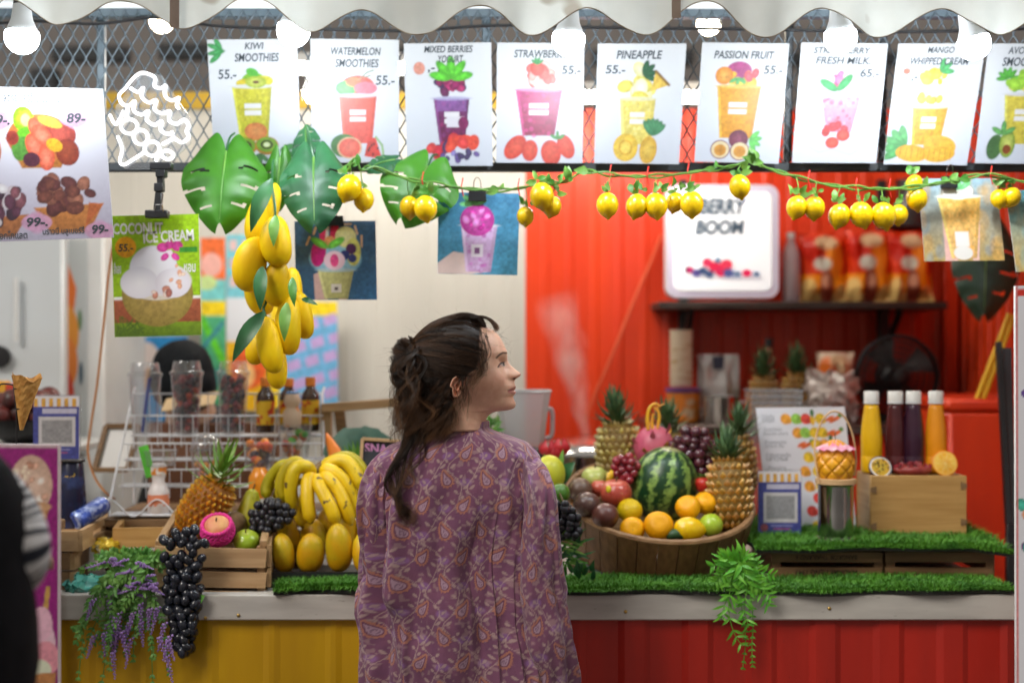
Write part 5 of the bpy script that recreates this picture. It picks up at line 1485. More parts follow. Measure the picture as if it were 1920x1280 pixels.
# ---- black tray of mangoes, bananas
tr = thing('black_tray', 'black shallow tray holding a row of upright mangoes', 'tray', P(600, 1112, 3.6))
fd = 3.53
part('front_wall', slab([P(500, 1072, fd), P(720, 1072, fd), P(720, 1104, fd), P(500, 1104, fd)], .008), M['black'], tr, smooth=False)
part('side_wall', slab([P(500, 1071.5, fd + .009), P(512, 985, fd + .32), P(512, 1046, fd + .32), P(500, 1103, fd + .009)], .006), M['black'], tr, smooth=False)
part('base', G().box((P(610, 0, 3.65).x, 3.70, P(0, 1102, fd).z + .004), (.30, .31, .008)), M['black'], tr)
mgg = mango_mesh('mango', M['mangog'], .04, .95)
zt_ = P(0, 1100, fd).z + .008
lab = ['upright gold mango nearest the fruit crate in the black tray', 'upright gold mango second from the fruit crate', 'tallest upright gold mango in the front row', 'upright gold mango half hidden by the purple sleeve',
    'greenish mango standing behind the front row by the crate', 'olive green mango in the middle of the back row', 'greenish mango behind the tallest front mango', 'dark gold mango leaning behind under the bananas', 'mango at the back under the second banana bunch']
for i, (x, y, w, h, d) in enumerate([(531, 1036, 46, 76, 3.58), (582, 1036, 52, 76, 3.58), (635, 1026, 52, 94, 3.585), (682, 1036, 46, 78, 3.58), (541, 1006, 46, 74, 3.665), (586, 1012, 50, 80, 3.67), (648, 1000, 48, 80, 3.675), (616, 990, 46, 80, 3.73), (684, 1004, 44, 80, 3.68)]):
 o = inst('mango', mgg, None, P(x, y, d), Euler((R(-8), R(random.uniform(-4, 4)), R(random.uniform(0, 360)))), (S(w, d) / .53, S(w, d) / .53, S(h, d)))
 o['label'] = lab[i]; o['category'] = 'mango'; o['group'] = 'mangoes in the black tray'
M['banana'] = mat('banana skin', (1, 1, 1), .42, vcol=True, col2=(.86, .84, .8), scale=26, speck=(.09, .05, .02), speckscale=30, specklo=.66)
def banana(par, pts, rpx, d, green, dd):
 pts = [P(280 + x / 4.267, 820 + y / 4.267, d + q) for (x, y), q in zip(pts, dd)]
 path = smooth_path(pts, 6)
 m_ = len(path)
 r0 = S(rpx / 4.267, d)
 rs, cols = [], []
 y1, y2, gr_, br = np.array([.82, .54, .004]), np.array([.66, .40, .014]), np.array([.40, .46, .012]), np.array([.035, .022, .012])
 for i in range(m_):
  u = i / (m_ - 1)
  r = r0 * min(1, .35 + u * 3.2) * min(1, (1 - u) * 6 + .22)
  if u < .06:
   r = r0 * .34
  rs.append(r)
  c = y1 * (1 - green * .8) + gr_ * green * .8
  e = max(0, (u - .86) / .14); c = c * (1 - e * .4) + gr_ * e * .4
  if u > .965:
   c = br
  if u < .05:
   c = gr_ * .8
  cols.append(c)
 g = G()
 n = 10
 g.tube(path, rs, n)
 # five soft edges
 g.c = []
 for i in range(m_):
  for k in range(n):
   f_ = .80 if k % 2 == 0 else 1.0
   g.c.append(tuple(cols[i] * (f_ if green > .4 and k % 4 == 0 else 1)))
 part('banana', g, M['banana'], par, 'all')
bA = thing('banana_bunch', 'greenish yellow banana bunch beside the wire rack', 'bananas', P(560, 990, 3.66), 'banana bunches')
for pts, r, gr_, dd in [
 ([(1330, 300), (1100, 215), (990, 290), (935, 400), (940, 490)], 46, .8, (.03, .02, .03, .03, .02)),
 ([(1330, 300), (1170, 195), (1075, 290), (1050, 410), (1080, 520)], 50, .6, (.02, .0, .0, .0, .0)),
 ([(1335, 300), (1255, 235), (1165, 260), (1130, 420), (1165, 610)], 56, .35, (.01, -.02, -.03, -.03, -.02)),
 ([(1335, 300), (1275, 330), (1265, 430), (1272, 560), (1297, 690)], 55, .0, (.0, -.03, -.05, -.06, -.06)),
 ([(1330, 330), (1050, 380), (1000, 430), (1050, 530)], 38, .5, (.03, .04, .05, .05)),
 ([(1335, 330), (1240, 480), (1190, 600), (1240, 720)], 42, .1, (.03, .03, .03, .02))]:
 banana(bA, pts, r, 3.66, gr_, dd)
part('stem', G().tube([P(588, 886, 3.66), P(596, 876, 3.68), P(604, 868, 3.70)], [S(9, 3.66), S(8, 3.66), S(6, 3.66)], 8), M['twig'], bA)
bB = thing('banana_bunch', 'ripe yellow banana bunch next to the woman', 'bananas', P(640, 990, 3.68), 'banana bunches')
for pts, r, gr_, dd in [
 ([(1345, 300), (1350, 360), (1400, 460), (1455, 570), (1500, 700)], 55, .0, (.0, -.04, -.06, -.07, -.07)),
 ([(1360, 300), (1430, 330), (1510, 420), (1570, 560), (1615, 700)], 54, .0, (.0, -.03, -.04, -.05, -.04)),
 ([(1360, 300), (1430, 260), (1540, 330), (1610, 480), (1660, 640)], 58, .05, (.02, .0, -.01, -.01, .0)),
 ([(1365, 300), (1440, 210), (1560, 190), (1650, 290), (1700, 430)], 58, .15, (.03, .03, .02, .01, .0)),
 ([(1365, 300), (1480, 180), (1600, 160), (1690, 240), (1730, 350)], 50, .7, (.05, .06, .05, .05, .05)),
 ([(1365, 320), (1560, 330), (1650, 440), (1700, 560)], 46, .1, (.05, .05, .05, .05))]:
 banana(bB, pts, r, 3.66, gr_, dd)
part('stem', G().tube([P(596, 888, 3.67), P(606, 880, 3.69), P(612, 872, 3.71)], [S(10, 3.66), S(8, 3.66), S(6, 3.66)], 8), M['twig'], bB)
# wooden easel beam, carrot, cabbage, chalk sign behind the bananas
t = thing('wooden_easel', 'pale wooden easel standing behind the bananas', 'easel', P(610, 960, 4.02))
part('post', G().bar(P(612, 757, 4.02), P(616, 1010, 4.02), .028, .03, up=(0, -1, 0)), M['woodlightz'], t)
part('beam', G().bar(P(603, 765, 4.0), P(800, 750, 4.0), .025, .026, up=(0, -1, 0)), M['woodlight'], t)
part('strut', G().bar(P(636, 768, 4.10), P(652, 900, 4.10), .03, .012, up=(0, -1, 0)), M['wooddark'], t)
part('post', G().bar(P(792, 752, 4.04), P(792, 1010, 4.04), .028, .03, up=(0, -1, 0)), M['woodlightz'], t)
b, e = P(634, 862, 3.86), P(612, 812, 3.9)
g = G().tube([e, e + (b - e) * .25, e + (b - e) * .7, b, b + (b - e) * .25], [S(2, 3.86), S(7, 3.86), S(13, 3.86), S(17, 3.86), S(14, 3.86)], 14)
single('carrot', g, mat('carrot', (.82, .22, .015), .45, col2=(.72, .16, .01), scale=20), 'orange carrot tip poking up behind the bananas', 'carrot', smooth='all')
t = thing('cabbage', 'blue green cabbage head behind the chalk sign', 'cabbage', P(660, 870, 3.95))
M['cabb'] = mat('blue green cabbage', (.07, .17, .14), .5, col2=(.12, .26, .21), scale=10)
for k, (x, y, a, w) in enumerate([(640, 838, 40, 34), (660, 828, 5, 40), (690, 826, -18, 40), (655, 848, 70, 30), (712, 834, -50, 36), (676, 842, 10, 44)]):
 an = R(a)
 g = G().leaf(P(x + 14 * math.sin(an), y + 34, 3.92 + .012 * k), P(x - 20 * math.sin(an), y - 26 * math.cos(an), 3.90 + .01 * k), S(w, 3.92), up=(0, -1, .2), bend=.25, n=8, fold=-.25, shape=lambda u: math.sin(math.pi * (u * .8 + .15)) ** .6)
 part('leaf', g, M['cabb'], t)
part('heart', G().ell(P(672, 852, 3.97), (S(44, 3.95), .08, S(28, 3.95))), M['cabb'], t, 'all')
t = thing('chalk_sign', 'small black chalk sign with pink letters beside the shoulder', 'sign', P(705, 880, 3.74))
q = [P(680, 822, 3.76), P(770, 828, 3.76), P(766, 884, 3.74), P(676, 878, 3.74)]
part('board', slab(q, .006), mat('blackboard', (.018, .02, .028), .7, col2=(.03, .032, .04), scale=20), t, smooth=False)
for i in range(4):
 part('frame_bar', G().bar(q[i] + Vector((0, -.004, 0)), q[(i + 1) % 4] + Vector((0, -.004, 0)), .008, .008, up=(0, -1, 0)), M['woodlight'], t)
v, f = text_mesh('SNACK', 0, .03)
vv = (v - v.min(0)) / (v.max(0) - v.min(0))
g = G(); g.v = [tuple(P(684 + x * 74, 848 - y * 18 + x * 5, 3.752)) for x, y in vv]; g.f = f
part('lettering', g, mat('pink chalk', (.62, .26, .52), .8), t, smooth=False)
part('stake', G().bar(P(724, 884, 3.755), P(724, 985, 3.755), .012, .006, up=(0, -1, 0)), M['woodlightz'], t)
g = G()
t = thing('green_sprig', 'tuft of pointed green leaves beside the chalk sign', 'plant', P(670, 900, 3.80))
for k in range(9):
 a = R(-50 + 12 * k)
 part('leaf', G().leaf(P(672, 900, 3.8), P(672 + 44 * math.sin(a), 900 - 76 * math.cos(a * .8), 3.8 - .01 * (k % 3)), S(6, 3.8), n=6, bend=.05), M['leafpale'] if k % 2 else M['leaf'], t)
# ================================================================ the right half of the counter
def grass_mat(name, label, poly_x, d0, d1, z, n, hgt, seed, thick=.007, sag=None):
 """artificial turf: a black backing sheet and blades; poly_x(d) gives the left and right edge"""
 rr = np.random.default_rng(seed)
 ds = np.linspace(d0, d1, 14)
 us = np.linspace(0, 1, 40)
 def zz(x, y):
  base = z + .006 * np.sin(x * 9 + y * 5) * .5
  return base + (sag(x, y) if sag else 0)
 A = np.zeros((14, 40, 3))
 for i, d in enumerate(ds):
  a, b = poly_x(d)
  x = a + (b - a) * us
  A[i, :, 0] = x; A[i, :, 1] = d + .012 * np.sin(x * 23) * (1 if i == 0 else 0); A[i, :, 2] = zz(x, d)
 t = thing(name, label, 'grass mat', ((A[0, 0, 0] + A[0, -1, 0]) / 2, d0, z))
 g = G().grid(A)
 B_ = A.copy(); B_[..., 2] -= thick
 g.grid(B_[::-1])
 g.grid(np.stack([B_[0], A[0]])); g.grid(np.stack([A[:, 0], B_[:, 0]])); g.grid(np.stack([B_[:, -1], A[:, -1]])); g.grid(np.stack([A[-1], B_[-1]]))
 part('backing', g, mat('black turf backing', (.012, .014, .010), .8), t, smooth=False)
 # blades
 u = rr.random(n); v = rr.random(n) ** 1.25
 ef = rr.random(n) < .2
 v[ef] = rr.random(ef.sum()) * .02
 d = d0 + (d1 - d0) * v
 ab = np.array([poly_x(q) for q in d])
 x = ab[:, 0] + (ab[:, 1] - ab[:, 0]) * u
 p = np.stack([x, d + .012 * np.sin(x * 23) * (v < .05), zz(x, d) + .001], -1)
 an = rr.random(n) * 2 * np.pi
 lean = hgt * (.25 + .75 * rr.random(n)); h = hgt * (.65 + .5 * rr.random(n))
 dirv = np.stack([np.cos(an), np.sin(an), np.zeros(n)], -1)
 dirv[v < .05] = dirv[v < .05] * .5 + np.array([0, -1, -.75])
 sd = np.stack([-np.sin(an + .7), np.cos(an + .7), np.zeros(n)], -1) * .0014
 mid = p + dirv * (lean * .35)[:, None] + np.array([0, 0, 1]) * (h * .62)[:, None]
 tip = p + dirv * lean[:, None] + np.array([0, 0, 1]) * (h * .92)[:, None]
 V = np.stack([p - sd, p + sd, mid + sd * .8, mid - sd * .8, tip], 1).reshape(-1, 3)
 k = np.arange(n) * 5
 F_ = [(a, a + 1, a + 2, a + 3) for a in k] + [(a + 3, a + 2, a + 4) for a in k]
 G_ = G(); G_.v = V.tolist(); G_.f = F_
 part('grass', G_, M['grass'], t, smooth=False, kind='stuff')
 return t
ZM = 1.034
grass_mat('grass_mat', 'artificial grass mat on the crates carrying the juice box', lambda d: (P(1402, 0, 3.62).x + .02 * math.sin(d * 9), P(1893, 0, 3.60).x + (d - 3.57) * .06), 3.575, 4.17, ZM - .006, 15000, .022, 1, sag=lambda x, y: -.012 * np.clip((x - 1.16) / .1, 0, 1) * np.clip((3.75 - y) / .2, 0, 1))
grass_mat('grass_mat', 'long artificial grass mat along the counter edge under the tub', lambda d: (P(1010, 0, DF).x, P(1897, 0, DF).x), 3.425, 3.615, CT + .009, 15000, .018, 2)
grass_mat('grass_mat', 'short strip of artificial grass in front of the mango tray', lambda d: (P(516, 0, DF).x, P(735, 0, DF).x), 3.43, 3.525, CT + .009, 3200, .024, 3)
# crates under the upper mat, stood upside down
for k, (x0, x1, lab) in enumerate(((1446, 1654, 'stamped wooden crate standing upside down under the grass mat'), (1660, 1862, 'plain wooden crate under the end of the grass mat'))):
 d = 3.63
 t = thing('wooden_crate', lab, 'crate', P((x0 + x1) / 2, 1090, d))
 m_ = M['wooddark'] if k == 0 else M['woodcrate']if 'woodcrate' in M else M['wooddark']
 ya, yb_ = 1034, 1084
 for y0, y1 in ((ya, 1053), (1063, yb_ + 2)):
  part('front_slat', slab([P(x0, y0, d), P(x1, y0 + 1, d), P(x1, y1 + 1, d), P(x0, y1, d)], .010), m_, t, smooth=False)
  part('back_slat', slab([P(x0, y0 - 34, d + .34), P(x1, y0 - 34, d + .34), P(x1, y1 - 38, d + .34), P(x0, y1 - 38, d + .34)], .010), m_, t, smooth=False)
 for x in (x0 + 8, x1 - 8):
  part('corner_post', G().bar(P(x, ya + 1, d + .022), P(x, yb_, d + .022), .024, .02, up=(0, -1, 0)), m_, t)
  part('side_board', G().box((P(x, 0, d).x, d + .18, (P(0, ya, d).z + P(0, yb_, d).z) / 2), (.012, .30, .05)), m_, t)
 for j in range(4):
  part('bottom_slat', G().box((P((x0 + x1) / 2, 0, d).x, d + .05 + j * .088, P(0, ya, d).z + .003), (S(x1 - x0, d), .075, .008)), m_, t)
 if k == 0:
  for s_, y0, y1 in (('BANGKOK THAILAND 6', 1040, 1049), ('MADAME HENG 1949', 1067, 1080)):
   v, f = text_mesh(s_, 0, .01)
   vv = 1 - (v - v.min(0)) / (v.max(0) - v.min(0))
   g = G(); g.v = [tuple(P(1492 + x * 115, y1 - y * (y1 - y0), d - .0012)) for x, y in vv]; g.f = f
   part('lettering', g, mat('dark stamp ink', (.035, .02, .012), .8), t, smooth=False)
# honey coloured box with juice bottles
d, zt_ = 3.80, 1.192
xa, xb2 = P(1632, 0, d).x, P(1813, 0, d).x
bx_ = thing('wooden_box', 'honey coloured wooden box with dark dovetail keys carrying juice bottles', 'box', ((xa + xb2) / 2, d + .07, ZM))
hz = zt_ - ZM
part('front_board', G().box(((xa + xb2) / 2, d + .006, ZM + hz / 2), (xb2 - xa, .012, hz), ch=.002), M['boxwood'], bx_)
part('side_board', G().box((xa + .006, d + .012 + .066, ZM + hz / 2 - .0005), (.012, .132, hz - .001), ch=.002), M['woodlighty'], bx_)
part('side_board', G().box((xb2 - .006, d + .012 + .066, ZM + hz / 2 - .0005), (.012, .132, hz - .001), ch=.002), M['woodlighty'], bx_)
part('back_board', G().box(((xa + xb2) / 2, d + .150, ZM + hz / 2), (xb2 - xa, .012, hz), ch=.002), M['boxwood'], bx_)
part('lid_board', G().box(((xa + xb2) / 2, d + .078, zt_ - .008), (xb2 - xa - .026, .130, .012), ch=.002), M['boxwood'], bx_)
for px, py, sg in ((1632, 918, 1), (1632, 986, 1), (1813, 910, -1), (1813, 978, -1)):
 q = [P(px, py - 4, d), P(px, py + 4, d), P(px + sg * 11, py + 7, d), P(px + sg * 11, py - 7, d)]
 g = G().prism([(p_.x + sg * .0006, p_.z) for p_ in q], d - .0025, d + .004)
 part('dovetail_key', g, M['wooddark'], bx_, smooth=False)
def juice(px, d, cols, label):
 b = Vector((P(px, 0, d).x, d, zt_ + .001))
 h = P(0, 733, d).z - b.z; r = S(20, d)
 t = thing('juice_bottle', label, 'bottle', b, 'juice bottles on the wooden box')
 T = Matrix.Translation(b)
 g = G()
 prof = [(r * .86, 0), (r * .98, .006), (r, .02), (r * .985, h * .2), (r * .965, h * .205), (r * .99, h * .215), (r, h * .42), (r * .97, h * .50), (r * .90, h * .60), (r * .80, h * .70), (r * .70, h * .79), (r * .64, h * .835), (r * .62, h * .86)]
 part('juice', g.lathe([(a * .985, b_) for a, b_ in prof[:-1]], 28, T), cols, t, 'all')
 part('neck_ring', G().lathe([(r * .62, h * .845), (r * .74, h * .85), (r * .74, h * .865), (r * .62, h * .87)], 24, T), M['bulbneck'], t)
 wob = lambda a, z: 1 + .012 * math.cos(24 * a)
 part('cap', G().lathe([(r * .68, h * .872), (r * .69, h * .90), (r * .69, h * .985), (r * .62, h), (.0001, h)], 72, T, wob), M['capwhite'], t)
M['capwhite'] = mat('white screw cap', (.80, .79, .75), .45)
juice(1634, 3.875, mat('passion fruit juice', (.80, .47, .008), .25, col2=(.76, .42, .006), scale=10), 'bottle of bright yellow passion fruit juice, nearest the carved mango')
juice(1679, 3.89, mat('plum juice', (.060, .010, .014), .15, col2=(.09, .016, .018), scale=8), 'bottle of dark red juice beside the yellow bottle')
juice(1713, 3.875, mat('dark berry juice', (.026, .008, .022), .15, col2=(.045, .012, .03), scale=8), 'bottle of blackish purple juice beside the orange bottle')
juice(1755, 3.87, mat('orange juice bottle', (.82, .30, .010), .25, col2=(.78, .26, .008), scale=10), 'bottle of orange juice at the end of the box')
# pulp in the yellow bottle
# cut fruit on the box
def half_fruit(name, label, cat, px, py, r, d, skin, rim, flesh, tilt=-62, seeds=None, ry=1.0):
 c = P(px, py, d); rr_ = S(r, d)
 T = Matrix.Translation(c) @ Euler((R(90 + tilt), 0, 0)).to_matrix().to_4x4()
 t = thing(name, label, cat, c + Vector((0, 0, -rr_ * .6)))
 part('rind', G().lathe([(.0001, -rr_ * .95)] + [(rr_ * math.sin(a), -rr_ * .95 * math.cos(a)) for a in np.linspace(.2, 1.57, 8)] + [(rr_ * .93, rr_ * .02)], 26, T), skin, t, 'all')
 part('pith', G().lathe([(rr_ * .95, rr_ * .015), (rr_ * .80, rr_ * .03)], 26, T), rim, t)
 part('flesh', G().lathe([(rr_ * .80, rr_ * .03), (rr_ * .5, rr_ * .05), (.0001, rr_ * .03)], 26, T), flesh, t)
 if seeds is not None:
  g = G()
  for k in range(46):
   a, q = random.uniform(0, 6.28), math.sqrt(random.random()) * .72
   g.ell(T @ Vector((rr_ * q * math.cos(a), rr_ * q * math.sin(a), rr_ * .06)), rr_ * .085, nu=7, nv=5, col=random.choice(seeds))
  part('seeds', g, M['gloss'], t, 'all', kind='stuff')
 return t
half_fruit('passion_fruit_half', 'halved passion fruit with yellow pulp on the box edge', 'passion fruit', 1651, 875, 22, 3.825, mat('passion rind', (.05, .015, .02), .4), M['white'], mat('passion pulp', (.62, .34, .02), .2, col2=(.5, .4, .05), scale=60), -28, [L3(205, 170, 40), L3(60, 50, 30), L3(220, 180, 60)])
t = half_fruit('orange_half', 'halved orange showing its cut face on the box', 'orange', 1772, 868, 24, 3.83, mat('orange peel', (.78, .30, .01), .4, bump=.2, bscale=150), mat('orange pith', (.82, .50, .10), .5), mat('orange flesh', (.80, .38, .02), .25, col2=(.85, .55, .10), scale=60), -14)
c = P(772 + 1000, 868, 3.83 - .012)
for k in range(10):
 a = 2 * math.pi * k / 10
 part('segment_wall', G().tube([c + Vector((0, -.002, 0)), c + Vector((math.cos(a) * S(19, 3.83), .006 * math.sin(a) - .001, math.sin(a) * S(18, 3.83)))], .0006, 5), mat('pale membrane', (.85, .62, .2), .4) if k == 0 else bpy.data.materials['pale membrane'], t)
t = thing('pomegranate', 'broken open pomegranate with red seeds on the box', 'pomegranate', P(1710, 888, 3.82))
M['pome'] = mat('pomegranate rind', (.22, .02, .02), .4, col2=(.32, .05, .03), scale=20)
c = P(1711, 880, 3.83)
g = G().ell(c, (S(37, 3.83), .03, S(14, 3.83)), nu=24, nv=10)
g.v = [(x + random.uniform(-.001, .001), y, z if z < c.z else c.z + (z - c.z) * (.7 + .5 * math.sin(x * 300))) for x, y, z in g.v]
part('rind', g, M['pome'], t)
for k in range(70):
 u = random.uniform(-1, 1); w_ = random.random()
 q = c + Vector((u * S(35, 3.83), -.022 * math.sqrt(max(0, 1 - u * u)) * (1 - w_ * .5), S(2 + 13 * w_ * math.sqrt(max(0, 1 - u * u * .8)), 3.83)))
 if k == 0:
  seed_me = mesh_of('seed', G().ell((0, 0, 0), (1, .8, 1.2), nu=8, nv=6), mat('pomegranate seed', (.25, .012, .025), .12, coat=.6, rand=.5))
 inst('seed', seed_me, t, q, Euler((random.uniform(0, 3), random.uniform(0, 3), 0)), .0032)
# steel cup with a carved mango, hoop and paper umbrella
d = 3.70
b = P(1567, 1014, d); b.z = ZM + .002
t = thing('steel_cup', 'polished steel cup on the grass mat under the carved mango', 'steel cup', b)
r, h = S(33, d), P(0, 908, d).z - b.z
T = Matrix.Translation(b)
part('wall', G().lathe([(r * .97, .006), (r, .012), (r * .985, h * .5), (r, h * .97), (r * 1.04, h), (r * .96, h - .002), (r * .95, h * .3)], 36, T), M['steel'], t)
part('base_ring', G().lathe([(r * .3, .001), (r * 1.28, .001), (r * 1.28, .005), (r * 1.0, .009)], 36, T), M['steel'], t)
c = P(1566, 868, d); rx, rz = S(36, d), S(44, d)
n1, n2 = 120, 90
th = np.linspace(0, 2 * np.pi, n1, endpoint=False); ph = np.linspace(.02, np.pi - .02, n2)
TH, PH = np.meshgrid(th, ph)
s1 = (TH * 8 / (2 * np.pi) + (PH - 1.57) * 1.55) % 1; s2 = (TH * 8 / (2 * np.pi) - (PH - 1.57) * 1.55) % 1
gro = np.minimum(np.minimum(s1, 1 - s1), np.minimum(s2, 1 - s2))
dep = 1 - .09 * np.exp(-(gro / .07) ** 2) + .03 * np.clip(gro * 2, 0, 1)
A = np.stack([c.x + rx * np.sin(PH) * np.cos(TH) * dep * (1 + .1 * np.cos(PH)), c.y + rx * np.sin(PH) * np.sin(TH) * dep * (1 + .1 * np.cos(PH)), c.z - rz * np.cos(PH) * dep], -1)
t = thing('carved_mango', 'golden mango carved in diamonds with a pink paper umbrella', 'mango', c + Vector((0, 0, -rz)))
part('flesh', G().grid(A, True), mat('mango flesh', (.74, .36, .012), .3, col2=(.66, .27, .008), scale=6, coat=.2), t, 'all')
g = G()
um = P(1566, 838, d - .005)
n = 26
cen = um + Vector((0, 0, S(14, d)))
ring = [um + Vector((math.cos(2 * math.pi * k / n) * S(38, d) * (1 if k % 2 else .93), math.sin(2 * math.pi * k / n) * S(34, d), -S(4, d) + (.003 if k % 2 else -.002))) for k in range(n)]
mid = [um + (q - um) * .5 + Vector((0, 0, S(7, d))) for q in ring]
g.add([cen] + mid + ring, [(0, 1 + k, 1 + (k + 1) % n) for k in range(n)] + [(1 + k, 1 + n + k, 1 + n + (k + 1) % n, 1 + (k + 1) % n) for k in range(n)])
pu_ = part('paper_umbrella', g, mat('pink tissue paper', (.80, .22, .38), .7, col2=(.85, .55, .62), scale=40, translucent=.3), t, smooth=False)
part('umbrella_stick', G().tube([cen, cen + Vector((.001, 0, S(14, d)))], .0012, 6), M['twig'], pu_)
t = thing('hoop_holder', 'thin bamboo hoop handle arching over the carved mango', 'holder', P(1567, 906, d))
pts = smooth_path([P(1536, 906, d - .03), P(1528, 860, d - .02), P(1530, 818, d), P(1544, 785, d), P(1562, 771, d), P(1582, 780, d), P(1598, 812, d), P(1605, 858, d + .01), P(1602, 892, d + .01)], 7)
part('hoop', G().tube(pts, .0026, 8), M['woodlight'], t)
part('band', G().lathe([(S(34, d), 0), (S(38, d), .002), (S(38, d), .014), (S(34, d), .016)], 36, Matrix.Translation((P(1567, 0, d).x, d, P(0, 907, d).z))), M['woodlight'], t)
# printed juice menu with fruit rows and the payment sign in front of it
p = Paint(186, 240, (238, 238, 246), bg2=(224, 226, 238), step=1.5)
rows_ = [(22, 60, [(60, 'o'), (82, 'g'), (102, 'r'), (116, 'p'), (132, 'y'), (158, 'c')]), (48, 70, [(82, 'o'), (98, 'g'), (118, 'y'), (134, 'y'), (158, 'c')]), (70, 80, [(94, 'c'), (118, 'y'), (136, 'o'), (150, 'p')]),
   (94, 80, [(100, 'y'), (122, 'y'), (146, 'o')]), (120, 70, [(90, 'o'), (116, 'y'), (140, 'o')]), (148, 50, [(96, 'o'), (120, 'y')]), (170, 40, [(112, 'r'), (140, 'g')]), (194, 40, [(96, 'r'), (118, 'r')]), (222, 30, [(104, 'y'), (126, 'r')])]
for y, w_, it in rows_:
 for x, k in it:
  if k == 'c':
   for j in range(3):
    p.ell(x - 6 + j * 7, y + j % 2 * 3, 10, 3.5, (235, 110, 50), -24)
   p.ell(x + 16, y - 6, 5, 4, (90, 150, 70))
  elif k == 'p':
   p.ell(x, y + 3, 5, 9, (235, 185, 50)); p.ell(x, y - 11, 4, 7, (60, 110, 60))
  else:
   cc = {'o': (240, 160, 50), 'g': (150, 205, 80), 'r': (225, 70, 60), 'y': (238, 195, 40)}[k]
   p.ell(x, y, 11, 10, cc, inner=tuple(min(255, q + 20) for q in cc)); p.ell(x + 6, y + 4, 6, 5, tuple(q * .92 for q in cc))
c = Card('juice_menu', 'white juice menu sheet with rows of small fruit pictures', 'menu', [(1417, 764), (1584, 762), (1607, 1004), (1443, 1004)], 3.95, p, dbot=3.93, thick=.002)
for k, (y, s_) in enumerate(((16, 'น้ำส้มคั้น'), (24, 'แครอท'), (40, 'น้ำแอปเปิ้ลเขียว'), (48, 'สับปะรด มะนาว'), (64, 'น้ำแครอทสด'), (71, 'มะม่วง ส้ม'), (88, 'น้ำสับปะรดปั่น'), (96, 'เสาวรส'), (112, 'น้ำมะม่วง'), (120, 'มะนาว'))):
 w_ = 26 if k < 2 else 52 - (k % 3) * 6
 c.text(s_, 10 + k % 3, y - 3, 10 + w_, y + 4, mat('grey ink', (.25, .27, .30), .6) if k == 0 else bpy.data.materials['grey ink'], shear=0, bold=.0)
part('foot', G().box((P(1524, 0, 3.93).x, 3.97, ZM + .004), (.24, .09, .004)), M['clear'], c.root)
qr_stand(1422, 1502, 883, 1003, 3.80, 'blue payment sign stand in front of the juice menu')
# clear square container behind the menu
t = thing('clear_container', 'clear square plastic container rising behind the juice menu', 'container', P(1458, 990, 4.06))
w_, h0, h1 = S(50, 4.06), ZM + .002, P(0, 732, 4.06).z
for k, (zz_, ww) in enumerate(((h1, w_), (h1 - S(12, 4.06), w_ * .96), (h1 - S(24, 4.06), w_ * .94))):
 cx = P(1455, 0, 4.06).x
 pts = [(cx + sx_ * ww, 4.10 + sy_ * ww * .8, zz_) for sx_, sy_ in ((-1, -1), (1, -1), (1, 1), (-1, 1), (-1, -1))]
 part('lip', G().tube(pts, .0028, 6), M['clear'], t)
g = G()
for sx_, sy_, sx2, sy2 in ((-1, -1, 1, -1), (1, -1, 1, 1), (1, 1, -1, 1), (-1, 1, -1, -1)):
 g.add([(cx + sx_ * w_ * .85, 4.10 + sy_ * w_ * .68, h0), (cx + sx2 * w_ * .85, 4.10 + sy2 * w_ * .68, h0), (cx + sx2 * w_ * .97, 4.10 + sy2 * w_ * .78, h1), (cx + sx_ * w_ * .97, 4.10 + sy_ * w_ * .78, h1)], [(0, 1, 2, 3)])
part('wall', g, M['clear'], t, smooth=False)
# ---------------------------------------------------------------- wooden tub of fruit
TC = P(1236, 936, 3.78)
ta = Vector((0.05, -math.sin(R(20)), math.cos(R(20)))).normalized()
tx = Vector((1, 0, 0)); tx = (tx - ta * tx.dot(ta)).normalized(); ty = ta.cross(tx)
TM = Matrix((tx, ty, ta)).transposed()
def tub(u, v, w_):
 return TC + tx * u + ty * v + ta * w_
tb = thing('wooden_tub', 'round staved wooden tub tilted forward and heaped with fruit', 'tub', tub(0, 0, -.14))
RT, RB, HT = S(179, 3.78), S(158, 3.78), .20
NS = 30
for k in range(NS):
 a0, a1 = 2 * math.pi * k / NS + .006, 2 * math.pi * (k + 1) / NS - .004
 th_ = .019
 j_ = random.uniform(-.0012, .0012)
 vs = []
 for rr2, w_ in ((RB + j_, -HT), (RT + j_, 0)):
  for a in (a0, (a0 + a1) / 2, a1):
   vs.append(tub(rr2 * math.cos(a), rr2 * math.sin(a), w_ + (random.uniform(-.001, .001) if w_ == 0 else 0)))
  for a in (a1, (a0 + a1) / 2, a0):
   vs.append(tub((rr2 - th_) * math.cos(a), (rr2 - th_) * math.sin(a), w_))
 fs = [(i, (i + 1) % 6, 6 + (i + 1) % 6, 6 + i) for i in range(6)] + [(5, 4, 3, 2, 1, 0), (6, 7, 8, 9, 10, 11)]
 part('stave', G().add(vs, fs), M['woodstave'], tb, smooth=False)
rim_ = [tub((RT - .009) * math.cos(a), (RT - .009) * math.sin(a), .0015) for a in np.linspace(0, 2 * math.pi, 73)]
part('rim', G().tube(rim_, .0092, 8, cap=False), M['woodrim'], tb)
for f_ in (.62,):
 rr2 = RT + (RB - RT) * f_ + .0035
 A = np.array([[tuple(tub((rr2 + (RB - RT) * o * .12) * math.cos(a), (rr2 + (RB - RT) * o * .12) * math.sin(a), -HT * f_ - o * .016)) for a in np.linspace(0, 2 * math.pi, 72, endpoint=False)] for o in (1, 0)])
 part('hoop', G().grid(A, True), mat('dull steel hoop', (.16, .17, .18), .5, .7, col2=(.10, .10, .11), scale=20), tb)
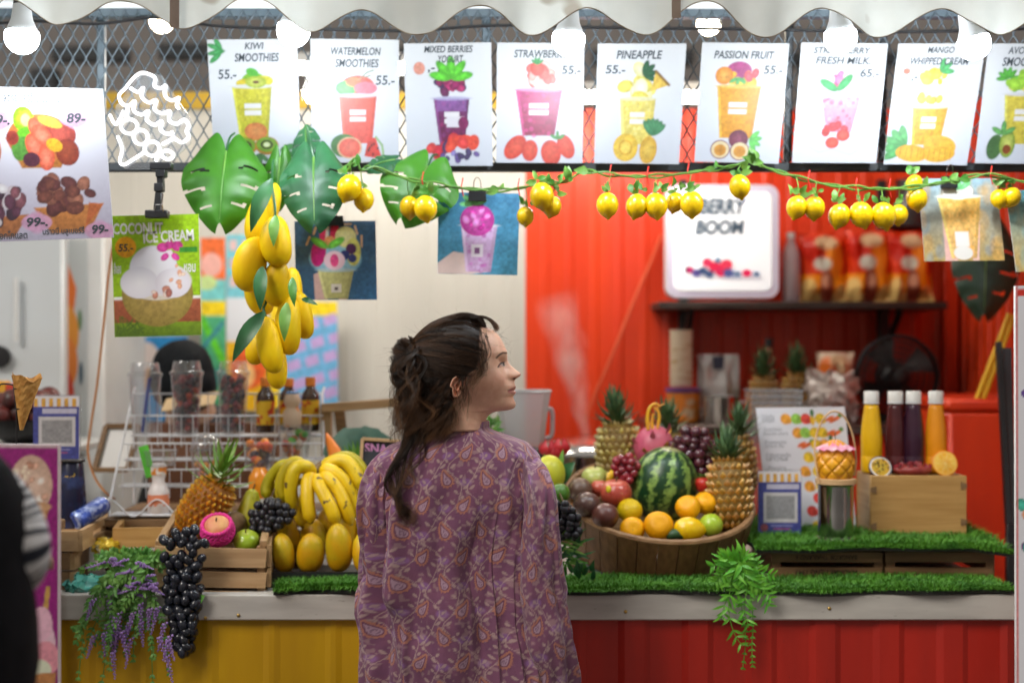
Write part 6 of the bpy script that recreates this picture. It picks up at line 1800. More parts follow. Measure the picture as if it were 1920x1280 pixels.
part('floor', G().lathe([(RT - .03, -.045), (.0001, -.05)], 40, Matrix.Translation(TC) @ TM.to_4x4()), M['wooddark'], tb)
# watermelon
c = P(1245, 908, 3.80); rx, rz = S(62, 3.80), S(72, 3.80)
n1, n2 = 150, 90
TH, PH = np.meshgrid(np.linspace(0, 2 * np.pi, n1, endpoint=False), np.linspace(.01, np.pi - .01, n2))
X = np.stack([np.sin(PH) * np.cos(TH), np.sin(PH) * np.sin(TH), np.cos(PH)], -1)
nz = vnoise(X * 1.0 + 9, 7) - .5; nz2 = vnoise(X + 3, 19) - .5
st = np.sin(TH * 11 + nz * 3.0 + nz2 * 2.2 + .5) + nz2 * 1.3
m_ = np.clip(st * 1.6 + .1, 0, 1)[..., None] * (0.35 + .65 * np.clip(vnoise(X + 5, 26) * 1.8 - .3, 0, 1))[..., None]
dk, lt = np.array(L3(22, 62, 32)), np.array(L3(138, 172, 84))
colr = dk * (1 - m_) + lt * m_
tp = np.clip((np.cos(PH) - .93) / .06, 0, 1)[..., None]; colr = colr * (1 - tp * .7) + np.array(L3(190, 180, 130)) * tp * .7
Rm = np.array(Euler((R(12), R(4), R(40))).to_matrix())
A = (X * np.array([rx, rx, rz])) @ Rm.T + np.array(c)
t = thing('watermelon', 'striped whole watermelon in the middle of the tub', 'watermelon', c + Vector((0, 0, -rz)))
part('rind', G().grid(A[::-1], True, col=colr[::-1]), mat('watermelon rind', (1, 1, 1), .33, vcol=True, col2=(.9, .9, .9), scale=30), t, 'all')
part('stalk', G().tube([Vector(A[0, 0]), Vector(A[0, 0]) + Vector((.004, 0, .012))], .003, 6), M['twig'], t)
E2 = [L3(140, 120, 40), L3(205, 188, 100), L3(210, 198, 120), L3(236, 222, 150), L3(232, 226, 186)]
E3 = [L3(120, 76, 6), L3(212, 140, 16), L3(190, 144, 60), L3(220, 170, 84), L3(236, 210, 160)]
M['pinef'] = mat('pineapple flesh dull', (.17, .095, .012), .6)
pineapple('pineapple', 'pale pineapple at the back of the tub', (1163, 905), (1158, 786), 88, 3.95, M['pinef'], E2, (1157, 796), (1152, 735), M['pinecrown'], 7, 60, 30, rows=9)
pineapple('pineapple', 'pineapple mostly hidden behind the dragon fruit', (1262, 900), (1258, 808), 66, 4.00, M['pinef'], E2, (1254, 812), (1250, 752), M['pinecrown'], 7, 40, 34, rows=8)
pineapple('pineapple', 'golden brown pineapple standing at the tub rim near the menu', (1372, 992), (1364, 852), 86, 3.72, M['pinef'], E3, (1366, 862), (1362, 806), M['pinecrown'], 7, 60, 30, dtop=3.74, rows=9)
pineapple('pineapple', 'pineapple behind the one at the tub rim', (1392, 930), (1384, 812), 62, 3.88, M['pinef'], E3, (1384, 822), (1388, 764), M['pinecrown'], 7, 40, 34, rows=9)
# dragon fruit
c = P(1226, 838, 3.87)
t = thing('dragon_fruit', 'pink dragon fruit with curled yellow tops', 'dragon fruit', c + Vector((0, 0, -S(36, 3.87))))
M['dragon'] = mat('dragon fruit skin', (.52, .075, .16), .4, col2=(.62, .14, .20), scale=10)
M['dragony'] = mat('dragon fruit scale', (.80, .44, .02), .4, col2=(.72, .30, .05), scale=20)
part('skin', G().ell(c, (S(38, 3.87), S(36, 3.87), S(42, 3.87)), nu=24, nv=16), M['dragon'], t, 'all')
for k in range(20):
 a = k * 2.399; zz_ = -.7 + 1.5 * k / 20
 rr2 = math.sqrt(max(0.05, 1 - zz_ * zz_))
 o = Vector((math.cos(a) * rr2, math.sin(a) * rr2, zz_))
 bs = c + Vector((o.x * S(37, 3.87), o.y * S(35, 3.87), o.z * S(41, 3.87)))
 part('scale', G().leaf(bs, bs + o * S(13, 3.87) + Vector((0, 0, S(12, 3.87))), S(6, 3.87), up=o, bend=.1, n=4), M['dragony'] if k % 3 else M['dragon'], t)
for pts, r in (([(1216, 806), (1214, 785), (1218, 765), (1228, 757), (1238, 762)], 7), ([(1232, 806), (1236, 785), (1234, 770), (1226, 764)], 6), ([(1224, 806), (1223, 790), (1225, 775)], 6), ([(1228, 770), (1238, 760), (1246, 757)], 3)):
 part('bract', G().tube(smooth_path([P(x, y, 3.85) for x, y in pts], 5), [S(r * (1.0 - .45 * i / (5 * (len(pts) - 1))), 3.85) for i in range(5 * (len(pts) - 1) + 1)], 8, flat=.6), M['dragony'], t, 'all')
M['redgrape'] = mat('red grape', (.26, .018, .022), .2, col2=(.16, .012, .03), scale=1.2, coat=.4, rand=.35)
M['purplegrape'] = mat('purple grape', (.045, .010, .022), .18, col2=(.09, .018, .028), scale=1.2, coat=.4, rand=.4)
grape_bunch('red_grapes', 'bunch of small red grapes between pineapple and watermelon', cluster_pts([(858, 1166, 1186), (868, 1158, 1198), (878, 1154, 1200), (888, 1160, 1194), (898, 1166, 1186)], 14, 21, 2, .03), 3.78, 8.6, M['redgrape'], 1.0, stemtop=[(1178, 852, 3.79), (1186, 842, 3.82)])
grape_bunch('purple_grapes', 'bunch of dark purple grapes draped behind the watermelon', cluster_pts([(812, 1284, 1326), (824, 1268, 1336), (838, 1264, 1340), (852, 1276, 1340), (866, 1292, 1336), (880, 1302, 1332)], 18, 22, 2, .045), 3.84, 11, M['purplegrape'], 1.05, stemtop=[(1300, 806, 3.86), (1308, 794, 3.9)])
M['mandarin'] = mat('mandarin peel', (.84, .40, .001), .42, spec=.35, speck=(.40, .22, .01), speckscale=55, specklo=.69, col2=(.76, .33, .001), scale=10, bump=.25, bscale=160)
M['mandaring'] = mat('green gold mandarin', (.58, .42, .004), .42, spec=.35, col2=(.70, .42, .003), scale=10, bump=.25, bscale=160)
FG = 'round fruit in the tub'
ball('mandarin', 'orange mandarin leaning on the watermelon', 'mandarin', 1290, 951, 24, 3.66, M['mandarin'], .88, True, False, FG, tilt=(50, -20))
ball('mandarin', 'orange mandarin below the strawberry', 'mandarin', 1322, 943, 22, 3.70, M['mandarin'], .9, True, False, FG, tilt=(40, 20))
ball('mandarin', 'biggest mandarin at the front rim of the tub', 'mandarin', 1235, 985, 28, 3.60, M['mandarin'], .86, True, False, FG, tilt=(62, 0))
ball('mandarin', 'mandarin at the front rim next to the dark fruit', 'mandarin', 1186, 992, 24, 3.61, M['mandarin'], .86, True, False, FG, tilt=(70, 0))
ball('mandarin', 'greenish mandarin between red apple and watermelon', 'mandarin', 1181, 957, 24, 3.66, M['mandaring'], .95, True, False, FG, tilt=(30, 10))
ball('lime', 'bright green lime at the front rim of the tub', 'lime', 1333, 984, 23, 3.63, M['gapple'], .95, False, False, FG)
M['redapple'] = mat('red apple skin', (.36, .030, .028), .28, col2=(.48, .09, .05), scale=9, coat=.3, speck=(.55, .3, .15), speckscale=150, specklo=.68)
t = ball('red_apple', 'red apple with a round yellow sticker', 'apple', 1155, 924, 30, 3.70, M['redapple'], .92, True, True, FG, tilt=(10, 0))
sc_ = P(1138, 914, 3.70);
part('sticker', G().ell(sc_ + Vector((.002, -S(24.5, 3.70), 0)), (S(5.5, 3.7), .0035, S(7, 3.7)), Euler((0, 0, R(-34)))), mat('yellow sticker', (.75, .62, .03), .4), t)
ball('red_apple', 'small red fruit behind the stickered apple', 'apple', 1124, 915, 18, 3.76, M['redapple'], .95, True, False, FG)
ball('green_apple', 'pale green apple at the back rim of the tub', 'apple', 1115, 895, 25, 3.80, mat('pale green apple', (.30, .40, .06), .3, col2=(.42, .46, .12), scale=10, coat=.3), .86, True, True, FG, tilt=(16, 0))
M['passion'] = mat('passion fruit skin', (.045, .022, .022), .35, col2=(.10, .045, .035), scale=9, speck=(.16, .10, .07), speckscale=70, specklo=.6, coat=.2)
M['passion2'] = mat('brown passion fruit skin', (.13, .075, .045), .4, col2=(.08, .04, .03), scale=12, speck=(.22, .16, .10), speckscale=60, specklo=.58)
ball('passion_fruit', 'brownish passion fruit at the side rim of the tub', 'passion fruit', 1087, 918, 24, 3.72, M['passion2'], .95, False, False, FG)
ball('passion_fruit', 'dark glossy passion fruit in the middle of the three', 'passion fruit', 1100, 946, 26, 3.66, M['passion'], .95, False, False, FG)
ball('passion_fruit', 'reddish passion fruit below the red apple', 'passion fruit', 1135, 967, 26, 3.62, mat('reddish passion fruit', (.11, .030, .022), .35, col2=(.06, .02, .02), scale=9, coat=.2), .95, False, False, FG)
b = P(1292, 992, 3.60); k = S(24, 3.6) / .46
o = inst('lemon', mesh_of('lemon', G().lathe([(.0001, -.74), (.09, -.70), (.14, -.62), (.26, -.5), (.40, -.28), (.46, 0), (.42, .25), (.30, .46), (.14, .56), (.0001, .6)], 24), M['lemon'], 'all'), None, b, Euler((R(10), R(-84), R(10))), k)
o['label'] = 'yellow lemon lying at the front rim beside the lime'; o['category'] = 'lemon'; o['group'] = FG
b = P(1320, 908, 3.76); r = S(19, 3.76)
t = thing('strawberry', 'red strawberry with green cap beside the watermelon', 'strawberry', b + Vector((0, 0, -r)))
part('flesh', G().lathe([(.0001, -r * 1.05), (r * .35, -r * .9), (r * .72, -r * .4), (r * .9, r * .15), (r * .8, r * .55), (r * .4, r * .72), (.0001, r * .7)], 20, Matrix.Translation(b)), mat('strawberry', (.50, .022, .018), .3, speck=(.6, .35, .08), speckscale=160, specklo=.62), t, 'all')
for k in range(7):
 a = k * .9
 part('sepal', G().leaf(b + Vector((0, 0, r * .7)), b + Vector((math.cos(a) * r * .9, math.sin(a) * r * .9, r * (.75 + .3 * (k % 2)))), r * .2, up=(0, 0, 1), n=4), M['leafpale'], t)
g = G().tube(smooth_path([P(1248, 1006, 3.585), P(1268, 1000, 3.585), P(1292, 1004, 3.585)], 4), [S(q, 3.585) for q in (2, 7, 9, 10, 10, 10, 9, 7, 2)], 10)
single('cucumber', g, mat('dark green skin', (.018, .06, .02), .4, col2=(.03, .09, .03), scale=20), 'dark green cucumber end tucked at the front rim', 'cucumber', smooth='all')
g = G().tube(smooth_path([P(1128, 905, 3.79), P(1146, 892, 3.80), P(1158, 876, 3.82)], 4), [S(q, 3.8) for q in (7, 9, 9, 9, 9, 9, 8, 6, 4)], 8)
single('banana', g, mat('plain banana', (.74, .44, .015), .4), 'single banana poking out behind the red apple', 'banana', smooth='all')
# ---------------------------------------------------------------- between the woman and the tub
grape_bunch('black_berries', 'bunch of black berries against the side of the tub', cluster_pts([(948, 1046, 1068), (958, 1044, 1078), (968, 1042, 1084), (980, 1042, 1086), (992, 1044, 1088), (1004, 1050, 1084)], 13, 31, 2, .02), 3.50, 8.6, M['blackberry'], 1.0, stemtop=[(1058, 945, 3.52), (1050, 925, 3.55)])
t = thing('leafy_sprig', 'thin yellow green leafy sprig under the black berries', 'plant', P(1070, 1085, 3.5))
for k in range(26):
 x, y = random.uniform(1030, 1075), random.uniform(1005, 1060)
 a = R(random.uniform(20, 130))
 part('leaf', G().leaf(P(x, y, 3.50), P(x + 46 * math.sin(a), y - 40 * math.cos(a), 3.48), S(3.2, 3.5), n=5, bend=.1), random.choice((M['leafpale'], M['leaf'], M['leafdark'])), t)
t = thing('small_plant', 'small grey green rosette plant at the tub foot', 'plant', P(1085, 1088, 3.47))
for k in range(22):
 x, y = random.uniform(1040, 1115), random.uniform(1066, 1088)
 a = R(random.uniform(-60, 60))
 part('leaf', G().leaf(P(x, y + 4, 3.47), P(x + 18 * math.sin(a), y - 20 * math.cos(a), 3.455), S(5, 3.47), n=5, bend=.1), random.choice((M['leafdark'], M['leafdark'], M['leaf'])), t)
t = thing('red_tulip', 'red tulip blooms with green leaves beside the shoulder', 'flower', P(1045, 905, 3.80))
M['tulip'] = mat('red petal', (.52, .022, .03), .5, col2=(.42, .015, .025), scale=20, translucent=.15)
for cx, cy in ((1028, 840), (1052, 836), (1040, 846)):
 for k in range(6):
  a = k * 1.047
  part('petal', G().leaf(P(cx, cy + 18, 3.80) + Vector((math.cos(a) * .008, math.sin(a) * .008, 0)), P(cx + 10 * math.cos(a), cy - 16, 3.80) + Vector((0, math.sin(a) * .012, 0)), S(10, 3.8), up=(math.cos(a), math.sin(a), .2), n=6, bend=.3, fold=-.3), M['tulip'], t)
part('leaf', G().leaf(P(1044, 900, 3.78), P(1056, 842, 3.76), S(8, 3.78), n=6), M['leafpale'], t)
part('leaf', G().leaf(P(1040, 905, 3.76), P(1078, 866, 3.74), S(17, 3.76), n=6), M['leafdark'], t)
part('leaf', G().leaf(P(1030, 905, 3.78), P(1020, 850, 3.76), S(10, 3.76), n=6), M['leaf'], t)
part('stem', G().tube([P(1036, 860, 3.8), P(1040, 960, 3.8), P(1040, 1040, 3.8)], .003, 6), M['leaf'], t)
ball('green_mango', 'yellow green mango behind the shoulder', 'mango', 1030, 890, 30, 3.70, M['pear'], 1.25, False, False)
ball('lime', 'dark green lime above the black berries', 'lime', 1050, 925, 19, 3.60, mat('lime skin', (.06, .17, .015), .35, bump=.15, bscale=140), 1.0, False, False)
# blender jar
t = thing('blender_jar', 'frosted grey blender jar behind the woman on a dark base', 'blender', P(978, 930, 4.05))
jm = clear_plastic('smoky plastic', (.62, .60, .60), .2, .25, .28)
cx = P(980, 0, 4.05).x
def sq(hw, z, ch=.25):
 c_ = hw * ch
 return [(cx + a * hw - (c_ if a > 0 else -c_) * s1_, 4.05 + b_ * hw - (c_ if b_ > 0 else -c_) * (1 - s1_), z) for a, b_, s1_ in ((-1, -1, 0), (-1, -1, 1), (1, -1, 1), (1, -1, 0), (1, 1, 0), (1, 1, 1), (-1, 1, 1), (-1, 1, 0))]
lv = [(38, 836), (40, 826), (47, 762), (50, 745), (52, 732)]
A = np.array([sq(S(hw, 4.05), P(0, y, 4.05).z) for hw, y in lv])
part('jar', G().grid(A, True), jm, t)
part('lip', G().tube([*sq(S(52, 4.05), P(0, 733, 4.05).z), sq(S(52, 4.05), P(0, 733, 4.05).z)[0]], .003, 6), jm, t)
part('handle', G().tube(smooth_path([P(1020, 768, 4.03), P(1034, 768, 4.03), P(1036, 790, 4.03), P(1034, 816, 4.03), P(1022, 822, 4.03)], 4), .007, 8), jm, t)
zb = P(0, 838, 4.05).z
part('base', G().box((cx, 4.05, (zb + CT) / 2), (.15, .15, zb - CT - .002), ch=.02), M['black'], t)
part('dial', G().lathe([(.014, 0), (.012, .01), (.0001, .011)], 18, Matrix.Translation((cx, 3.974, CT + .08)) @ Euler((R(90), 0, 0)).to_matrix().to_4x4()), M['steel'], t)
t = thing('leafy_sprig', 'green leafy sprig in front of the blender jar', 'plant', P(925, 830, 3.95))
for k in range(16):
 x, y = random.uniform(905, 935), random.uniform(775, 820)
 a = R(random.uniform(-70, 80))
 part('leaf', G().leaf(P(x, y, 3.95), P(x + 24 * math.sin(a), y - 22 * math.cos(a), 3.94), S(4.5, 3.95), n=5), random.choice((M['leafpale'], M['leaf'])), t)
part('stem', G().tube([P(920, 790, 3.955), P(922, 900, 3.955), P(922, 1040, 3.955)], .003, 6), M['leaf'], t)
# ---------------------------------------------------------------- trailing plants on the counter front
def spray(t, pts, d, nl, lw, ll, m, serrate=False, stem_m=None, nm='frond', a0=55):
 path = smooth_path([P(x, y, d) for x, y in pts], 8)
 g = G()
 g.tube(path, .0012, 5)
 for i in range(nl):
  u = (i + .5) / nl
  k = min(len(path) - 2, int(u * (len(path) - 1)))
  dirv = (path[k + 1] - path[k]).normalized()
  for sg in (-1, 1):
   sd = dirv.cross(Vector((0, -1, 0))).normalized() * sg
   l = S(ll, d) * (1.1 - .55 * u) * random.uniform(.75, 1.2)
   v = (sd * math.sin(R(a0)) + dirv * math.cos(R(a0)) + Vector((0, random.uniform(-.55, .25), random.uniform(-.2, .2)))).normalized()
   g.leaf(path[k], path[k] + v * l, S(lw, d) * (1.1 - .4 * u), up=(random.uniform(-.4, .4), -1, random.uniform(-.2, .5)), n=4, bend=.1)
 return part(nm, g, m, t)
M['fern'] = mat('bright fern', (.08, .36, .025), .42, col2=(.18, .50, .04), scale=22, rand=.2, translucent=.2)
t = thing('trailing_fern', 'bright green trailing fern hanging over the counter ledge', 'plant', P(1385, 1258, 3.41))
for pts in ([(1385, 1050), (1388, 1100), (1392, 1150), (1398, 1200), (1392, 1255)], [(1385, 1050), (1372, 1090), (1366, 1140), (1376, 1185), (1392, 1210)], [(1388, 1050), (1404, 1100), (1412, 1160), (1410, 1210), (1411, 1250)], [(1385, 1052), (1405, 1080), (1430, 1100), (1448, 1122)], [(1380, 1054), (1400, 1058), (1425, 1072), (1452, 1078)],
   [(1376, 1060), (1362, 1068), (1350, 1082), (1342, 1090)], [(1385, 1055), (1368, 1048), (1350, 1056), (1332, 1062)], [(1388, 1052), (1398, 1040), (1404, 1052), (1420, 1060)], [(1384, 1060), (1380, 1100), (1360, 1130), (1352, 1160)], [(1390, 1056), (1400, 1100), (1395, 1140), (1404, 1175)], [(1372, 1056), (1366, 1046), (1352, 1044)], [(1388, 1060), (1416, 1096), (1440, 1136)]):
 thin = pts[-1][1] > 1245
 spray(t, pts, 3.405 + random.uniform(-.01, .006), 16 if thin else 9, 2.4 if thin else 3.6, 12 if thin else 31, M['fern'])
part('stem', G().tube([P(1385, 1060, 3.41), P(1388, 1052, 3.50), P(1390, 1062, 3.6)], .004, 6), M['leaf'], t)
M['lavl'] = mat('lavender leaf', (.085, .27, .05), .45, col2=(.20, .42, .08), scale=22, rand=.2, translucent=.2)
M['lavf'] = mat('lavender bloom', (.26, .14, .42), .6, col2=(.42, .28, .58), scale=40, rand=.2)
t = thing('lavender_plant', 'trailing lavender with purple spikes hanging over the yellow panel', 'plant', P(230, 1285, 3.40))
rr = random.Random(12)
for k in range(54):
 x0, y0 = rr.uniform(195, 295), rr.uniform(1045, 1085)
 if k < 22:
  x1, y1 = rr.uniform(135, 325), rr.uniform(1170, 1300)
  spray(t, [(x0, y0), (x0 * .6 + x1 * .4 + rr.uniform(-10, 10), 1108), (x0 * .2 + x1 * .8, 1170 + rr.uniform(-20, 10)), (x1, y1)], 3.41 + rr.uniform(-.02, .015), 18, 3.4, 16, M['lavl'], nm='leafy_stem', a0=40)
 else:
  a = rr.uniform(-1.4, 1.4)
  spray(t, [(x0 * .5 + 125, 1085), (x0 * .5 + 125 + 30 * math.sin(a), 1060 - 14 * math.cos(a)), (x0 * .5 + 125 + 75 * math.sin(a), 1080 - 50 * math.cos(a))], 3.43 + rr.uniform(-.03, .03), 12, 4.0, 17, M['lavl'], nm='leafy_stem', a0=45)
for k in range(52):
 if k < 24:
  x0, y0 = rr.uniform(165, 320), rr.uniform(1110, 1230); a = rr.uniform(-.5, .5); l = rr.uniform(38, 60)
  x1, y1 = x0 + l * math.sin(a) * .8, y0 + l
 else:
  x0, y0 = rr.uniform(190, 300), rr.uniform(1045, 1110); a = rr.uniform(-1.5, 1.5); l = rr.uniform(24, 40)
  x1, y1 = x0 + l * math.sin(a), y0 - l * math.cos(a) * .5 + 16
 g = G(); dd = 3.395 + rr.uniform(-.01, .01)
 a_, b_ = P(x0, y0, dd), P(x1, y1, dd)
 g.tube([a_, b_], .0009, 4)
 for i in range(26):
  u = i / 26
  an = i * 2.4
  c = a_ + (b_ - a_) * u
  r = S(4.6, dd) * (1 - .7 * u)
  g.ell(c + Vector((math.cos(an) * r, math.sin(an) * r * .8, .4 * r * math.sin(an * 1.7))), S(2.3, dd) * (1.1 - .6 * u), nu=5, nv=4)
 part('flower_spike', g, M['lavf'], t)
# white menu board at the picture edge
p = Paint(180, 760, (228, 230, 238), step=3.0)
p.blobs(70, 90, 380, 80, 360, 12, [(200, 80, 60), (225, 170, 60), (60, 160, 140), (110, 60, 130), (220, 140, 90), (90, 60, 140)])
p.rect(0, 0, 4, 760, (215, 120, 120)); p.rect(4, 6, 30, 20, (205, 50, 40))
c = Card('menu_board', 'tall white menu board cut off by the picture edge', 'menu board', [(1904, 536), (2080, 530), (2080, 1290), (1906, 1285)], 3.30, p, thick=.012)
for px in (1912, 2070):
 a = P(px, 1290, 3.31)
 part('leg', G().box((a.x, 3.312, a.z / 2 + .002), (.02, .02, a.z), ch=.002), M['blackmetal'], c.root)
# ================================================================ inside the stall
# shelf with sign and snack bags
zs = P(0, 566, 4.98).z
sh = thing('wall_shelf', 'dark wall shelf carrying the lightbox and snack bags', 'shelf', (P(1505, 0, 5).x, 5.1, zs))
xa, xb2 = P(1236, 0, 4.98).x, P(1776, 0, 4.98).x
part('board', G().box(((xa + xb2) / 2, 5.13, zs - .012), (xb2 - xa, .32, .026), ch=.003), mat('dark shelf board', (.045, .028, .022), .5, col2=(.03, .02, .016), scale=10), sh)
for px in (1291, 1676):
 x = P(px, 0, 5.1).x
 part('bracket', G().box((x, 5.25, zs - .12), (.035, .06, .19), ch=.003), M['black'], sh)
 part('brace', G().bar((x, 5.02, zs - .03), (x, 5.26, zs - .2), .02, .02), M['black'], sh)
 part('upright', G().box((x, 5.27, zs + .22), (.035, .02, .48), ch=.003), M['black'], sh)
# lightbox
def rounded(x0, z0, x1, z1, r, n=6):
 out = []
 for cx, cz, a0 in ((x1 - r, z1 - r, 0), (x0 + r, z1 - r, 90), (x0 + r, z0 + r, 180), (x1 - r, z0 + r, 270)):
  for k in range(n + 1):
   a = R(a0 + 90 * k / n)
   out.append((cx + r * math.cos(a), cz + r * math.sin(a)))
 return out
d = 5.0
t = thing('lightbox_sign', 'glowing white lightbox sign reading BERRY BOOM on the shelf', 'lightbox', P(1355, 560, d))
a, b = P(1249, 346, d), P(1461, 559, d)
b.z = max(b.z, zs + .003)
M['glow'] = mat('lit panel', (1, 1, 1), .4, emit=.30, emitcol=(.86, .93, 1.0))
M['glow2'] = mat('lit panel rim', (.75, .70, .86), .4, emit=.05, emitcol=(.86, .82, .98))
part('case', G().prism(rounded(a.x, b.z, b.x, a.z, .04), d + .004, d + .07), M['white'], t)
part('rim_light', G().prism(rounded(a.x + .002, b.z + .002, b.x - .002, a.z - .002, .038), d, d + .0035), M['glow2'], t, smooth=False)
i_ = .026
part('panel', G().prism(rounded(a.x + i_, b.z + i_, b.x - i_, a.z - i_, .028), d - .004, d - .0005), M['glow'], t, smooth=False)
inkm = mat('grey blue sign ink', (.06, .11, .17), .5)
for s_, x0, y0, x1, y1 in (('BERRY', 1312, 372, 1400, 402), ('BOOM', 1304, 412, 1396, 440)):
 v, f = text_mesh(s_, .15, .045)
 vv = (v - v.min(0)) / (v.max(0) - v.min(0))
 g = G(); g.v = [tuple(P(x0 + x * (x1 - x0), y1 - y * (y1 - y0), d - .0055)) for x, y in vv]; g.f = f
 part('lettering', g, inkm, t, smooth=False)
bm = {}
for k, (x, y, r, cc) in enumerate([(1292, 506, 8, (30, 35, 60)), (1294, 506, 7, (205, 40, 110)), (1306, 512, 9, (90, 80, 150)), (1318, 508, 9, (60, 80, 120)), (1330, 514, 9, (70, 90, 130)), (1326, 492, 10, (225, 60, 100)), (1340, 500, 12, (225, 40, 80)), (1352, 510, 11, (215, 40, 90)), (1346, 488, 6, (80, 130, 160)), (1362, 496, 12, (230, 60, 90)), (1366, 512, 10, (80, 90, 150)), (1382, 514, 8, (120, 140, 170)), (1400, 512, 9, (225, 30, 90)), (1418, 514, 7, (110, 130, 160))]):
 if cc not in bm:
  bm[cc] = mat('printed berry', L3(*cc), .5, emit=.25)
 c = P(x, y, d - .0055)
 c = c + Vector((0, -.0004 * k, 0))
 g = G(); n = 14
 g.add([c] + [c + Vector((math.cos(q * 2 * math.pi / n) * S(r, d), 0, math.sin(q * 2 * math.pi / n) * S(r * .85, d))) for q in range(n)], [(0, 1 + (q + 1) % n, 1 + q) for q in range(n)])
 part('printed_berry', g, bm[cc], t, smooth=False)
# snack bags
def snack_bag(px, py0, py1, w, d, label, cols, seed, lean=0, base=None):
 rr_ = np.random.default_rng(seed)
 nx, ny = 26, 30
 U, V = np.meshgrid(np.linspace(-1, 1, nx), np.linspace(0, 1, ny))
 zb_ = P(0, py1, d).z if base is None else base
 h = P(0, py0, d).z - zb_
 puff = .035 * (1 - U ** 4) * np.clip(np.minimum(V * 5, (1 - V) * 6), 0, 1)
 X = P(px, 0, d).x + U * S(w / 2, d) * (1 - .10 * np.sin(V * 3.14)) + lean * V
 nz = (vnoise(np.stack([U * 3 + seed, V * 4, U * 0], -1), 1.0) - .5) * .02
 Y = d - puff + nz
 Z_ = zb_ + V * h
 C_ = np.zeros(U.shape + (3,)); C_[:] = lin(cols[0])
 def blob(cu, cv, ru, rv, c):
  m_ = np.clip((1 - np.sqrt(((U - cu) / ru) ** 2 + ((V - cv) / rv) ** 2)) * 4 + .5, 0, 1)[..., None]
  C_[:] = C_ * (1 - m_) + lin(c) * m_
 C_[V < .38] = lin(cols[1]); C_[V < .12] = lin(cols[4])
 blob(-.5, .75, .5, .18, cols[2]); blob(.45, .62, .4, .28, cols[3]); blob(.05, .2, .32, .28, (150, 70, 50)); blob(.05, .30, .2, .1, (205, 150, 120)); blob(-.7, .2, .3, .14, cols[4]); blob(.75, .12, .3, .12, cols[4]); blob(.1, .86, .5, .1, (205, 170, 130)); blob(-.1, .55, .4, .1, (205, 205, 190))
 g = G().grid(np.stack([X, Y, Z_], -1), col=C_)
 g.grid(np.stack([X, 2 * d - Y + .004, Z_], -1)[:, ::-1], col=C_[:, ::-1])
 return single('snack_bag', g, M['foil'], label, 'snack bag', group='orange snack bags')
M['foil'] = mat('printed foil', (1, 1, 1), .38, vcol=True, spec=.3)
cs = [(212, 52, 10), (238, 140, 10), (190, 30, 8), (232, 130, 30), (235, 195, 120)]
snack_bag(1546, 438, 560, 92, 5.08, 'orange snack bag next to the lightbox sign', cs, 1, -.01, zs + .002)
snack_bag(1627, 432, 560, 90, 5.08, 'orange snack bag in the middle of the shelf row', cs, 2, .0, zs + .002)
snack_bag(1708, 434, 560, 86, 5.08, 'orange snack bag at the far end of the shelf', cs, 3, -.012, zs + .002)
t = thing('plastic_bottle', 'tall clear bottle between the lightbox and the snack bags', 'bottle', P(1482, 560, 5.1))
b = Vector((P(1483, 0, 5.06).x, 5.06, zs + .002)); r = S(17, 5.06); h = S(130, 5.06)
T = Matrix.Translation(b)
part('bottle', G().lathe([(r * .9, 0), (r, .006), (r, h * .6), (r * .9, h * .72), (r * .45, h * .88), (r * .42, h * .93)], 22, T), clear_plastic('lilac plastic', (.75, .68, .8), .2, .1, .3), t)
part('cap', G().lathe([(r * .5, h * .92), (r * .5, h), (.0001, h)], 18, T), M['white'], t)
# back counter
zb = P(0, 792, 4.85).z
t = thing('back_counter', 'red back counter with steel top along the red wall', 'counter', (P(1500, 0, 4.9).x, 5.0, 0))
xa, xb2 = P(1222, 0, 4.7).x, 1.60
part('top', G().box(((xa + xb2) / 2, 4.98, zb - .015), (xb2 - xa, .58, .03), ch=.004), mat('dark steel top', (.10, .07, .06), .3, .6, col2=(.16, .12, .1), scale=6), t)
part('front', G().box(((xa + xb2) / 2, 5.0, (zb - .03) / 2), (xb2 - xa - .02, .5, zb - .03), ch=.004), M['redwall'], t)
# things on it
def stack_cup(px, y0, y1, w, d, label):
 b = P(px, y1, d); h = S(y1 - y0, d); r = S(w / 2, d)
 t = thing('cup_stack', label, 'cups', b)
 m2 = mat('cream paper cup', (.72, .60, .45), .5, col2=(.55, .36, .18), scale=12, lo=.55, hi=.6, stretch=(1, 1, 14))
 n = 9
 for k in range(n):
  z0 = h * k / n
  part('cup', G().lathe([(r * .86, z0), (r * .97, z0 + h / n * 1.0), (r, z0 + h / n * 1.02)], 22, Matrix.Translation(b)), m2, t)
 return t
bt = zb + .001
t = thing('food_tub', 'orange food tub with purple lid under the cup stack', 'tub', (P(1281, 0, 4.86).x, 4.86, bt))
r = S(32, 4.86); T = Matrix.Translation((P(1281, 0, 4.86).x, 4.86, bt)); h = P(0, 727, 4.86).z - bt
part('body', G().lathe([(r * .9, 0), (r, .006), (r, h * .9)], 26, T), mat('orange tub print', (.74, .21, .02), .4, col2=(.75, .5, .3), scale=14, lo=.6, hi=.66), t)
part('lid', G().lathe([(r * 1.06, h * .88), (r * 1.06, h * .98), (r, h), (.0001, h)], 26, T), mat('purple lid', (.10, .03, .14), .4), t)
stack_cup(1277, 618, 724, 46, 4.86, 'tall stack of cream paper cups on the orange tub')
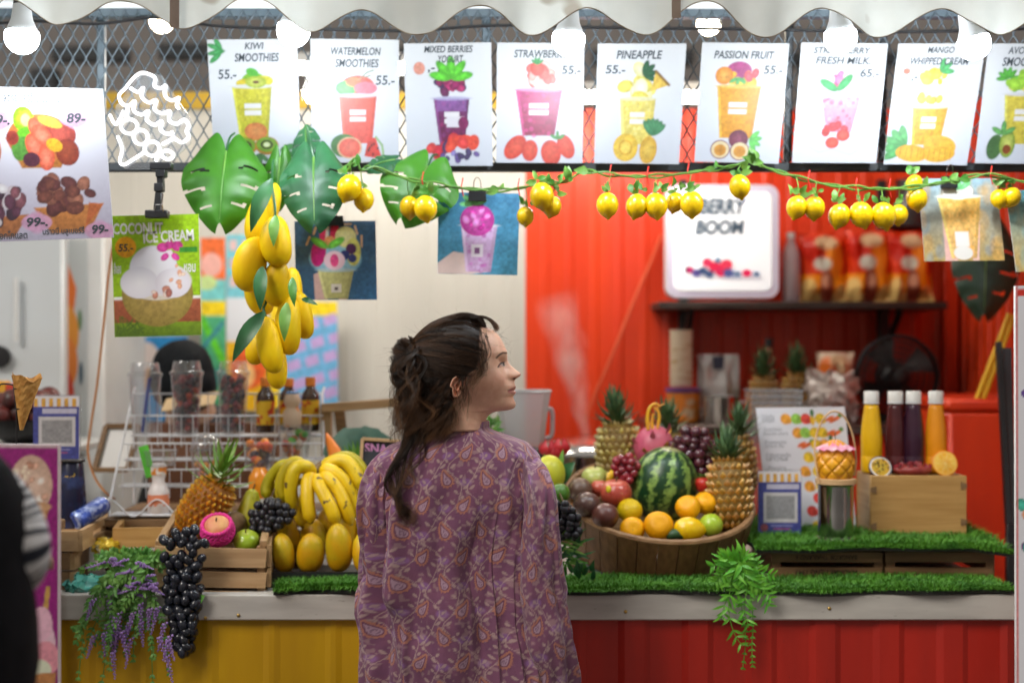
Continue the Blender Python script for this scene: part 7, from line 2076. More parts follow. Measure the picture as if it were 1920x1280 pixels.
def pouch(px, y0, y1, w, d, label, m, seed):
 nx, ny = 16, 16
 U, V = np.meshgrid(np.linspace(-1, 1, nx), np.linspace(0, 1, ny))
 h = P(0, y0, d).z - bt
 X = P(px, 0, d).x + U * S(w / 2, d) * (1 - .12 * V)
 Y = d - .04 * (1 - U ** 4) * (1 - V * .8) + (vnoise(np.stack([U * 3 + seed, V * 4, U * 0], -1)) - .5) * .03
 g = G().grid(np.stack([X, Y, bt + V * h], -1)); g.grid(np.stack([X, 2 * d - Y + .004, bt + V * h], -1)[:, ::-1])
 return single('foil_pouch', g, m, label, 'pouch')
pouch(1347, 664, 790, 84, 4.9, 'silvery white foil pouch behind the tub of fruit', mat('silver pouch', (.58, .56, .54), .3, .4, col2=(.45, .42, .42), scale=5), 4)
g = G().prism([(p_.x, p_.z) for p_ in (P(1336, 668, 4.84), P(1358, 668, 4.84), P(1356, 692, 4.84), P(1338, 692, 4.84))], 4.838, 4.842)
single('pouch_tag', g, mat('navy tag', (.03, .035, .07), .5), 'navy blue label stuck on the silver pouch', 'label', smooth=False)
t = thing('steel_pot', 'steel pot standing on the back counter behind the tub', 'pot', (P(1352, 0, 4.76).x, 4.76, bt))
r = S(34, 4.76)
part('wall', G().lathe([(r * .95, 0), (r, .006), (r, .09), (r * 1.04, .094), (r * .97, .09), (r * .95, .02)], 30, Matrix.Translation((P(1352, 0, 4.76).x, 4.76, bt))), M['steel'], t)
part('handle', G().tube(smooth_path([(P(1352, 0, 4.76).x + r, 4.76, bt + .07), (P(1352, 0, 4.76).x + r + .03, 4.76, bt + .07), (P(1352, 0, 4.76).x + r + .03, 4.76, bt + .04), (P(1352, 0, 4.76).x + r, 4.76, bt + .04)], 4), .004, 6), M['steel'], t)
pineapple('pineapple', 'dull pineapple on the back counter next to the silver pouch', (1432, 790), (1432, 702), 58, 4.85, M['pinef'], E3, (1432, 708), (1431, 655), M['pinecrown'], 7, 36, 24, rows=8)
pineapple('pineapple', 'taller dull pineapple on the back counter beside a snack bag', (1496, 792), (1495, 696), 62, 4.83, M['pinef'], E3, (1495, 704), (1494, 652), M['pinecrown'], 7, 36, 24, rows=9)
t = thing('sauce_bottle', 'dark sauce bottle with black cap behind the pineapples', 'bottle', (P(1440, 0, 5.0).x, 5.0, bt))
h = P(0, 634, 5.0).z - bt; r = S(16, 5.0); T = Matrix.Translation((P(1442, 0, 5.0).x, 5.0, bt))
part('glass', G().lathe([(r * .9, 0), (r, .006), (r, h * .6), (r * .5, h * .8), (r * .42, h * .9)], 20, T), mat('brown glass', (.18, .04, .025), .2), t)
part('cap', G().lathe([(r * .46, h * .9), (r * .46, h), (.0001, h)], 16, T), M['black'], t)
snack_bag(1566, 660, 790, 70, 4.9, 'orange and white snack bag on the back counter', [(215, 190, 165), (225, 120, 50), (220, 110, 40), (230, 190, 150), (225, 205, 190)], 8, 0, bt)
crumple('plastic_bag', 'crumpled pale plastic bag in front of the fan', 'plastic bag', 1560, 742, 100, 96, 4.76, mat('milky film', (.62, .50, .46), .35, col2=(.70, .62, .58), scale=9), 11, .03, .06)
# fan
d = 4.95
c = P(1682, 706, d)
t = thing('fan', 'black round caged fan standing on the back counter', 'fan', (c.x, d, bt))
rf = S(76, d)
for k in range(7):
 r = rf * (1 - k * .135)
 for sg in (-1, 1):
  part('cage_ring', G().tube([c + Vector((math.cos(a) * r, sg * .05 * (1 - (r / rf) ** 2) + sg * .012, math.sin(a) * r)) for a in np.linspace(0, 2 * math.pi, 41)], .0022 if k else .006, 6, cap=False), M['black'], t)
for k in range(36):
 a = 2 * math.pi * k / 36
 part('cage_wire', G().tube([c + Vector((math.cos(a) * rf * q, -.05 * (1 - q * q) - .012, math.sin(a) * rf * q)) for q in np.linspace(.18, 1, 6)], .0012, 5, cap=False), M['black'], t)
part('hub', G().lathe([(rf * .2, 0), (rf * .2, .02), (rf * .12, .026), (.0001, .026)], 24, Matrix.Translation(c + Vector((0, -.048, 0))) @ Euler((R(90), 0, 0)).to_matrix().to_4x4()), M['black'], t)
for k in range(4):
 a = k * math.pi / 2 + .5
 A = np.array([[tuple(c + Vector((math.cos(a + w_) * rf * q, .02 * math.sin(w_ * 4), math.sin(a + w_) * rf * q))) for w_ in np.linspace(-.45 * q, .45, 6)] for q in np.linspace(.15, .9, 6)])
 part('blade', G().grid(A), mat('smoky blade', (.05, .045, .045), .3) if k == 0 else bpy.data.materials['smoky blade'], t)
part('motor', G().lathe([(.03, 0), (.055, .02), (.055, .09), (.03, .11)], 20, Matrix.Translation(c + Vector((0, .12, 0))) @ Euler((R(90), 0, 0)).to_matrix().to_4x4()), M['black'], t)
part('stand', G().tube([c + Vector((0, .08, -.03)), (c.x, d + .06, bt + .02)], .014, 10), M['black'], t)
part('base', G().lathe([(.10, 0), (.10, .012), (.03, .022)], 24, Matrix.Translation((c.x, d + .04, bt))), M['black'], t)
# red chest at the side with broom handles and the folded black stand
t = thing('red_chest', 'red chest cooler beside the end of the counter', 'cooler', (P(1880, 0, 4.5).x, 4.5, 0))
xa, xb2 = P(1782, 0, 4.3).x, P(2040, 0, 4.3).x
zc = P(0, 772, 4.3).z
part('body', G().box(((xa + xb2) / 2, 4.53, zc / 2), (xb2 - xa, .44, zc - .002), ch=.01), M['redwall'], t)
part('lid', G().box(((xa + xb2) / 2, 4.53, zc + .02), (xb2 - xa + .02, .46, .04), ch=.012), M['redwall'], t)
for k, (x0, y0, x1, y1) in enumerate(((1893, 588, 1834, 742), (1902, 590, 1844, 748))):
 g = G().tube([P(x0, y0, 4.28), P(x1, y1, 4.32), P(x1 - 8, y1 + 20, 4.33)], .0085, 10)
 single('broom_handle', g, mat('yellow handle', (.74, .40, .02), .4), ['yellow pole leaning against the red chest, upper one', 'yellow pole leaning close below its twin'][k], 'pole')
t = thing('folded_stand', 'tall black folded stand leaning at the counter end', 'stand', P(1890, 980, 4.0))
part('post', slab([P(1870, 640, 4.05), P(1879, 640, 4.05), P(1898, 980, 3.95), P(1888, 980, 3.95)], .02), M['black'], t, smooth=False)
part('panel', slab([P(1881, 652, 4.06), P(1897, 652, 4.06), P(1906, 980, 3.96), P(1899, 980, 3.96)], .016), mat('dark grey panel', (.03, .03, .033), .5), t, smooth=False)
for a, b in ((P(1893, 980, 3.96), (P(1893, 980, 3.96).x, 3.96, 0)), (P(1903, 980, 3.97), (P(1903, 980, 3.97).x, 4.05, 0))):
 part('leg', G().bar(a, b, .02, .02, up=(0, -1, 0)), M['black'], t)
monstera(P(1850, 440, 4.5), P(1845, 590, 4.45), S(62, 4.5), (-.3, -1, .2), mat('dull green monstera', (.02, .05, .03), .4, col2=(.03, .075, .045), scale=9), 'dark monstera leaf hanging by the red side wall', lobes=5, stem=P(1880, 330, 4.6))  # darker, greyer green than the other monstera leaves
t = thing('storage_jar', 'black topped jar on the upper rail of the red wall', 'jar', P(1710, 420, 5.1))
xj = P(1712, 0, 5.1).x
part('glass', G().lathe([(.05, 0), (.052, .02), (.052, .12), (.04, .14)], 20, Matrix.Translation((xj, 5.12, P(0, 420, 5.1).z))), mat('dark jar', (.04, .03, .03), .2), t)
part('lid', G().lathe([(.055, .13), (.055, .16), (.0001, .16)], 20, Matrix.Translation((xj, 5.12, P(0, 420, 5.1).z))), M['black'], t)
part('ledge', G().box((xj, 5.18, P(0, 421, 5.1).z - .004), (.16, .22, .012)), M['black'], t)
# wisp of steam in front of the red wall
st_ = bpy.data.materials.new('steam vapour'); st_.use_nodes = True
N, LK = st_.node_tree.nodes, st_.node_tree.links
N.clear()
out = N.new('ShaderNodeOutputMaterial'); pv = N.new('ShaderNodeVolumePrincipled')
pv.inputs['Color'].default_value = (1, 1, 1, 1)
sa, sb = P(1108, 846, 4.7), P(1044, 545, 4.7)
SL = (sb - sa).length
def nm(op, a, b=None, c=None):
 n = N.new('ShaderNodeMath'); n.operation = op
 for k, v in enumerate((a, b, c)):
  if v is None:
   continue
  if isinstance(v, (int, float)):
   n.inputs[k].default_value = v
  else:
   LK.new(v, n.inputs[k])
 return n.outputs[0]
tc = N.new('ShaderNodeTexCoord')
warp = N.new('ShaderNodeTexNoise'); warp.inputs['Scale'].default_value = 7; warp.inputs['Detail'].default_value = 1
LK.new(tc.outputs['Object'], warp.inputs['Vector'])
sub = N.new('ShaderNodeVectorMath'); sub.operation = 'MULTIPLY_ADD'; sub.inputs[1].default_value = (.09, .09, 0)
LK.new(warp.outputs['Color'], sub.inputs[0]); LK.new(tc.outputs['Object'], sub.inputs[2])
sx_ = N.new('ShaderNodeSeparateXYZ'); LK.new(sub.outputs[0], sx_.inputs[0])
x_, y_ = nm('SUBTRACT', sx_.outputs[0], .045), nm('SUBTRACT', sx_.outputs[1], .045)
rr_ = nm('SQRT', nm('ADD', nm('MULTIPLY', x_, x_), nm('MULTIPLY', y_, y_)))
zn = nm('DIVIDE', sx_.outputs[2], SL)
wide = nm('MULTIPLY_ADD', zn, .070, .016)
fall = nm('MAXIMUM', nm('SUBTRACT', 1.0, nm('DIVIDE', rr_, wide)), 0.0)
nz = N.new('ShaderNodeTexNoise'); nz.inputs['Scale'].default_value = 16; nz.inputs['Detail'].default_value = 4; nz.inputs['Distortion'].default_value = .8
mp = N.new('ShaderNodeMapping'); mp.inputs['Scale'].default_value = (1, 1, .45)
LK.new(tc.outputs['Object'], mp.inputs[0]); LK.new(mp.outputs[0], nz.inputs['Vector'])
den = nm('MULTIPLY', nm('MULTIPLY', fall, nm('MAXIMUM', nm('SUBTRACT', nz.outputs['Fac'], .30), 0.0)), nm('MULTIPLY', nm('SUBTRACT', 1.0, nm('POWER', nm('MAXIMUM', zn, 0.0), 3.0)), 62.0))
LK.new(den, pv.inputs['Density']); LK.new(pv.outputs[0], out.inputs['Volume'])
me = mesh_of('steam', G().box((0, 0, SL / 2), (.20, .20, SL), ch=.01), st_, False)
o = bpy.data.objects.new('steam', me); COL.objects.link(o)
o.location = sa; o.rotation_euler = (sb - sa).to_track_quat('Z', 'Y').to_euler()
o['kind'] = 'stuff'; o['label'] = 'thin white steam rising in front of the red wall'
t = thing('steamer', 'low steel steamer behind the tub giving off steam', 'steamer', (P(1095, 0, 4.7).x, 4.7, 0))
zt_ = P(0, 842, 4.7).z
xs_ = P(1100, 0, 4.7).x
part('lid', G().lathe([(.0001, .05), (.02, .048), (.12, .03), (.17, 0), (.175, -.01)], 30, Matrix.Translation((xs_, 4.7, zt_))), M['steel'], t)
part('pan', G().lathe([(.17, -.012), (.17, -.12), (.15, -.13)], 30, Matrix.Translation((xs_, 4.7, zt_))), M['steel'], t)
part('table', G().box((xs_ - .2, 4.7, (zt_ - .13) / 2), (.9, .4, zt_ - .134), ch=.01), M['wooddark'], t)
g = G().tube(smooth_path([P(1240, 440, 5.26), P(1225, 480, 5.26), P(1190, 560, 5.26), P(1150, 660, 5.26), P(1115, 740, 5.26), P(1096, 790, 5.26)], 5), .006, 6)
single('red_cable', g, mat('pale red cable', (.70, .12, .05), .5), 'pale cable running diagonally down the red wall', 'cable')
# ---------------------------------------------------------------- left interior: fridge, pictures, dark haired seller
t = thing('white_fridge', 'tall white fridge with orange wave decal behind the counter', 'fridge', (P(0, 0, 4.6).x, 4.7, 0))
xa, xb2 = P(-260, 0, 4.6).x, P(119, 0, 4.6).x
zf = P(0, 430, 4.6).z
part('door', G().box(((xa + xb2) / 2, 4.63, zf / 2), (xb2 - xa, .06, zf), ch=.01), mat('fridge white', (.66, .70, .72), .35), t)
part('cabinet', G().box(((xa + xb2) / 2 + .06, 4.98, zf / 2), (xb2 - xa + .10, .60, zf - .01), ch=.01), M['white'], t)
p = Paint(44, 400, (205, 212, 214), step=2)
p.poly([(0, 20), (10, 50), (24, 90), (18, 140), (0, 140)], (236, 120, 40)); p.ell(2, 175, 26, 56, (240, 160, 60)); p.ell(4, 230, 22, 50, (240, 140, 60)); p.ell(0, 300, 20, 60, (215, 70, 50)); p.ell(30, 150, 4, 20, (90, 130, 80)); p.ell(32, 250, 4, 22, (60, 90, 110))
q = [P(119, 450, 4.64), P(164, 450, 4.68), P(164, 850, 4.68), P(119, 850, 4.64)]
U, V = p.X / p.W, p.Y / p.H
A = (np.array(q[0]) * (1 - U[..., None]) + np.array(q[1]) * U[..., None]) * (1 - V[..., None]) + (np.array(q[3]) * (1 - U[..., None]) + np.array(q[2]) * U[..., None]) * V[..., None]
part('wave_decal', G().grid(A[::-1], col=(p.C * .8)[::-1]), M['print'], t, smooth=False)
part('side_trim', G().box((P(188, 0, 4.9).x, 4.86, zf / 2), (.045, .06, zf), ch=.008), M['white'], t)
part('handle', G().tube([P(30, 520, 4.58), P(30, 640, 4.58)], .008, 8), M['white'], t)
t = thing('wall_disc', 'round black disc at the picture edge on the white fridge', 'disc', P(0, 690, 4.58))
part('face', G().lathe([(S(21, 4.57), 0), (S(20, 4.57), .012), (.0001, .014)], 30, Matrix.Translation(P(-1, 669, 4.59)) @ Euler((R(90), 0, 0)).to_matrix().to_4x4()), M['black'], t)
# cartons and a bowl of fruit on the side shelf behind the waffle cone
t = thing('food_carton', 'yellow and red food carton behind the waffle cone', 'carton', P(18, 800, 4.3))
part('yellow_face', G().box(P(2, 752, 4.3), (S(26, 4.3), .05, S(76, 4.3)), ch=.003), mat('yellow carton', (.72, .36, .02), .5), t)
part('red_face', G().box(P(28, 752, 4.302), (S(26, 4.3), .05, S(66, 4.3)), ch=.003), mat('red carton', (.55, .05, .02), .5), t)
t = thing('fruit_bowl', 'black bowl of dark red fruit behind the ice cream board', 'bowl', P(50, 835, 4.2))
bp = P(44, 828, 4.2)
part('bowl', G().lathe([(.05, 0), (.11, .03), (.14, .07), (.135, .07), (.10, .03)], 26, Matrix.Translation(bp)), M['black'], t)
dfm = mesh_of('fruit', G().ell((0, 0, 0), .034, nu=12, nv=8), mat('dark red fruit', (.16, .02, .015), .4, col2=(.03, .02, .02), scale=20, rand=.5))
for k in range(20):
 a = k * 2.4; q = .095 * math.sqrt((k % 10 + .5) / 10)
 inst('fruit', dfm, t, bp + Vector((math.cos(a) * q, math.sin(a) * q, .07 + .04 * (k // 10) + random.uniform(0, .02))), None, random.uniform(.8, 1.1))
part('ledge', G().box(bp + Vector((-.1, .05, -.012)), (.6, .34, .02), ch=.003), M['white'], t)
part('ledge_leg', G().box((bp.x - .1, bp.y + .1, (bp.z - .03) / 2), (.4, .1, bp.z - .03), ch=.003), M['white'], t)
# wall pictures
def wall_card(label, quad, d, fn, W, H, step=2.0):
 p = Paint(W, H, (255, 255, 255), step=step)
 fn(p)
 return Card('wall_poster', label, 'poster', quad, d, p, thick=.004, group='posters on the white back wall')
def f1(p):
 p.rect(-5, -5, 60, 80, (238, 112, 50)); p.ell(20, 50, 20, 22, (240, 180, 170)); p.rect(-5, 78, 60, 130, (120, 205, 205)); p.ell(10, 84, 20, 14, (200, 225, 150)); p.rect(-5, 118, 60, 146, (245, 215, 20)); p.rect(-5, 146, 60, 330, (80, 180, 130)); p.line([(0, 150), (46, 240)], 14, (100, 210, 40)); p.line([(40, 160), (0, 210)], 8, (60, 140, 160)); p.ell(30, 260, 20, 16, (60, 150, 140))
wall_card('narrow poster with orange, teal and green blocks behind the mangoes', [(376, 446), (422, 446), (424, 760), (378, 760)], 5.2, f1, 46, 314)
def f2(p):
 p.rect(-5, -5, 80, 120, (120, 200, 215))
 for k in range(9):
  p.rect(6 + 24 * (k % 3), 10 + 34 * (k // 3), 20 + 24 * (k % 3), 30 + 34 * (k // 3), (225, 190, 190))
 p.rect(-5, 118, 80, 200, (225, 228, 235)); p.rect(-5, 200, 80, 330, (245, 190, 20)); p.ell(40, 250, 34, 40, (236, 100, 40)); p.ell(36, 262, 16, 24, (245, 190, 120))
wall_card('poster with pale teal top and orange fruit behind the mangoes', [(424, 440), (500, 440), (502, 770), (426, 770)], 5.205, f2, 76, 330)
def f3(p):
 p.rect(-5, -5, 160, 240, (110, 180, 225)); p.rect(-5, -5, 160, 26, (245, 215, 20)); p.rect(-5, -5, 16, 240, (245, 210, 30))
 for k in range(24):
  x, y = 30 + 34 * (k % 4) + 10 * ((k // 4) % 2), 44 + 34 * (k // 4) - 8 * (k % 4)
  p.poly([(x, y), (x + 24, y - 8), (x + 28, y + 10), (x + 4, y + 18)], (196, 165, 220))
wall_card('blue poster with pink stamp rows and yellow band behind the mangoes', [(506, 566), (632, 566), (634, 760), (508, 764)], 5.2, f3, 126, 194)
def f4(p):
 p.rect(-5, -5, 200, 200, (40, 150, 220)); p.ell(60, 40, 24, 30, (235, 220, 215)); p.poly([(44, 60), (76, 60), (60, 110)], (215, 160, 110)); p.ell(14, 30, 10, 14, (240, 150, 190)); p.ell(14, 60, 12, 10, (150, 200, 235)); p.ell(16, 96, 18, 8, (240, 225, 120)); p.ell(16, 124, 14, 12, (240, 130, 190))
wall_card('blue ice cream poster below the coconut poster', [(214, 632), (352, 630), (354, 790), (216, 790)], 5.2, f4, 138, 160)
# bending seller with black hair behind the rack
d = 4.45
t = thing('person', 'person with black hair and dark top bending behind the wire rack', 'person', (P(342, 0, d).x, d, 0))
c = P(342, 690, d)
g = G()
n1, n2 = 36, 24
TH, PH = np.meshgrid(np.linspace(0, 2 * np.pi, n1, endpoint=False), np.linspace(.02, np.pi - .02, n2))
X = np.stack([np.sin(PH) * np.cos(TH), np.sin(PH) * np.sin(TH), np.cos(PH)], -1)
fl = 1 + .30 * np.clip(-X[..., 2], 0, 1) + .22 * np.clip(-X[..., 2], 0, 1) * np.clip(X[..., 0], 0, 1) + .05 * (vnoise(X + 4, 4) - .5)
A = X * np.array([S(58, d), S(56, d), S(60, d)]) * fl[..., None] + np.array(c + Vector((0, 0, -.01)))
hair_m = mat('black hair', (.004, .005, .007), .7, spec=.12, col2=(.009, .011, .013), scale=30, stretch=(6, 6, 1))
part('hair', G().grid(A[::-1], True), hair_m, t, 'all')
g = G()
g.tube([c + Vector((0, .02, -.02)), c + Vector((0, .05, -.10)), c + Vector((.02, .12, -.20)), c + Vector((.02, .18, -.45)), (c.x + .02, d + .2, .55), (c.x + .02, d + .2, .1)], [.08, .065, .10, .19, .17, .15], 20)
part('body', g, mat('skin tone', (.42, .25, .16), .5), t, 'all')
g = G()
g.tube([c + Vector((0, .09, -.135)), c + Vector((.02, .12, -.20)), c + Vector((.02, .18, -.45)), (c.x + .02, d + .2, .75)], [.075, .13, .21, .20], 20, cap=False)
part('shirt', g, mat('dark shirt', (.03, .03, .035), .8), t, 'all')
g = G()
t = thing('cardboard_box', 'brown cardboard boxes stacked low behind the wire rack', 'box', P(420, 900, 4.3))
part('box', G().box((P(400, 0, 4.32).x, 4.33, P(0, 800, 4.3).z / 2 + .13), (.40, .02, P(0, 762, 4.3).z - .3), ch=.004), mat('brown cardboard', (.20, .085, .04), .8, col2=(.15, .06, .03), scale=10), t)
part('flap', G().box((P(360, 0, 4.3).x, 4.27, P(0, 752, 4.3).z), (.16, .10, .004), Euler((R(20), R(-8), 0)), ch=.001), mat('pale card', (.5, .36, .2), .8), t)
part('support', G().box((P(400, 0, 4.32).x, 4.36, .35), (.34, .03, .7), ch=.004), M['wooddark'], t)
# ================================================================ the woman at the counter
HD = 3.14                          # distance of her spine
K = HD / FPX                       # metres per photo pixel at that distance
def interp(y, tab):
 ys = [t_[0] for t_ in tab]; vs = [t_[1] for t_ in tab]
 return np.interp(y, ys, vs)
def sm(tab, n=4):
 """the same table through a smooth curve, sampled finely"""
 pts = smooth_path([(a, b, 0) for a, b in tab], n)
 return [(p_.x, p_.y) for p_ in pts]
AX = 868.0                         # head axis in photo pixels
PROF = sm([(598, 10), (600, 24), (604, 34), (612, 41), (617, 54), (627, 66), (641, 75), (652, 80), (660, 83), (668, 83.2), (677, 84.6), (685, 90.5), (693, 99.5), (699, 107), (702.4, 108.3), (706, 105.5), (710, 99.5), (713.3, 96.8),
     (718.8, 97), (723, 98.6), (727, 99.2), (731.5, 96.2), (734.6, 99.2), (738.5, 98), (743, 94.6), (748, 95.6), (755, 98.6), (760, 98.8), (765, 95.5), (768.5, 86), (770, 74), (771.5, 62), (776, 51), (783, 45), (792, 41), (803, 38.5)], 3)
BASE = sm([(598, 10), (600, 24), (604, 34), (612, 41), (617, 54), (627, 65), (641, 73), (660, 78), (672, 77), (685, 78.5), (700, 82), (715, 86), (730, 88), (745, 87), (755, 86), (762, 83), (766, 78), (769, 70), (771.5, 60), (776, 51), (783, 45), (792, 41), (803, 38.5)], 3)
BACK = sm([(598, 10), (600, 30), (606, 50), (620, 72), (640, 86), (660, 92), (690, 93), (715, 86), (740, 70), (760, 54), (778, 45), (803, 43)], 3)
WID = sm([(598, 10), (600, 26), (606, 42), (620, 58), (640, 69), (660, 73), (690, 73), (710, 70.5), (730, 66), (745, 60), (757, 53), (765, 48), (772, 45), (785, 46), (803, 50)], 3)
# below the collar the body goes on under the shirt
LOW = [(803, 38.5, 43, 50), (812, 40, 50, 60), (826, 42, 56, 86), (845, 48, 62, 108), (880, 54, 72, 118), (960, 58, 78, 116), (1080, 56, 72, 106), (1200, 60, 78, 116), (1320, 64, 84, 124), (1400, 60, 64, 120), (1410, 10, 10, 20)]
NPHI = 220
ys_h = np.concatenate([np.array([598.0, 598.6, 599.4]), np.linspace(600, 803, 235)])
phi = np.linspace(0, 2 * np.pi, NPHI, endpoint=False)
# more samples near the face front
phi = phi - 0.30 * np.sin(phi)
rows_v, rows_c = [], []
skin_c = np.array([.84, .52, .365]); lip_c = np.array([.42, .135, .12]); dark_c = np.array([.018, .011, .008]); scalp = np.array([.014, .008, .006])
hair_edge = [(600, 915), (612, 911), (640, 909), (665, 909), (690, 902), (703, 884), (712, 852), (745, 842), (790, 836), (803, 834)]
def seg_dist(px, py, pts):
 d_ = np.full(px.shape, 1e9)
 for (x0, y0), (x1, y1) in zip(pts[:-1], pts[1:]):
  dx, dy = x1 - x0, y1 - y0
  t_ = np.clip(((px - x0) * dx + (py - y0) * dy) / (dx * dx + dy * dy), 0, 1)
  d_ = np.minimum(d_, np.hypot(px - x0 - t_ * dx, py - y0 - t_ * dy))
 return d_
for y in ys_h:
 c, s_ = np.cos(phi), np.sin(phi)
 win = np.clip((y - 700) / 40, 0, 1); win = win * win * (3 - 2 * win) * np.clip((803 - y) / 18, 0, 1)
 ye = y + 24 * np.clip(1 - c, 0, 1) ** 1.3 * win
 pf, bk = interp(y, PROF), interp(y, BACK)
 bf, wd = interp(ye, BASE), interp(ye, WID)
 bf0 = interp(y, BASE)
 ff = np.clip((y - 612) / 30, 0, 1) * np.clip((772 - y) / 8, 0, 1)
 ex = 1.0 - .14 * ff
 X = np.where(c > 0, bf * np.sign(c) * np.abs(c) ** ex, bk * c)
 taper = 1 - .10 * ff * np.clip(c, 0, 1)
 Yd = wd * s_ * taper
 # jaw narrows towards the chin
 q = np.clip((y - 722) / 46, 0, 1); q = q * q * (3 - 2 * q) * np.clip((792 - y) / 20, 0, 1)
 Yd = Yd * np.where(c > 0, 1 - .30 * q * np.clip(c, 0, 1) ** 1.5, 1)
 ft = pf - bf0
 sg = np.interp(y, [640, 668, 677, 690, 700, 706, 712, 722, 735, 745, 758, 768], [40, 26, 9, 8.5, 11.5, 13.5, 13, 19, 18, 20, 24, 26])
 X = X + np.where(c > 0, ft * np.exp(-(Yd / sg) ** 2), 0)
 a = np.abs(Yd)
 g1 = lambda y0, a0, sy, sa: np.exp(-((y - y0) / sy) ** 2 - ((a - a0) / sa) ** 2) * (c > 0)
 X = X - 7.5 * g1(680, 24, 8, 13) + 4.2 * g1(682, 29, 5.5, 9) + 1.2 * g1(661, 30, 7, 22) + 4.0 * g1(708, 42, 16, 16) - 2.0 * g1(706, 16, 4, 3.5) + 2.2 * g1(705, 11, 4.5, 4.5)
 x_px = AX + X
 py_ = np.full(X.shape, y)
 col = np.tile(skin_c, (NPHI, 1))
 def paint(m_, cc):
  global col
  m_ = np.clip(m_, 0, 1)[:, None]
  return col * (1 - m_) + cc * m_
 col = paint(.35 * np.exp(-((y - 712) / 18) ** 2 - ((a - 44) / 20) ** 2) * (c > 0), np.array([.62, .24, .17]))
 col = paint(.30 * np.exp(-((y - 704) / 8) ** 2 - (a / 12) ** 2) * (c > 0), np.array([.62, .27, .2]))
 front = (c > 0)
 lipm = front * np.clip(1 - seg_dist(x_px, py_, [(955, 732), (960, 729.5), (967.5, 726)]) / 3.6 + .3, 0, 1) * (y > 721.5)
 col = paint(lipm * .85, lip_c)
 lipm = front * np.clip(1 - seg_dist(x_px, py_, [(956, 733.5), (962, 736), (967.5, 735.5)]) / 3.6 + .25, 0, 1) * (y < 741)
 col = paint(lipm * .85, lip_c * 1.15)
 col = paint(front * np.clip(1.1 - seg_dist(x_px, py_, [(952.5, 732.2), (958, 731.6), (965, 731.5)]) / 1.1, 0, 1) * .8, np.array([.12, .03, .03]))
 brow = np.clip(1.35 - seg_dist(x_px, py_, [(931.5, 670), (937, 664.5), (943, 660.8), (950.5, 661.5)]) / 1.9, 0, 1) * front * (a > 5)
 col = paint(brow * .85, dark_c * 2.2)
 eyew = np.clip(1.2 - np.hypot((x_px - 943.2) / 5.6, (py_ - 682.6) / 3.1), 0, 1) * 3 * front * (a > 10)
 col = paint(np.clip(eyew, 0, 1) * .8, np.array([.36, .30, .28]))
 col = paint(np.clip((1.1 - np.hypot((x_px - 945.2) / 2.6, (py_ - 682.2) / 2.9)) * 4, 0, 1) * front * (a > 10), np.array([.03, .018, .012]))
 col = paint(np.clip(1.5 - seg_dist(x_px, py_, [(934.5, 687), (937.5, 682), (941.5, 679.2), (947.5, 678.2), (950, 679.5)]) / 1.25, 0, 1) * front * (a > 9), dark_c)
 col = paint(np.clip(1.2 - seg_dist(x_px, py_, [(935.5, 687), (940, 686.6), (946, 686)]) / .9, 0, 1) * .5 * front * (a > 9), np.array([.16, .07, .05]))
 col = paint(np.clip(1.3 - np.hypot((x_px - 964.5) / 3.4, (py_ - 709.5) / 1.8), 0, 1) * 1.4 * front * (a > 3.5) * (a < 14), np.array([.10, .03, .025]))
 hx = np.interp(y, [h_[0] for h_ in hair_edge], [h_[1] for h_ in hair_edge])
 col = paint(np.clip((hx - 5 - x_px) / 5, 0, 1) * np.clip((800 - y) / 12, 0, 1), scalp)
 rows_v.append(np.stack([(x_px - 960) * K, HD - Yd * K, np.full(X.shape, CAM_Z - (y - 640) * K)], -1))
 rows_c.append(col)
for y, rf, rb, w_ in LOW[1:]:
 # the torso: broad across x, shallow in y
 X = w_ * np.cos(phi); Yd = rf * np.sin(phi)
 cx = AX - 12 * min(1, (y - 803) / 40)
 rows_v.append(np.stack([(cx + X - 960) * K, HD + .02 - Yd * K, np.full(X.shape, CAM_Z - (y - 640) * K)], -1))
 rows_c.append(np.tile(skin_c, (NPHI, 1)))
A = np.array(rows_v); Cc = np.array(rows_c)
woman = thing('person', 'woman with dark wavy tied up hair in purple paisley blouse looking aside', 'person', ((AX - 960) * K, HD, 0))
body = G().grid(A, True, col=Cc)
# ear on the near side
ec = P(857.5, 724, HD - 70 * K)
ng, nr = 40, 12
EV = np.zeros((nr, ng, 3)); EC = np.zeros((nr, ng, 3))
for i in range(nr):
 rr_ = i / (nr - 1)
 for j in range(ng):
  a = 2 * math.pi * j / ng
  ex_, ez_ = 13.5 * math.cos(a), 21.5 * math.sin(a)
  if ez_ < 0:
   ex_ *= .72 + .1 * math.cos(a)
  ex_ += 2.5 * math.sin(a)
  lift = 10 * max(0, -math.cos(a)) ** .8 + 5
  bowl_ = 4.0 * math.exp(-((rr_ - .84) / .14) ** 2) - 3.5 * math.exp(-((rr_ - .58) / .14) ** 2) + 1.8 * math.exp(-((rr_ - .36) / .12) ** 2) - 5 * math.exp(-(rr_ / .2) ** 2)
  edge = -7 * max(0, (rr_ - .92) / .08)
  EV[i, j] = (ec.x + ex_ * rr_ * K, ec.y - (lift * rr_ * .7 + bowl_ + edge) * K, ec.z + ez_ * rr_ * K)
  EC[i, j] = skin_c * (1 - .25 * math.exp(-((rr_ - .58) / .16) ** 2)) * np.array([1.0, .86, .82])
body.grid(EV, True, col=EC)
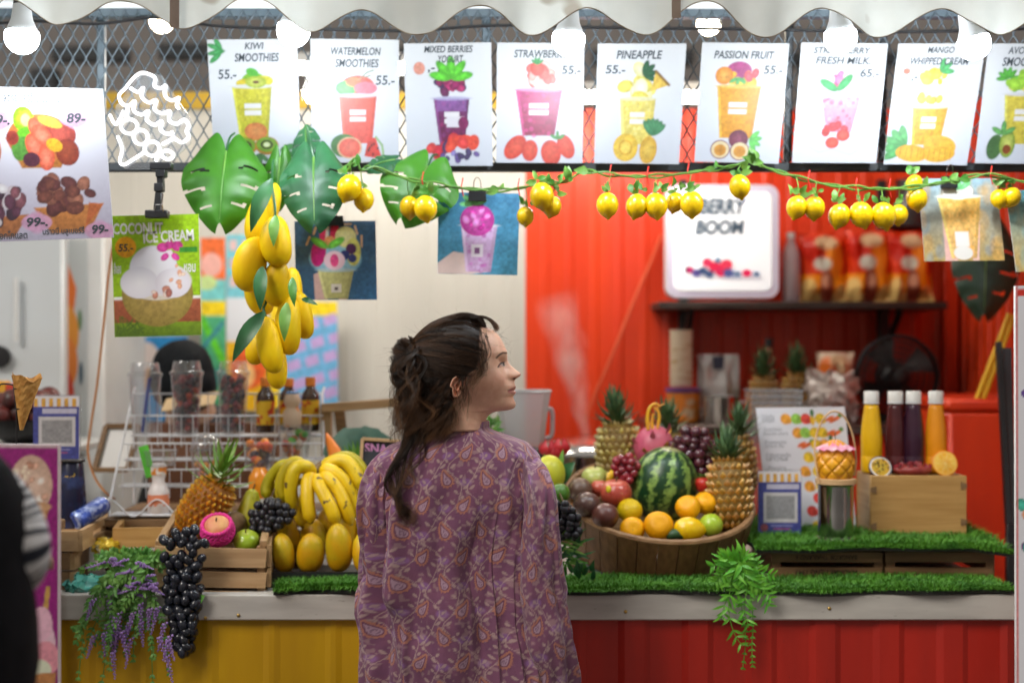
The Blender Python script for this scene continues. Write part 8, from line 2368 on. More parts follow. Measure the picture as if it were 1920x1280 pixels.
# arms with hands, inside the sleeves
def arm(path, rad, hand_dir):
 g = G()
 p_ = smooth_path(path, 6)
 n = len(p_)
 rs = [float(np.interp(i / (n - 1), np.linspace(0, 1, len(rad)), rad)) for i in range(n)]
 g.tube(p_, rs, 14, col=skin_c)
 w_ = p_[-1]; hd = Vector(hand_dir).normalized()
 side = hd.cross(Vector((0, 1, 0))).normalized(); nrm = hd.cross(side)
 g.ell(w_ + hd * .045, (.040, .016, .052), Matrix((side, nrm, hd)).transposed(), col=skin_c)
 for k, (o_, ln) in enumerate(((-.028, .058), (-.010, .070), (.009, .066), (.026, .052))):
  b_ = w_ + hd * .082 + side * o_
  g.tube([b_, b_ + hd * ln * .45, b_ + hd * ln * .8 + nrm * .008, b_ + hd * ln * .95 + nrm * .02], [.0085, .0085, .0075, .0055], 8, col=skin_c)
 b_ = w_ + hd * .03 - side * .034
 g.tube([b_, b_ + hd * .028 - side * .016, b_ + hd * .055 - side * .018 + nrm * .008], [.010, .0095, .007], 8, col=skin_c)
 return g
RA = [(978, 884, 3.14), (1004, 930, 3.105), (1009, 1000, 3.09), (1016, 1100, 3.09), (1030, 1200, 3.11), (1040, 1290, 3.15), (1044, 1370, 3.19)]
LA = [(738, 884, 3.16), (706, 930, 3.15), (704, 1000, 3.16), (709, 1100, 3.18), (716, 1190, 3.22), (724, 1250, 3.30), (742, 1290, 3.38)]
ga = arm([P(*q) for q in RA], [.026, .030, .030, .030, .029, .027, .024], (0.1, .12, -1))
body.add(ga.v, ga.f, ga.c)
ga = arm([P(*q) for q in LA], [.022, .025, .026, .026, .026, .025, .023], (.45, .75, -.35))
body.add(ga.v, ga.f, ga.c)
# legs
zc = CAM_Z - (1330 - 640) * K
for sx_ in (-1, 1):
 x = (856 - 960) * K + sx_ * .085
 body.tube([(x, HD + .02, zc), (x, HD + .02, .46), (x, HD + .0, .09), (x, HD + .05, .05)], [.088, .06, .040, .03], 14, col=skin_c)
M['skin'] = mat('skin', (1, 1, 1), .46, vcol=True, col2=(.90, .82, .80), scale=55, sss=.0, bump=.06, bscale=420)
bs = M['skin'].node_tree.nodes['Principled BSDF']
bs.inputs['Subsurface Weight'].default_value = .22
bs.inputs['Subsurface Scale'].default_value = .006
bs.inputs['Subsurface Radius'].default_value = (1.0, .35, .2)
part('body', body, M['skin'], woman, 'all')
# ---------------------------------------------------------------- blouse: paisley worked out point by point
def paisley_colours(u, v):
 """u across, v down, in metres; returns linear colours"""
 shp = u.shape
 base = np.array(L3(132, 85, 110)); base2 = np.array(L3(102, 67, 100))
 q3 = np.stack([u * 60, v * 60, np.zeros(shp)], -1)
 nz_ = vnoise(q3 + 5)
 C_ = base * (1 - nz_[..., None] * .5) + base2 * nz_[..., None] * .5
 W_, H_ = .085, .0553
 def over(m_, c_, a_=1.0):
  nonlocal C_
  m_ = (np.clip(m_, 0, 1) * a_)[..., None]
  C_ = C_ * (1 - m_) + np.asarray(c_) * m_
 orange, cream, deep, violet = np.array(L3(198, 134, 104)), np.array(L3(190, 164, 158)), np.array(L3(98, 58, 86)), np.array(L3(150, 108, 168))
 # violet tulip blobs between the motifs
 row = np.floor(v / H_)
 for dr in (0, 1):
  r_ = row + dr
  off = np.where(r_ % 2 == 0, .5, 0.0)
  k_ = np.round(u / W_ - off)
  du, dv = u - (k_ + off) * W_, v - r_ * H_ - .006
  over((1 - np.hypot(du / .016, dv / .010)) * 3, violet, .6)
 n4 = vnoise(np.stack([u * 95, v * 95, np.full(shp, 3.0)], -1))
 over(1 - np.abs(n4 - .5) / .035, deep, .35)
 n5 = vnoise(np.stack([u * 150 + 40, v * 150, np.full(shp, 8.0)], -1))
 over((n5 - .70) * 12, cream, .35)
 # vines with leaves
 for vn in range(2):
  ph_ = vn * np.pi
  per = 2 * H_
  sp = W_ * 1.0
  xo = (vn * .5 + .25) * sp
  xv = lambda vv: .015 * np.sin(2 * np.pi * vv / per + ph_ * 1.3) + .004 * np.sin(2 * np.pi * vv / per * 2 + 1 + vn)
  uu = u - xo - xv(v)
  k_ = np.round(uu / sp)
  q_ = uu - k_ * sp
  over((.0014 - np.abs(q_)) / .0007, cream, .66)
  dl = .0110
  for j in (-1, 0, 1):
   i_ = np.round(v / dl) + j
   sd = np.where(i_ % 2 == 0, 1.0, -1.0)
   vc = i_ * dl
   ln = .0105 + .0025 * np.sin(i_ * 1.7)
   cx_ = xo + xv(vc) + k_ * sp + sd * (.0045 + ln * .45)
   cy_ = vc - .006
   du, dv = u - cx_, v - cy_
   ang = sd * .75
   a_ = du * np.cos(ang) + dv * -np.sin(ang) * 1.0
   b_ = du * np.sin(ang) + dv * np.cos(ang)
   d_ = np.hypot(a_ / (ln * .62), b_ / (.0034 * (1.15 - .35 * np.clip(a_ * sd / ln + .3, -1, 1))))
   over((1.25 - d_) * 2.2, deep, .45)
   over((1 - d_) * 3, cream, .68)
   # stalk of the leaf
   t_ = np.clip((u - (xo + xv(vc) + k_ * sp)) * sd / .006, 0, 1)
   over((.0009 - np.abs((v - vc) + .003 * t_)) / .0005 * ((u - (xo + xv(vc) + k_ * sp)) * sd > 0) * ((u - (xo + xv(vc) + k_ * sp)) * sd < .006), cream, .7)
 # paisley drops with serrated orange border
 for dr in (0, 1):
  r_ = row + dr
  par = (r_ % 2 == 0)
  off = np.where(par, 0.0, .5)
  k_ = np.round(u / W_ - off)
  du, dv = u - (k_ + off) * W_, v - r_ * H_
  ang = np.where(par, np.radians(52), np.radians(138))
  a_ = (du * np.cos(ang) + dv * np.sin(ang)) / .92 - .006
  b_ = (-du * np.sin(ang) + dv * np.cos(ang)) / .92
  b_ = b_ + np.where(par, 1.0, -1.0) * 9.0 * np.clip(-a_, 0, 1) ** 2
  # teardrop: a round end at the origin, a thin tail towards -a
  r1, r2, hh = .0092, .0006, .024
  bq = (r1 - r2) / hh; aq = math.sqrt(1 - bq * bq)
  px_, py_ = np.abs(b_), -a_
  kq = -bq * px_ + aq * py_
  dd = np.where(kq < 0, np.hypot(px_, py_) - r1, np.where(kq > aq * hh, np.hypot(px_, py_ - hh) - r2, px_ * aq + py_ * bq - r1))
  along = np.arctan2(b_, a_ + .011) * .0125 + 0
  saw = np.abs(((np.arctan2(b_, a_ + .009) * 17 / (2 * np.pi)) % 1) - .5) * 2
  edge = .0050 + .0036 * saw ** 1.5 * np.clip(1 - np.clip(-a_ - .018, 0, 1) * 80, .2, 1)
  over((edge + .0016 - dd) / .0010, deep, .45)
  over((edge - dd) / .0010, orange, .66)
  over((.0016 - dd) / .0009, deep * 1.15, .9)
  over((-.0010 - dd) / .0009, np.array(L3(178, 146, 164)), .95)
  tt = np.clip((-.0035 - dd) / .001, 0, 1) * (np.sin(a_ * 1400 + 3 * np.sin(b_ * 900)) > .1)
  over(tt, np.array(L3(104, 70, 100)), .6)
 return C_
g = G()
TOR = [(797, 877, 37, .060), (802, 877, 41, .062), (806, 876, 47, .066), (812, 874, 64, .076), (820, 870, 92, .086), (830, 865, 122, .094), (842, 861, 139, .101), (858, 859, 150, .108), (885, 857, 155, .116), (930, 855, 156, .122), (990, 853, 152, .124), (1060, 852, 151, .124),
    (1160, 853, 156, .128), (1280, 855, 164, .138), (1390, 857, 172, .146)]
NT, NV = 460, 330
yv = np.concatenate([np.linspace(797, 860, 60), np.linspace(860, 1390, NV - 60 + 1)[1:]])
tabs = [sm([(r_[0], r_[i]) for r_ in TOR], 6) for i in (1, 2, 3)]
cxv, av, bv = [np.array([interp(y, tb_) for y in yv]) for tb_ in tabs]
# most samples on the back, which faces the camera
tt = np.linspace(-1, 1, NT, endpoint=False)
th = np.pi * (tt * .62 + .38 * np.sign(tt) * np.abs(tt) ** 3)        # 0 = towards the camera
TH, YV = np.meshgrid(th, yv)
CX, AV, BV = [q_[:, None] for q_ in (cxv, av, bv)]
n_ = 2.35
cs, sn = np.cos(TH), np.sin(TH)
rx_ = np.sign(sn) * np.abs(sn) ** (2 / n_); ry_ = np.sign(cs) * np.abs(cs) ** (2 / n_)
down = np.clip((YV - 830) / 200, 0, 1)
u_lin = rx_ * AV * K
Q = np.stack([TH * 3.2 + 7, YV / 260, np.zeros_like(TH)], -1)
Q2 = np.stack([TH * 6.5 + 3, YV / 170 + TH * .5, np.ones_like(TH)], -1)
Q3 = np.stack([TH * 1.2 + YV / 90, YV / 60 - TH * 1.5, np.ones_like(TH) * 4], -1)
fold = (vnoise(Q, 1) - .5) * .052 * down + (vnoise(Q2, 1) - .5) * .030 * (down + .15) + (vnoise(Q3, 1) - .5) * .014
# soft yoke seam gathers under the shoulders and a long drape fold beside the sleeve
for x0, w_, amp, y0 in ((.42, .07, .008, 870), (.62, .06, -.010, 880), (-.40, .06, .008, 880), (-.62, .07, -.009, 890), (.12, .10, -.006, 930), (-.15, .09, .006, 950)):
 fold += amp * np.exp(-((TH / 1.57 - x0 - .02 * np.sin(YV / 80)) / w_) ** 2) * np.clip((YV - y0) / 70, 0, 1) * 1.0
rg = vnoise(np.stack([TH * 3.0 + 2, YV / 300 + TH * .25, TH * 0 + 6], -1), 1.0)
fold += .010 * np.exp(-((rg - .5) / .10) ** 2) * np.clip((YV - 850) / 90, 0, 1)
rg = vnoise(np.stack([TH * 5.2 + 12, YV / 220 - TH * .4, TH * 0 + 1], -1), 1.0)
fold += .008 * np.exp(-((rg - .5) / .11) ** 2) * np.clip((YV - 900) / 120, 0, 1) * np.clip(np.abs(TH) * 1.6, .25, 1)
rg = vnoise(np.stack([TH * 4 + YV / 55, YV / 70 - TH * 2.2, TH * 0 + 9], -1), 1.0)
fold += .005 * np.exp(-((rg - .5) / .09) ** 2) * np.clip((np.abs(TH) - .5) * 2, 0, 1) * np.clip((960 - YV) / 60, 0, 1)
fold = np.clip(fold, -.022, .04) * np.clip((YV - 812) / 40, .0, 1)
X = (CX - 960) * K + rx_ * (AV * K + fold)
Y = (HD + .02) - ry_ * (BV + fold)
# shoulder blades, hollow of the spine
Y -= (.010 * np.exp(-((rx_ - .48) / .24) ** 2) + .010 * np.exp(-((rx_ + .48) / .24) ** 2) - .006 * np.exp(-(rx_ / .14) ** 2)) * np.exp(-((YV - 925) / 60) ** 2) * (ry_ > 0)
Z = CAM_Z - (YV - 640) * K + 0 * TH
qt = np.linspace(0, np.pi, 1500)
qx = .181 * np.sign(np.sin(qt)) * np.abs(np.sin(qt)) ** (2 / n_); qy = .122 * np.sign(np.cos(qt)) * np.abs(np.cos(qt)) ** (2 / n_)
qs = np.concatenate([[0], np.cumsum(np.hypot(np.diff(qx), np.diff(qy)))])
uu = np.sign(TH) * np.interp(np.abs(TH), qt, qs)
Cc = paisley_colours(uu + .02, (YV - 797) * K)
g.grid(np.stack([X, Y, Z], -1)[::-1], True, col=Cc[::-1])
# sleeves
def sleeve(path, rpx, seed, flip):
 p_ = smooth_path([P(*q) for q in path], 44)
 n = len(p_)
 rs = np.interp(np.linspace(0, 1, n), np.linspace(0, 1, len(rpx)), rpx) * K
 m_ = 136
 al = np.linspace(0, 2 * np.pi, m_, endpoint=False)
 cum = np.concatenate([[0], np.cumsum([(p_[i + 1] - p_[i]).length for i in range(n - 1)])])
 V_ = np.zeros((n, m_, 3))
 S_ = cum / cum[-1]
 AL, SS = np.meshgrid(al, S_)
 fo = (vnoise(np.stack([np.cos(AL) * 1.6 + seed, np.sin(AL) * 1.6 + 8, SS * 3], -1), 1.3) - .5) * .024 * np.clip(SS * 5, .15, 1)
 fo += (vnoise(np.stack([np.cos(AL) * 1.2 + seed, np.sin(AL) * 1.2 + 3, SS * 14 + AL * .3], -1), 1) - .5) * .012 * np.clip(SS * 2, .2, 1)
 fo += .0035 * np.sin(AL * 7 + seed) * np.clip(SS * 8, 0, 1) * np.exp(-SS * 2.2) * 1.2
 rg = vnoise(np.stack([AL * 1.9 + seed * 5, SS * 1.3 + AL * .15, SS * 0 + 2], -1), 1.0)
 rg = np.exp(-((rg - .5) / .07) ** 2)
 wrap = np.minimum(AL, 2 * np.pi - AL); wrap = np.clip(wrap / .5, 0, 1)
 fo += .0095 * rg * np.clip(SS * 6, 0, 1) * (.5 + .5 * wrap)
 for i in range(n):
  t_ = (p_[min(i + 1, n - 1)] - p_[max(i - 1, 0)]).normalized()
  sx_ = Vector((1, 0, 0)); sx_ = (sx_ - t_ * sx_.dot(t_)).normalized()
  sy_ = t_.cross(sx_)
  r_ = rs[i] + fo[i]
  V_[i] = np.array(p_[i]) + np.outer(np.cos(al) * r_, np.array(sx_)) + np.outer(np.sin(al) * r_ * 1.15, np.array(sy_))
 U_ = (AL / (2 * np.pi) - .5) * .30
 C_ = paisley_colours(U_ * flip + .5 + seed, np.broadcast_to(cum[:, None], U_.shape) + .03 * seed)
 g.grid(V_, True, col=C_)
# rounded shoulder caps lead into the sleeves
sleeve([(946, 872, 3.16), (982, 878, 3.15)] + [(x + 0, y, d_ - .034) for x, y, d_ in RA[1:]], [20, 33, 32, 34, 36, 39, 40, 30], 1, 1)
sleeve([(772, 872, 3.17), (735, 878, 3.15)] + [(x, y, d_ - .022) for x, y, d_ in LA[1:]], [20, 32, 27, 27, 26, 25, 26, 25], 2, -1)
M['blouse'] = mat('printed cotton', (1, 1, 1), .85, vcol=True, col2=(.86, .85, .86), scale=28, bump=.12, bscale=900, sheen=.25, spec=.2)
part('blouse', g, M['blouse'], woman, 'all')
# stand collar
g = G()
ring = []
for k in range(72):
 a = 2 * math.pi * k / 72
 ring.append(((877 - 960) * K + math.sin(a) * 39.5 * K, HD + .02 - math.cos(a) * .0625 + 0, CAM_Z - (799 - 4 * math.cos(a) * 0 - 640) * K))
A_ = []
for o_, h_ in ((0.0, -.012), (.002, -.004), (.0025, .006), (.001, .011), (-.002, .0115), (-.003, .004)):
 A_.append([((q[0] - (877 - 960) * K) * (1 + o_ * 12) + (877 - 960) * K, (q[1] - HD - .02) * (1 + o_ * 12) + HD + .02, q[2] + h_) for q in ring])
A_ = np.array(A_)
U_, V_ = np.meshgrid(np.arange(72) / 72 * .28, np.linspace(0, .02, 6))
g.grid(A_, True, col=paisley_colours(U_, V_))
part('collar', g, M['blouse'], woman, 'all')
# trousers and shoes, below the frame
g = G()
zw = CAM_Z - (1300 - 640) * K
xc = (856 - 960) * K
g.lathe([(.001, zw), (.155, zw - .005), (.165, zw - .1), (.16, zw - .17)], 28, Matrix.Translation((xc, HD + .02, 0)) @ Matrix.Diagonal((1.05, .8, 1, 1)))
for sx_ in (-1, 1):
 x = xc + sx_ * .085
 g.tube([(x, HD + .02, zw - .10), (x, HD + .02, .45), (x, HD + .02, .07)], [.092, .08, .075], 18)
part('trousers', g, mat('dark denim', (.03, .04, .075), .8, col2=(.05, .06, .10), scale=60), woman)
for sx_ in (-1, 1):
 x = xc + sx_ * .085
 gg = G().ell((x, HD + .07, .045), (.045, .125, .04), nu=18, nv=10)
 gg.v = [(a, b, max(.004, c)) for a, b, c in gg.v]
 part('shoe', gg, M['white'], woman, 'all')
# ---------------------------------------------------------------- hair
hr = np.random.default_rng(23)
strands = []                       # each: (n,3) array in pixel space (px, py, depth px towards the viewer is negative)
CEN = np.array([863.0, 684.0, 0.0]); AXE = np.array([97.0, 88.0, 77.0])
GATH = np.array([776.0, 656.0, 0.0])
def sph(p):
 q = (p - CEN) / AXE
 return q / np.linalg.norm(q)
ug = sph(GATH)
def hairline(y):
 return np.interp(y, [h_[0] for h_ in hair_edge], [h_[1] for h_ in hair_edge])
cnt = 0
left = 0
while cnt < 6600:
 if left <= 0:
  v0 = hr.normal(size=3); v0 /= np.linalg.norm(v0)
  p = CEN + v0 * AXE
  if p[1] > 745 or p[0] > hairline(p[1]) - 2 + hr.normal() * 5.0 or p[0] < 772 or (p[0] < 850 and hr.random() < .35):
   continue
  left = 9
  tone = hr.random()
  cl_lift = 1.0 + 5.0 * hr.random() ** 1.5
  cl_sw = hr.normal() * .06
 left -= 1
 v = v0 + hr.normal(size=3) * .02; v /= np.linalg.norm(v)
 cnt += 1
 om = math.acos(np.clip(np.dot(v, ug), -1, 1))
 nseg = 14
 lift = cl_lift + 1.2 * hr.random()
 swirl = cl_sw + hr.normal() * .02
 ax_ = np.cross(v, ug)
 pts = []
 for i in range(nseg):
  t = i / (nseg - 1)
  d_ = (math.sin((1 - t) * om) * v + math.sin(t * om) * ug) / max(1e-3, math.sin(om))
  d_ = d_ + ax_ * swirl * math.sin(math.pi * t)
  d_ /= np.linalg.norm(d_)
  # strands of the temple first sag down before sweeping back
  sag = 9 * math.sin(math.pi * t) * (1 if v[1] > -.6 else .3)
  pts.append(CEN + d_ * (AXE + 1.0 + lift * math.sin(math.pi * (t * .8 + .1)) ** .7) + np.array([0, sag * .8, 0]) + hr.normal(size=3) * .35)
 strands.append((np.array(pts), .9, tone))
def clump(ctrl, n, rad, wave=4.0, freq=2.2, jit=.6, taper=.35, w=.8, nseg=26, phase=None):
 tone = hr.random()
 rad = rad * .9
 path = np.array([tuple(q) for q in smooth_path(ctrl, max(3, int(nseg / (len(ctrl) - 1))))])
 m_ = len(path)
 t = np.linspace(0, 1, m_)
 ph_ = hr.random() * 6.28 if phase is None else phase + hr.normal() * .45; ph2 = hr.random() * 6.28
 wv = wave * t ** .6
 base = path + np.stack([wv * np.sin(freq * 2 * np.pi * t + ph_), .4 * wv * np.sin(freq * 2 * np.pi * t + ph2), wv * np.cos(freq * 2 * np.pi * t + ph_)], -1)
 for k in range(n):
  off = hr.normal(size=3) * rad * .5
  tw = hr.random() * .9
  sp = (1 - (1 - taper) * t)[:, None]
  extra = np.stack([np.sin(freq * 2 * np.pi * t + ph_ + tw), np.zeros(m_), np.cos(freq * 2 * np.pi * t + ph_ + tw)], -1) * (wv * .5)[:, None]
  e = hr.normal(size=3) * jit * 5
  cut = int(m_ * (1 - .22 * hr.random() ** 2))
  strands.append(((base + off * sp + extra + e * (t ** 2)[:, None])[:cut], w, tone))
# messy twist at the gather point
for k in range(100):
 a = hr.random() * 6.28; b_ = hr.normal() * 22
 r1 = 14 + 13 * hr.random()
 c0 = GATH + np.array([6, 2, b_ * .4])
 c1 = GATH + np.array([-4 + math.cos(a) * r1 * .8 - 8, -6 + math.sin(a) * r1 * .8, b_])
 c2 = GATH + np.array([-16 + math.cos(a + 1.3) * r1, 14 + math.sin(a + 1.3) * r1, b_ * 1.1])
 c3 = GATH + np.array([-4 + math.cos(a + 2.5) * r1, 34 + 10 * math.sin(a + 2.5), b_ * .9])
 clump([c0, c1, c2, c3], 13, 3.2, 2.6, 1.5, 1.0, .7)
# falling curls: from the twist down towards the shoulder
for k in range(190):
 side = hr.normal() * 30
 ex_ = hr.uniform(748, 846); ey = hr.uniform(790, 850) - max(0, (ex_ - 800)) * .35
 mx_ = hr.uniform(740, 812) * .7 + ex_ * .3
 c0 = GATH + np.array([hr.uniform(-10, 22), hr.uniform(-8, 22), side * .5])
 c1 = np.array([hr.uniform(738, 800), hr.uniform(672, 705), side - 6])
 c2 = np.array([mx_, hr.uniform(735, 765), side * 1.1 - 10])
 c3 = np.array([ex_, ey, side * .8 - 22])
 clump([c0, c1, c2, c3], 20, 3.6, hr.uniform(6, 12), 2.1, 1.0, .5, phase=ex_ * .10 + side * .03)
# hair below the ear falling over the nape
for k in range(110):
 x0, y0 = hr.uniform(792, 848), hr.uniform(690, 748)
 z0 = -72 * math.sqrt(max(0, 1 - ((x0 - 863) / 99) ** 2)) * (1 if hr.random() < .8 else -1)
 ex_ = x0 + hr.uniform(-34, 10); ey = hr.uniform(788, 836)
 clump([(x0, y0, z0), ((x0 * 1.4 + ex_ * .6) / 2, y0 * .5 + ey * .5 - 10, z0 * .9 - 4), (ex_, ey, z0 * .45 - 26)], 18, 3.8, hr.uniform(5, 10), 1.8, .9, .5, phase=x0 * .12)
# the long lock down her back
for k in range(26):
 o_ = hr.normal() * 7
 clump([(790 + o_, 775, -40), (776 + o_, 815, -52), (757 + o_ * .9, 862, -78), (747 + o_ * .7, 900, -92), (757 + o_ * .6, 930, -98), (771 + o_ * .5, 950, -99), (771 + o_ * .3, 972, -100)], 16, 3.4, 6.5, 2.3, .8, .55, nseg=44, phase=o_ * .14)
for k in range(6):
 o_ = hr.normal() * 8
 clump([(800 + o_, 790, -45), (790 + o_, 830, -66), (772 + o_, 872, -84), (762 + o_, 905, -94)], 14, 3.4, 7, 1.8, .9, .5)
# wisps in front of the ear and at the temple
for k in range(30):
 x0, y0 = hr.uniform(892, 911), hr.uniform(612, 670)
 z0 = -58 - 8 * hr.random()
 clump([(x0, y0, z0), (x0 + hr.uniform(2, 9), y0 + 34, z0 - 11), (900 + hr.uniform(-8, 6), 696, z0 - 16), (hr.uniform(868, 890), hr.uniform(716, 742), -76)], 5, 3.4, 2.4, 1.1, .8, .6, w=.7)
for k in range(14):
 x0 = hr.uniform(858, 884)
 clump([(x0 + 6, 700, -77), (x0 + hr.uniform(-4, 10), 722, -82), (x0 + hr.uniform(-4, 14), 745, -78), (x0 + hr.uniform(-12, 8), hr.uniform(755, 792), -70)], 5, 2.2, 3.2, 1.3, .6, .5)
# parted top lift and front roll
for k in range(40):
 z0 = hr.normal() * 26
 clump([(907, 611, z0), (896, 597, z0 * 1.05), (868, 592, z0 * 1.1), (826, 606, z0 * 1.1), (788, 642, z0 * .5)], 20, 4.5, 1.2, .8, .7, .9)
for k in range(28):
 z0 = hr.normal() * 22 - 10
 clump([(886, 600, z0), (902, 594, z0), (918, 599, z0 - 4), (930, 612, z0 - 8), (931, 620, z0 - 10)], 10, 2.5, 1.6, 1.0, .6, .6)
for k in range(26):
 y0 = hr.uniform(665, 800)
 clump([(770, y0, hr.normal() * 14 - 14), (742, y0 + hr.uniform(8, 24), -16), (738, y0 + hr.uniform(30, 50), -20), (760, y0 + hr.uniform(50, 80), -26)], 4, 2.2, 5, 1.2, .7, .8, w=.7)
# flyaways
for k in range(260):
 a = hr.uniform(-2.9, -.2) if hr.random() < .45 else hr.uniform(2.2, 4.0)
 b_ = hr.normal() * .5
 s0 = CEN + np.array([math.cos(a) * 98 * math.cos(b_), math.sin(a) * 88 * math.cos(b_), -76 * math.sin(b_)])
 if a > 2:
  s0 = np.array([hr.uniform(735, 765), hr.uniform(650, 840), hr.normal() * 25 - 10])
 dv = np.array([hr.uniform(-14, 10), hr.uniform(-8, 16), hr.normal() * 8])
 out = (s0 - CEN); out /= np.linalg.norm(out)
 c1 = s0 + out * hr.uniform(2, 9) + dv * .5
 c2 = s0 + out * hr.uniform(3, 16) + dv * 1.6
 clump([s0, c1, c2, c2 + dv + out * hr.normal() * 6], 1, 0, hr.uniform(1, 4), 1.0, 0, .5, w=.45, nseg=14)
tot = sum(len(s_[0]) for s_ in strands)
hc = bpy.data.hair_curves.new('hair')
hc.add_curves([len(s_[0]) for s_ in strands])
pos = np.concatenate([s_[0] for s_ in strands])
wp = np.stack([(pos[:, 0] - 960) * K, HD + pos[:, 2] * K, CAM_Z - (pos[:, 1] - 640) * K], -1) - np.array(woman.location)
hc.attributes['position'].data.foreach_set('vector', wp.astype(np.float32).ravel())
rad = np.concatenate([np.linspace(1, .35, len(s_[0])) * s_[1] * .00030 for s_ in strands])
ra = hc.attributes.get('radius') or hc.attributes.new('radius', 'FLOAT', 'POINT')
ra.data.foreach_set('value', rad.astype(np.float32))
ta_ = hc.attributes.new('tone', 'FLOAT', 'CURVE')
ta_.data.foreach_set('value', np.array([s_[2] for s_ in strands], dtype=np.float32))
hm = bpy.data.materials.new('brown hair strands'); hm.use_nodes = True
N, LK = hm.node_tree.nodes, hm.node_tree.links
N.clear()
out = N.new('ShaderNodeOutputMaterial'); hb = N.new('ShaderNodeBsdfPrincipled')
hi_ = N.new('ShaderNodeHairInfo')
rp = N.new('ShaderNodeValToRGB')
rp.color_ramp.elements[0].position = .25; rp.color_ramp.elements[0].color = (.013, .0078, .0052, 1)
rp.color_ramp.elements[1].position = 1.0; rp.color_ramp.elements[1].color = (.20, .095, .040, 1)
e_ = rp.color_ramp.elements.new(.62); e_.color = (.056, .028, .0145, 1)
ma = N.new('ShaderNodeMath'); ma.operation = 'MULTIPLY_ADD'; ma.inputs[1].default_value = .60
mb = N.new('ShaderNodeMath'); mb.operation = 'MULTIPLY'; mb.inputs[1].default_value = .45
at_ = N.new('ShaderNodeAttribute'); at_.attribute_name = 'tone'
LK.new(hi_.outputs['Intercept'], mb.inputs[0]); LK.new(at_.outputs['Fac'], ma.inputs[0]); LK.new(mb.outputs[0], ma.inputs[2])
LK.new(ma.outputs[0], rp.inputs[0]); LK.new(rp.outputs[0], hb.inputs['Base Color'])
hb.inputs['Roughness'].default_value = .42; hb.inputs['Specular IOR Level'].default_value = .28
LK.new(hb.outputs[0], out.inputs[0])
hc.materials.append(hm)
ho = bpy.data.objects.new('hair', hc); COL.objects.link(ho); ho.parent = woman
# dark brown core filling out the loose hair
g = G()
def HP(x, y, z):
 return ((x - 960) * K, HD + z * K, CAM_Z - (y - 640) * K)
g.ell(HP(779, 665, 0), (22 * K, 30 * K, 24 * K), nu=18, nv=12)
g.tube([HP(786, 668, -4), HP(782, 700, -10), HP(788, 740, -16), HP(798, 780, -24), HP(796, 806, -36)], [20 * K, 30 * K, 34 * K, 28 * K, 12 * K], 16)
g.tube([HP(820, 735, -30), HP(812, 780, -30), HP(800, 815, -40)], [22 * K, 24 * K, 10 * K], 14)
hcore = part('hair_core', g, mat('hair core brown', (.016, .009, .006), .7, col2=(.028, .015, .009), scale=120, stretch=(6, 6, 1)), woman, 'all')
# ================================================================ passer-by at the picture edge
PDp = 2.12
t = thing('person', 'passer-by in black vest with striped sleeve at the picture edge', 'person', (P(-198, 0, PDp).x, PDp, 0))
cxp = P(-198, 0, PDp).x
sk2 = mat('skin tone of passer-by', (.50, .30, .20), .5)
g = G()
zsh = P(0, 850, PDp).z
g.tube([(cxp - .06, PDp, zsh + .36), (cxp - .06, PDp - .005, zsh + .30), (cxp - .06, PDp, zsh + .20), (cxp - .05, PDp + .01, zsh + .12), (cxp - .05, PDp + .01, zsh + .05), (cxp - .03, PDp + .02, zsh - .06), (cxp - .02, PDp + .02, zsh - .30), (cxp - .02, PDp + .02, .80), (cxp - .02, PDp + .02, .70)],
    [.02, .085, .098, .060, .055, .13, .14, .13, .10], 20)
for sx_ in (-1, 1):
 g.tube([(cxp + sx_ * .08, PDp, .80), (cxp + sx_ * .085, PDp, .45), (cxp + sx_ * .085, PDp, .08), (cxp + sx_ * .085, PDp + .1, .03)], [.085, .06, .04, .03], 12)
 arm_p = [(cxp + sx_ * .11, PDp, zsh - .04), (cxp + sx_ * .14, PDp - .0, zsh - .10), (cxp + sx_ * .16, PDp + .03, zsh - .18), (cxp + sx_ * .10, PDp + .2, zsh - .19)]
 gg = arm([Vector(q) for q in arm_p], [.026, .027, .026, .022], (0, 1, -.1)); gg.c = []
 g.add(gg.v, gg.f)
g.c = []
part('body', g, sk2, t, 'all')
g = G()
A = []
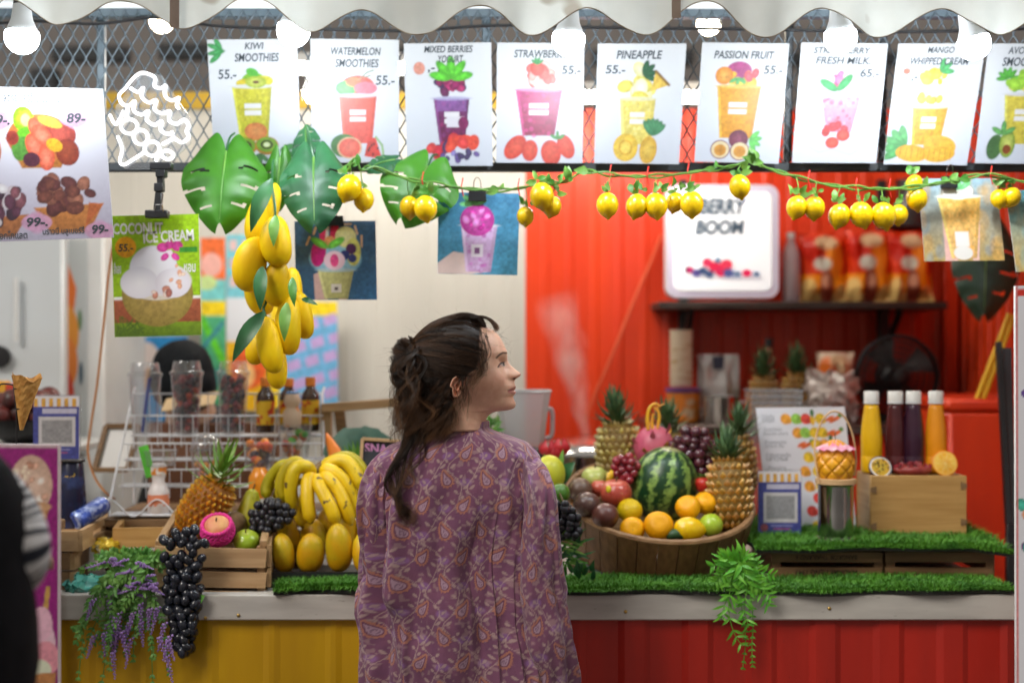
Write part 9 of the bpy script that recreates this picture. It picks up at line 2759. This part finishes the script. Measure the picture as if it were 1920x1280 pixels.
for y, cx_, a_, b_ in ((832, -196, 90, .08), (848, -194, 168, .11), (880, -198, 200, .13), (930, -198, 228, .145), (1000, -198, 236, .15), (1070, -198, 234, .15), (1120, -198, 248, .15), (1180, -198, 256, .16), (1250, -198, 254, .16), (1340, -198, 248, .15)):
 c0 = P(cx_, y, PDp)
 A.append([(c0.x + math.cos(q) * S(a_, PDp) * (1 + .03 * math.sin(5 * q + y)), PDp + .01 + math.sin(q) * b_, c0.z) for q in np.linspace(0, 2 * math.pi, 40, endpoint=False)])
g.grid(np.array(A), True)
part('vest', g, mat('black padded vest', (.005, .005, .006), .8, spec=.1, col2=(.010, .010, .012), scale=14, bump=.3, bscale=20), t, 'all')
sl = [(-50, 890), (-4, 935), (24, 985), (35, 1030), (28, 1062), (4, 1086), (-32, 1096)]
p_ = smooth_path([P(x, y, PDp + .05 + .16 * max(0, (i - 3)) / 3) for i, (x, y) in enumerate(sl)], 18)
n = len(p_); g = G(); m2 = 24
g.tube(p_, [S(54 + 6 * math.sin(i / n * 3.1), PDp) for i in range(n)], m2)
cl = []
cum = np.concatenate([[0], np.cumsum([(p_[i + 1] - p_[i]).length for i in range(n - 1)])])
for i in range(n):
 k = (cum[i] / .0118) % 1
 cl += [L3(24, 30, 44) if k < .38 else L3(225, 225, 226)] * m2
g.c = cl
part('striped_sleeve', g, mat('striped jersey', (1, 1, 1), .8, vcol=True, col2=(.85, .85, .85), scale=40), t, 'all')
g = G().ell((cxp - .06, PDp - .02, zsh + .245), (.10, .115, .125), nu=24, nv=16)
part('hair', g, hair_m, t, 'all')
g = G()
g.lathe([(.001, .86), (.15, .85), (.16, .75), (.15, .68)], 24, Matrix.Translation((cxp - .02, PDp + .02, 0)))
for sx_ in (-1, 1):
 g.tube([(cxp + sx_ * .08, PDp, .78), (cxp + sx_ * .085, PDp, .45), (cxp + sx_ * .085, PDp, .06)], [.095, .085, .07], 16)
part('trousers', g, mat('black trousers', (.012, .012, .014), .8), t)
for sx_ in (-1, 1):
 gg = G().ell((cxp + sx_ * .085, PDp + .05, .045), (.045, .12, .04), nu=16, nv=10); gg.v = [(a, b, max(.004, c)) for a, b, c in gg.v]
 part('shoe', gg, M['black'], t, 'all')
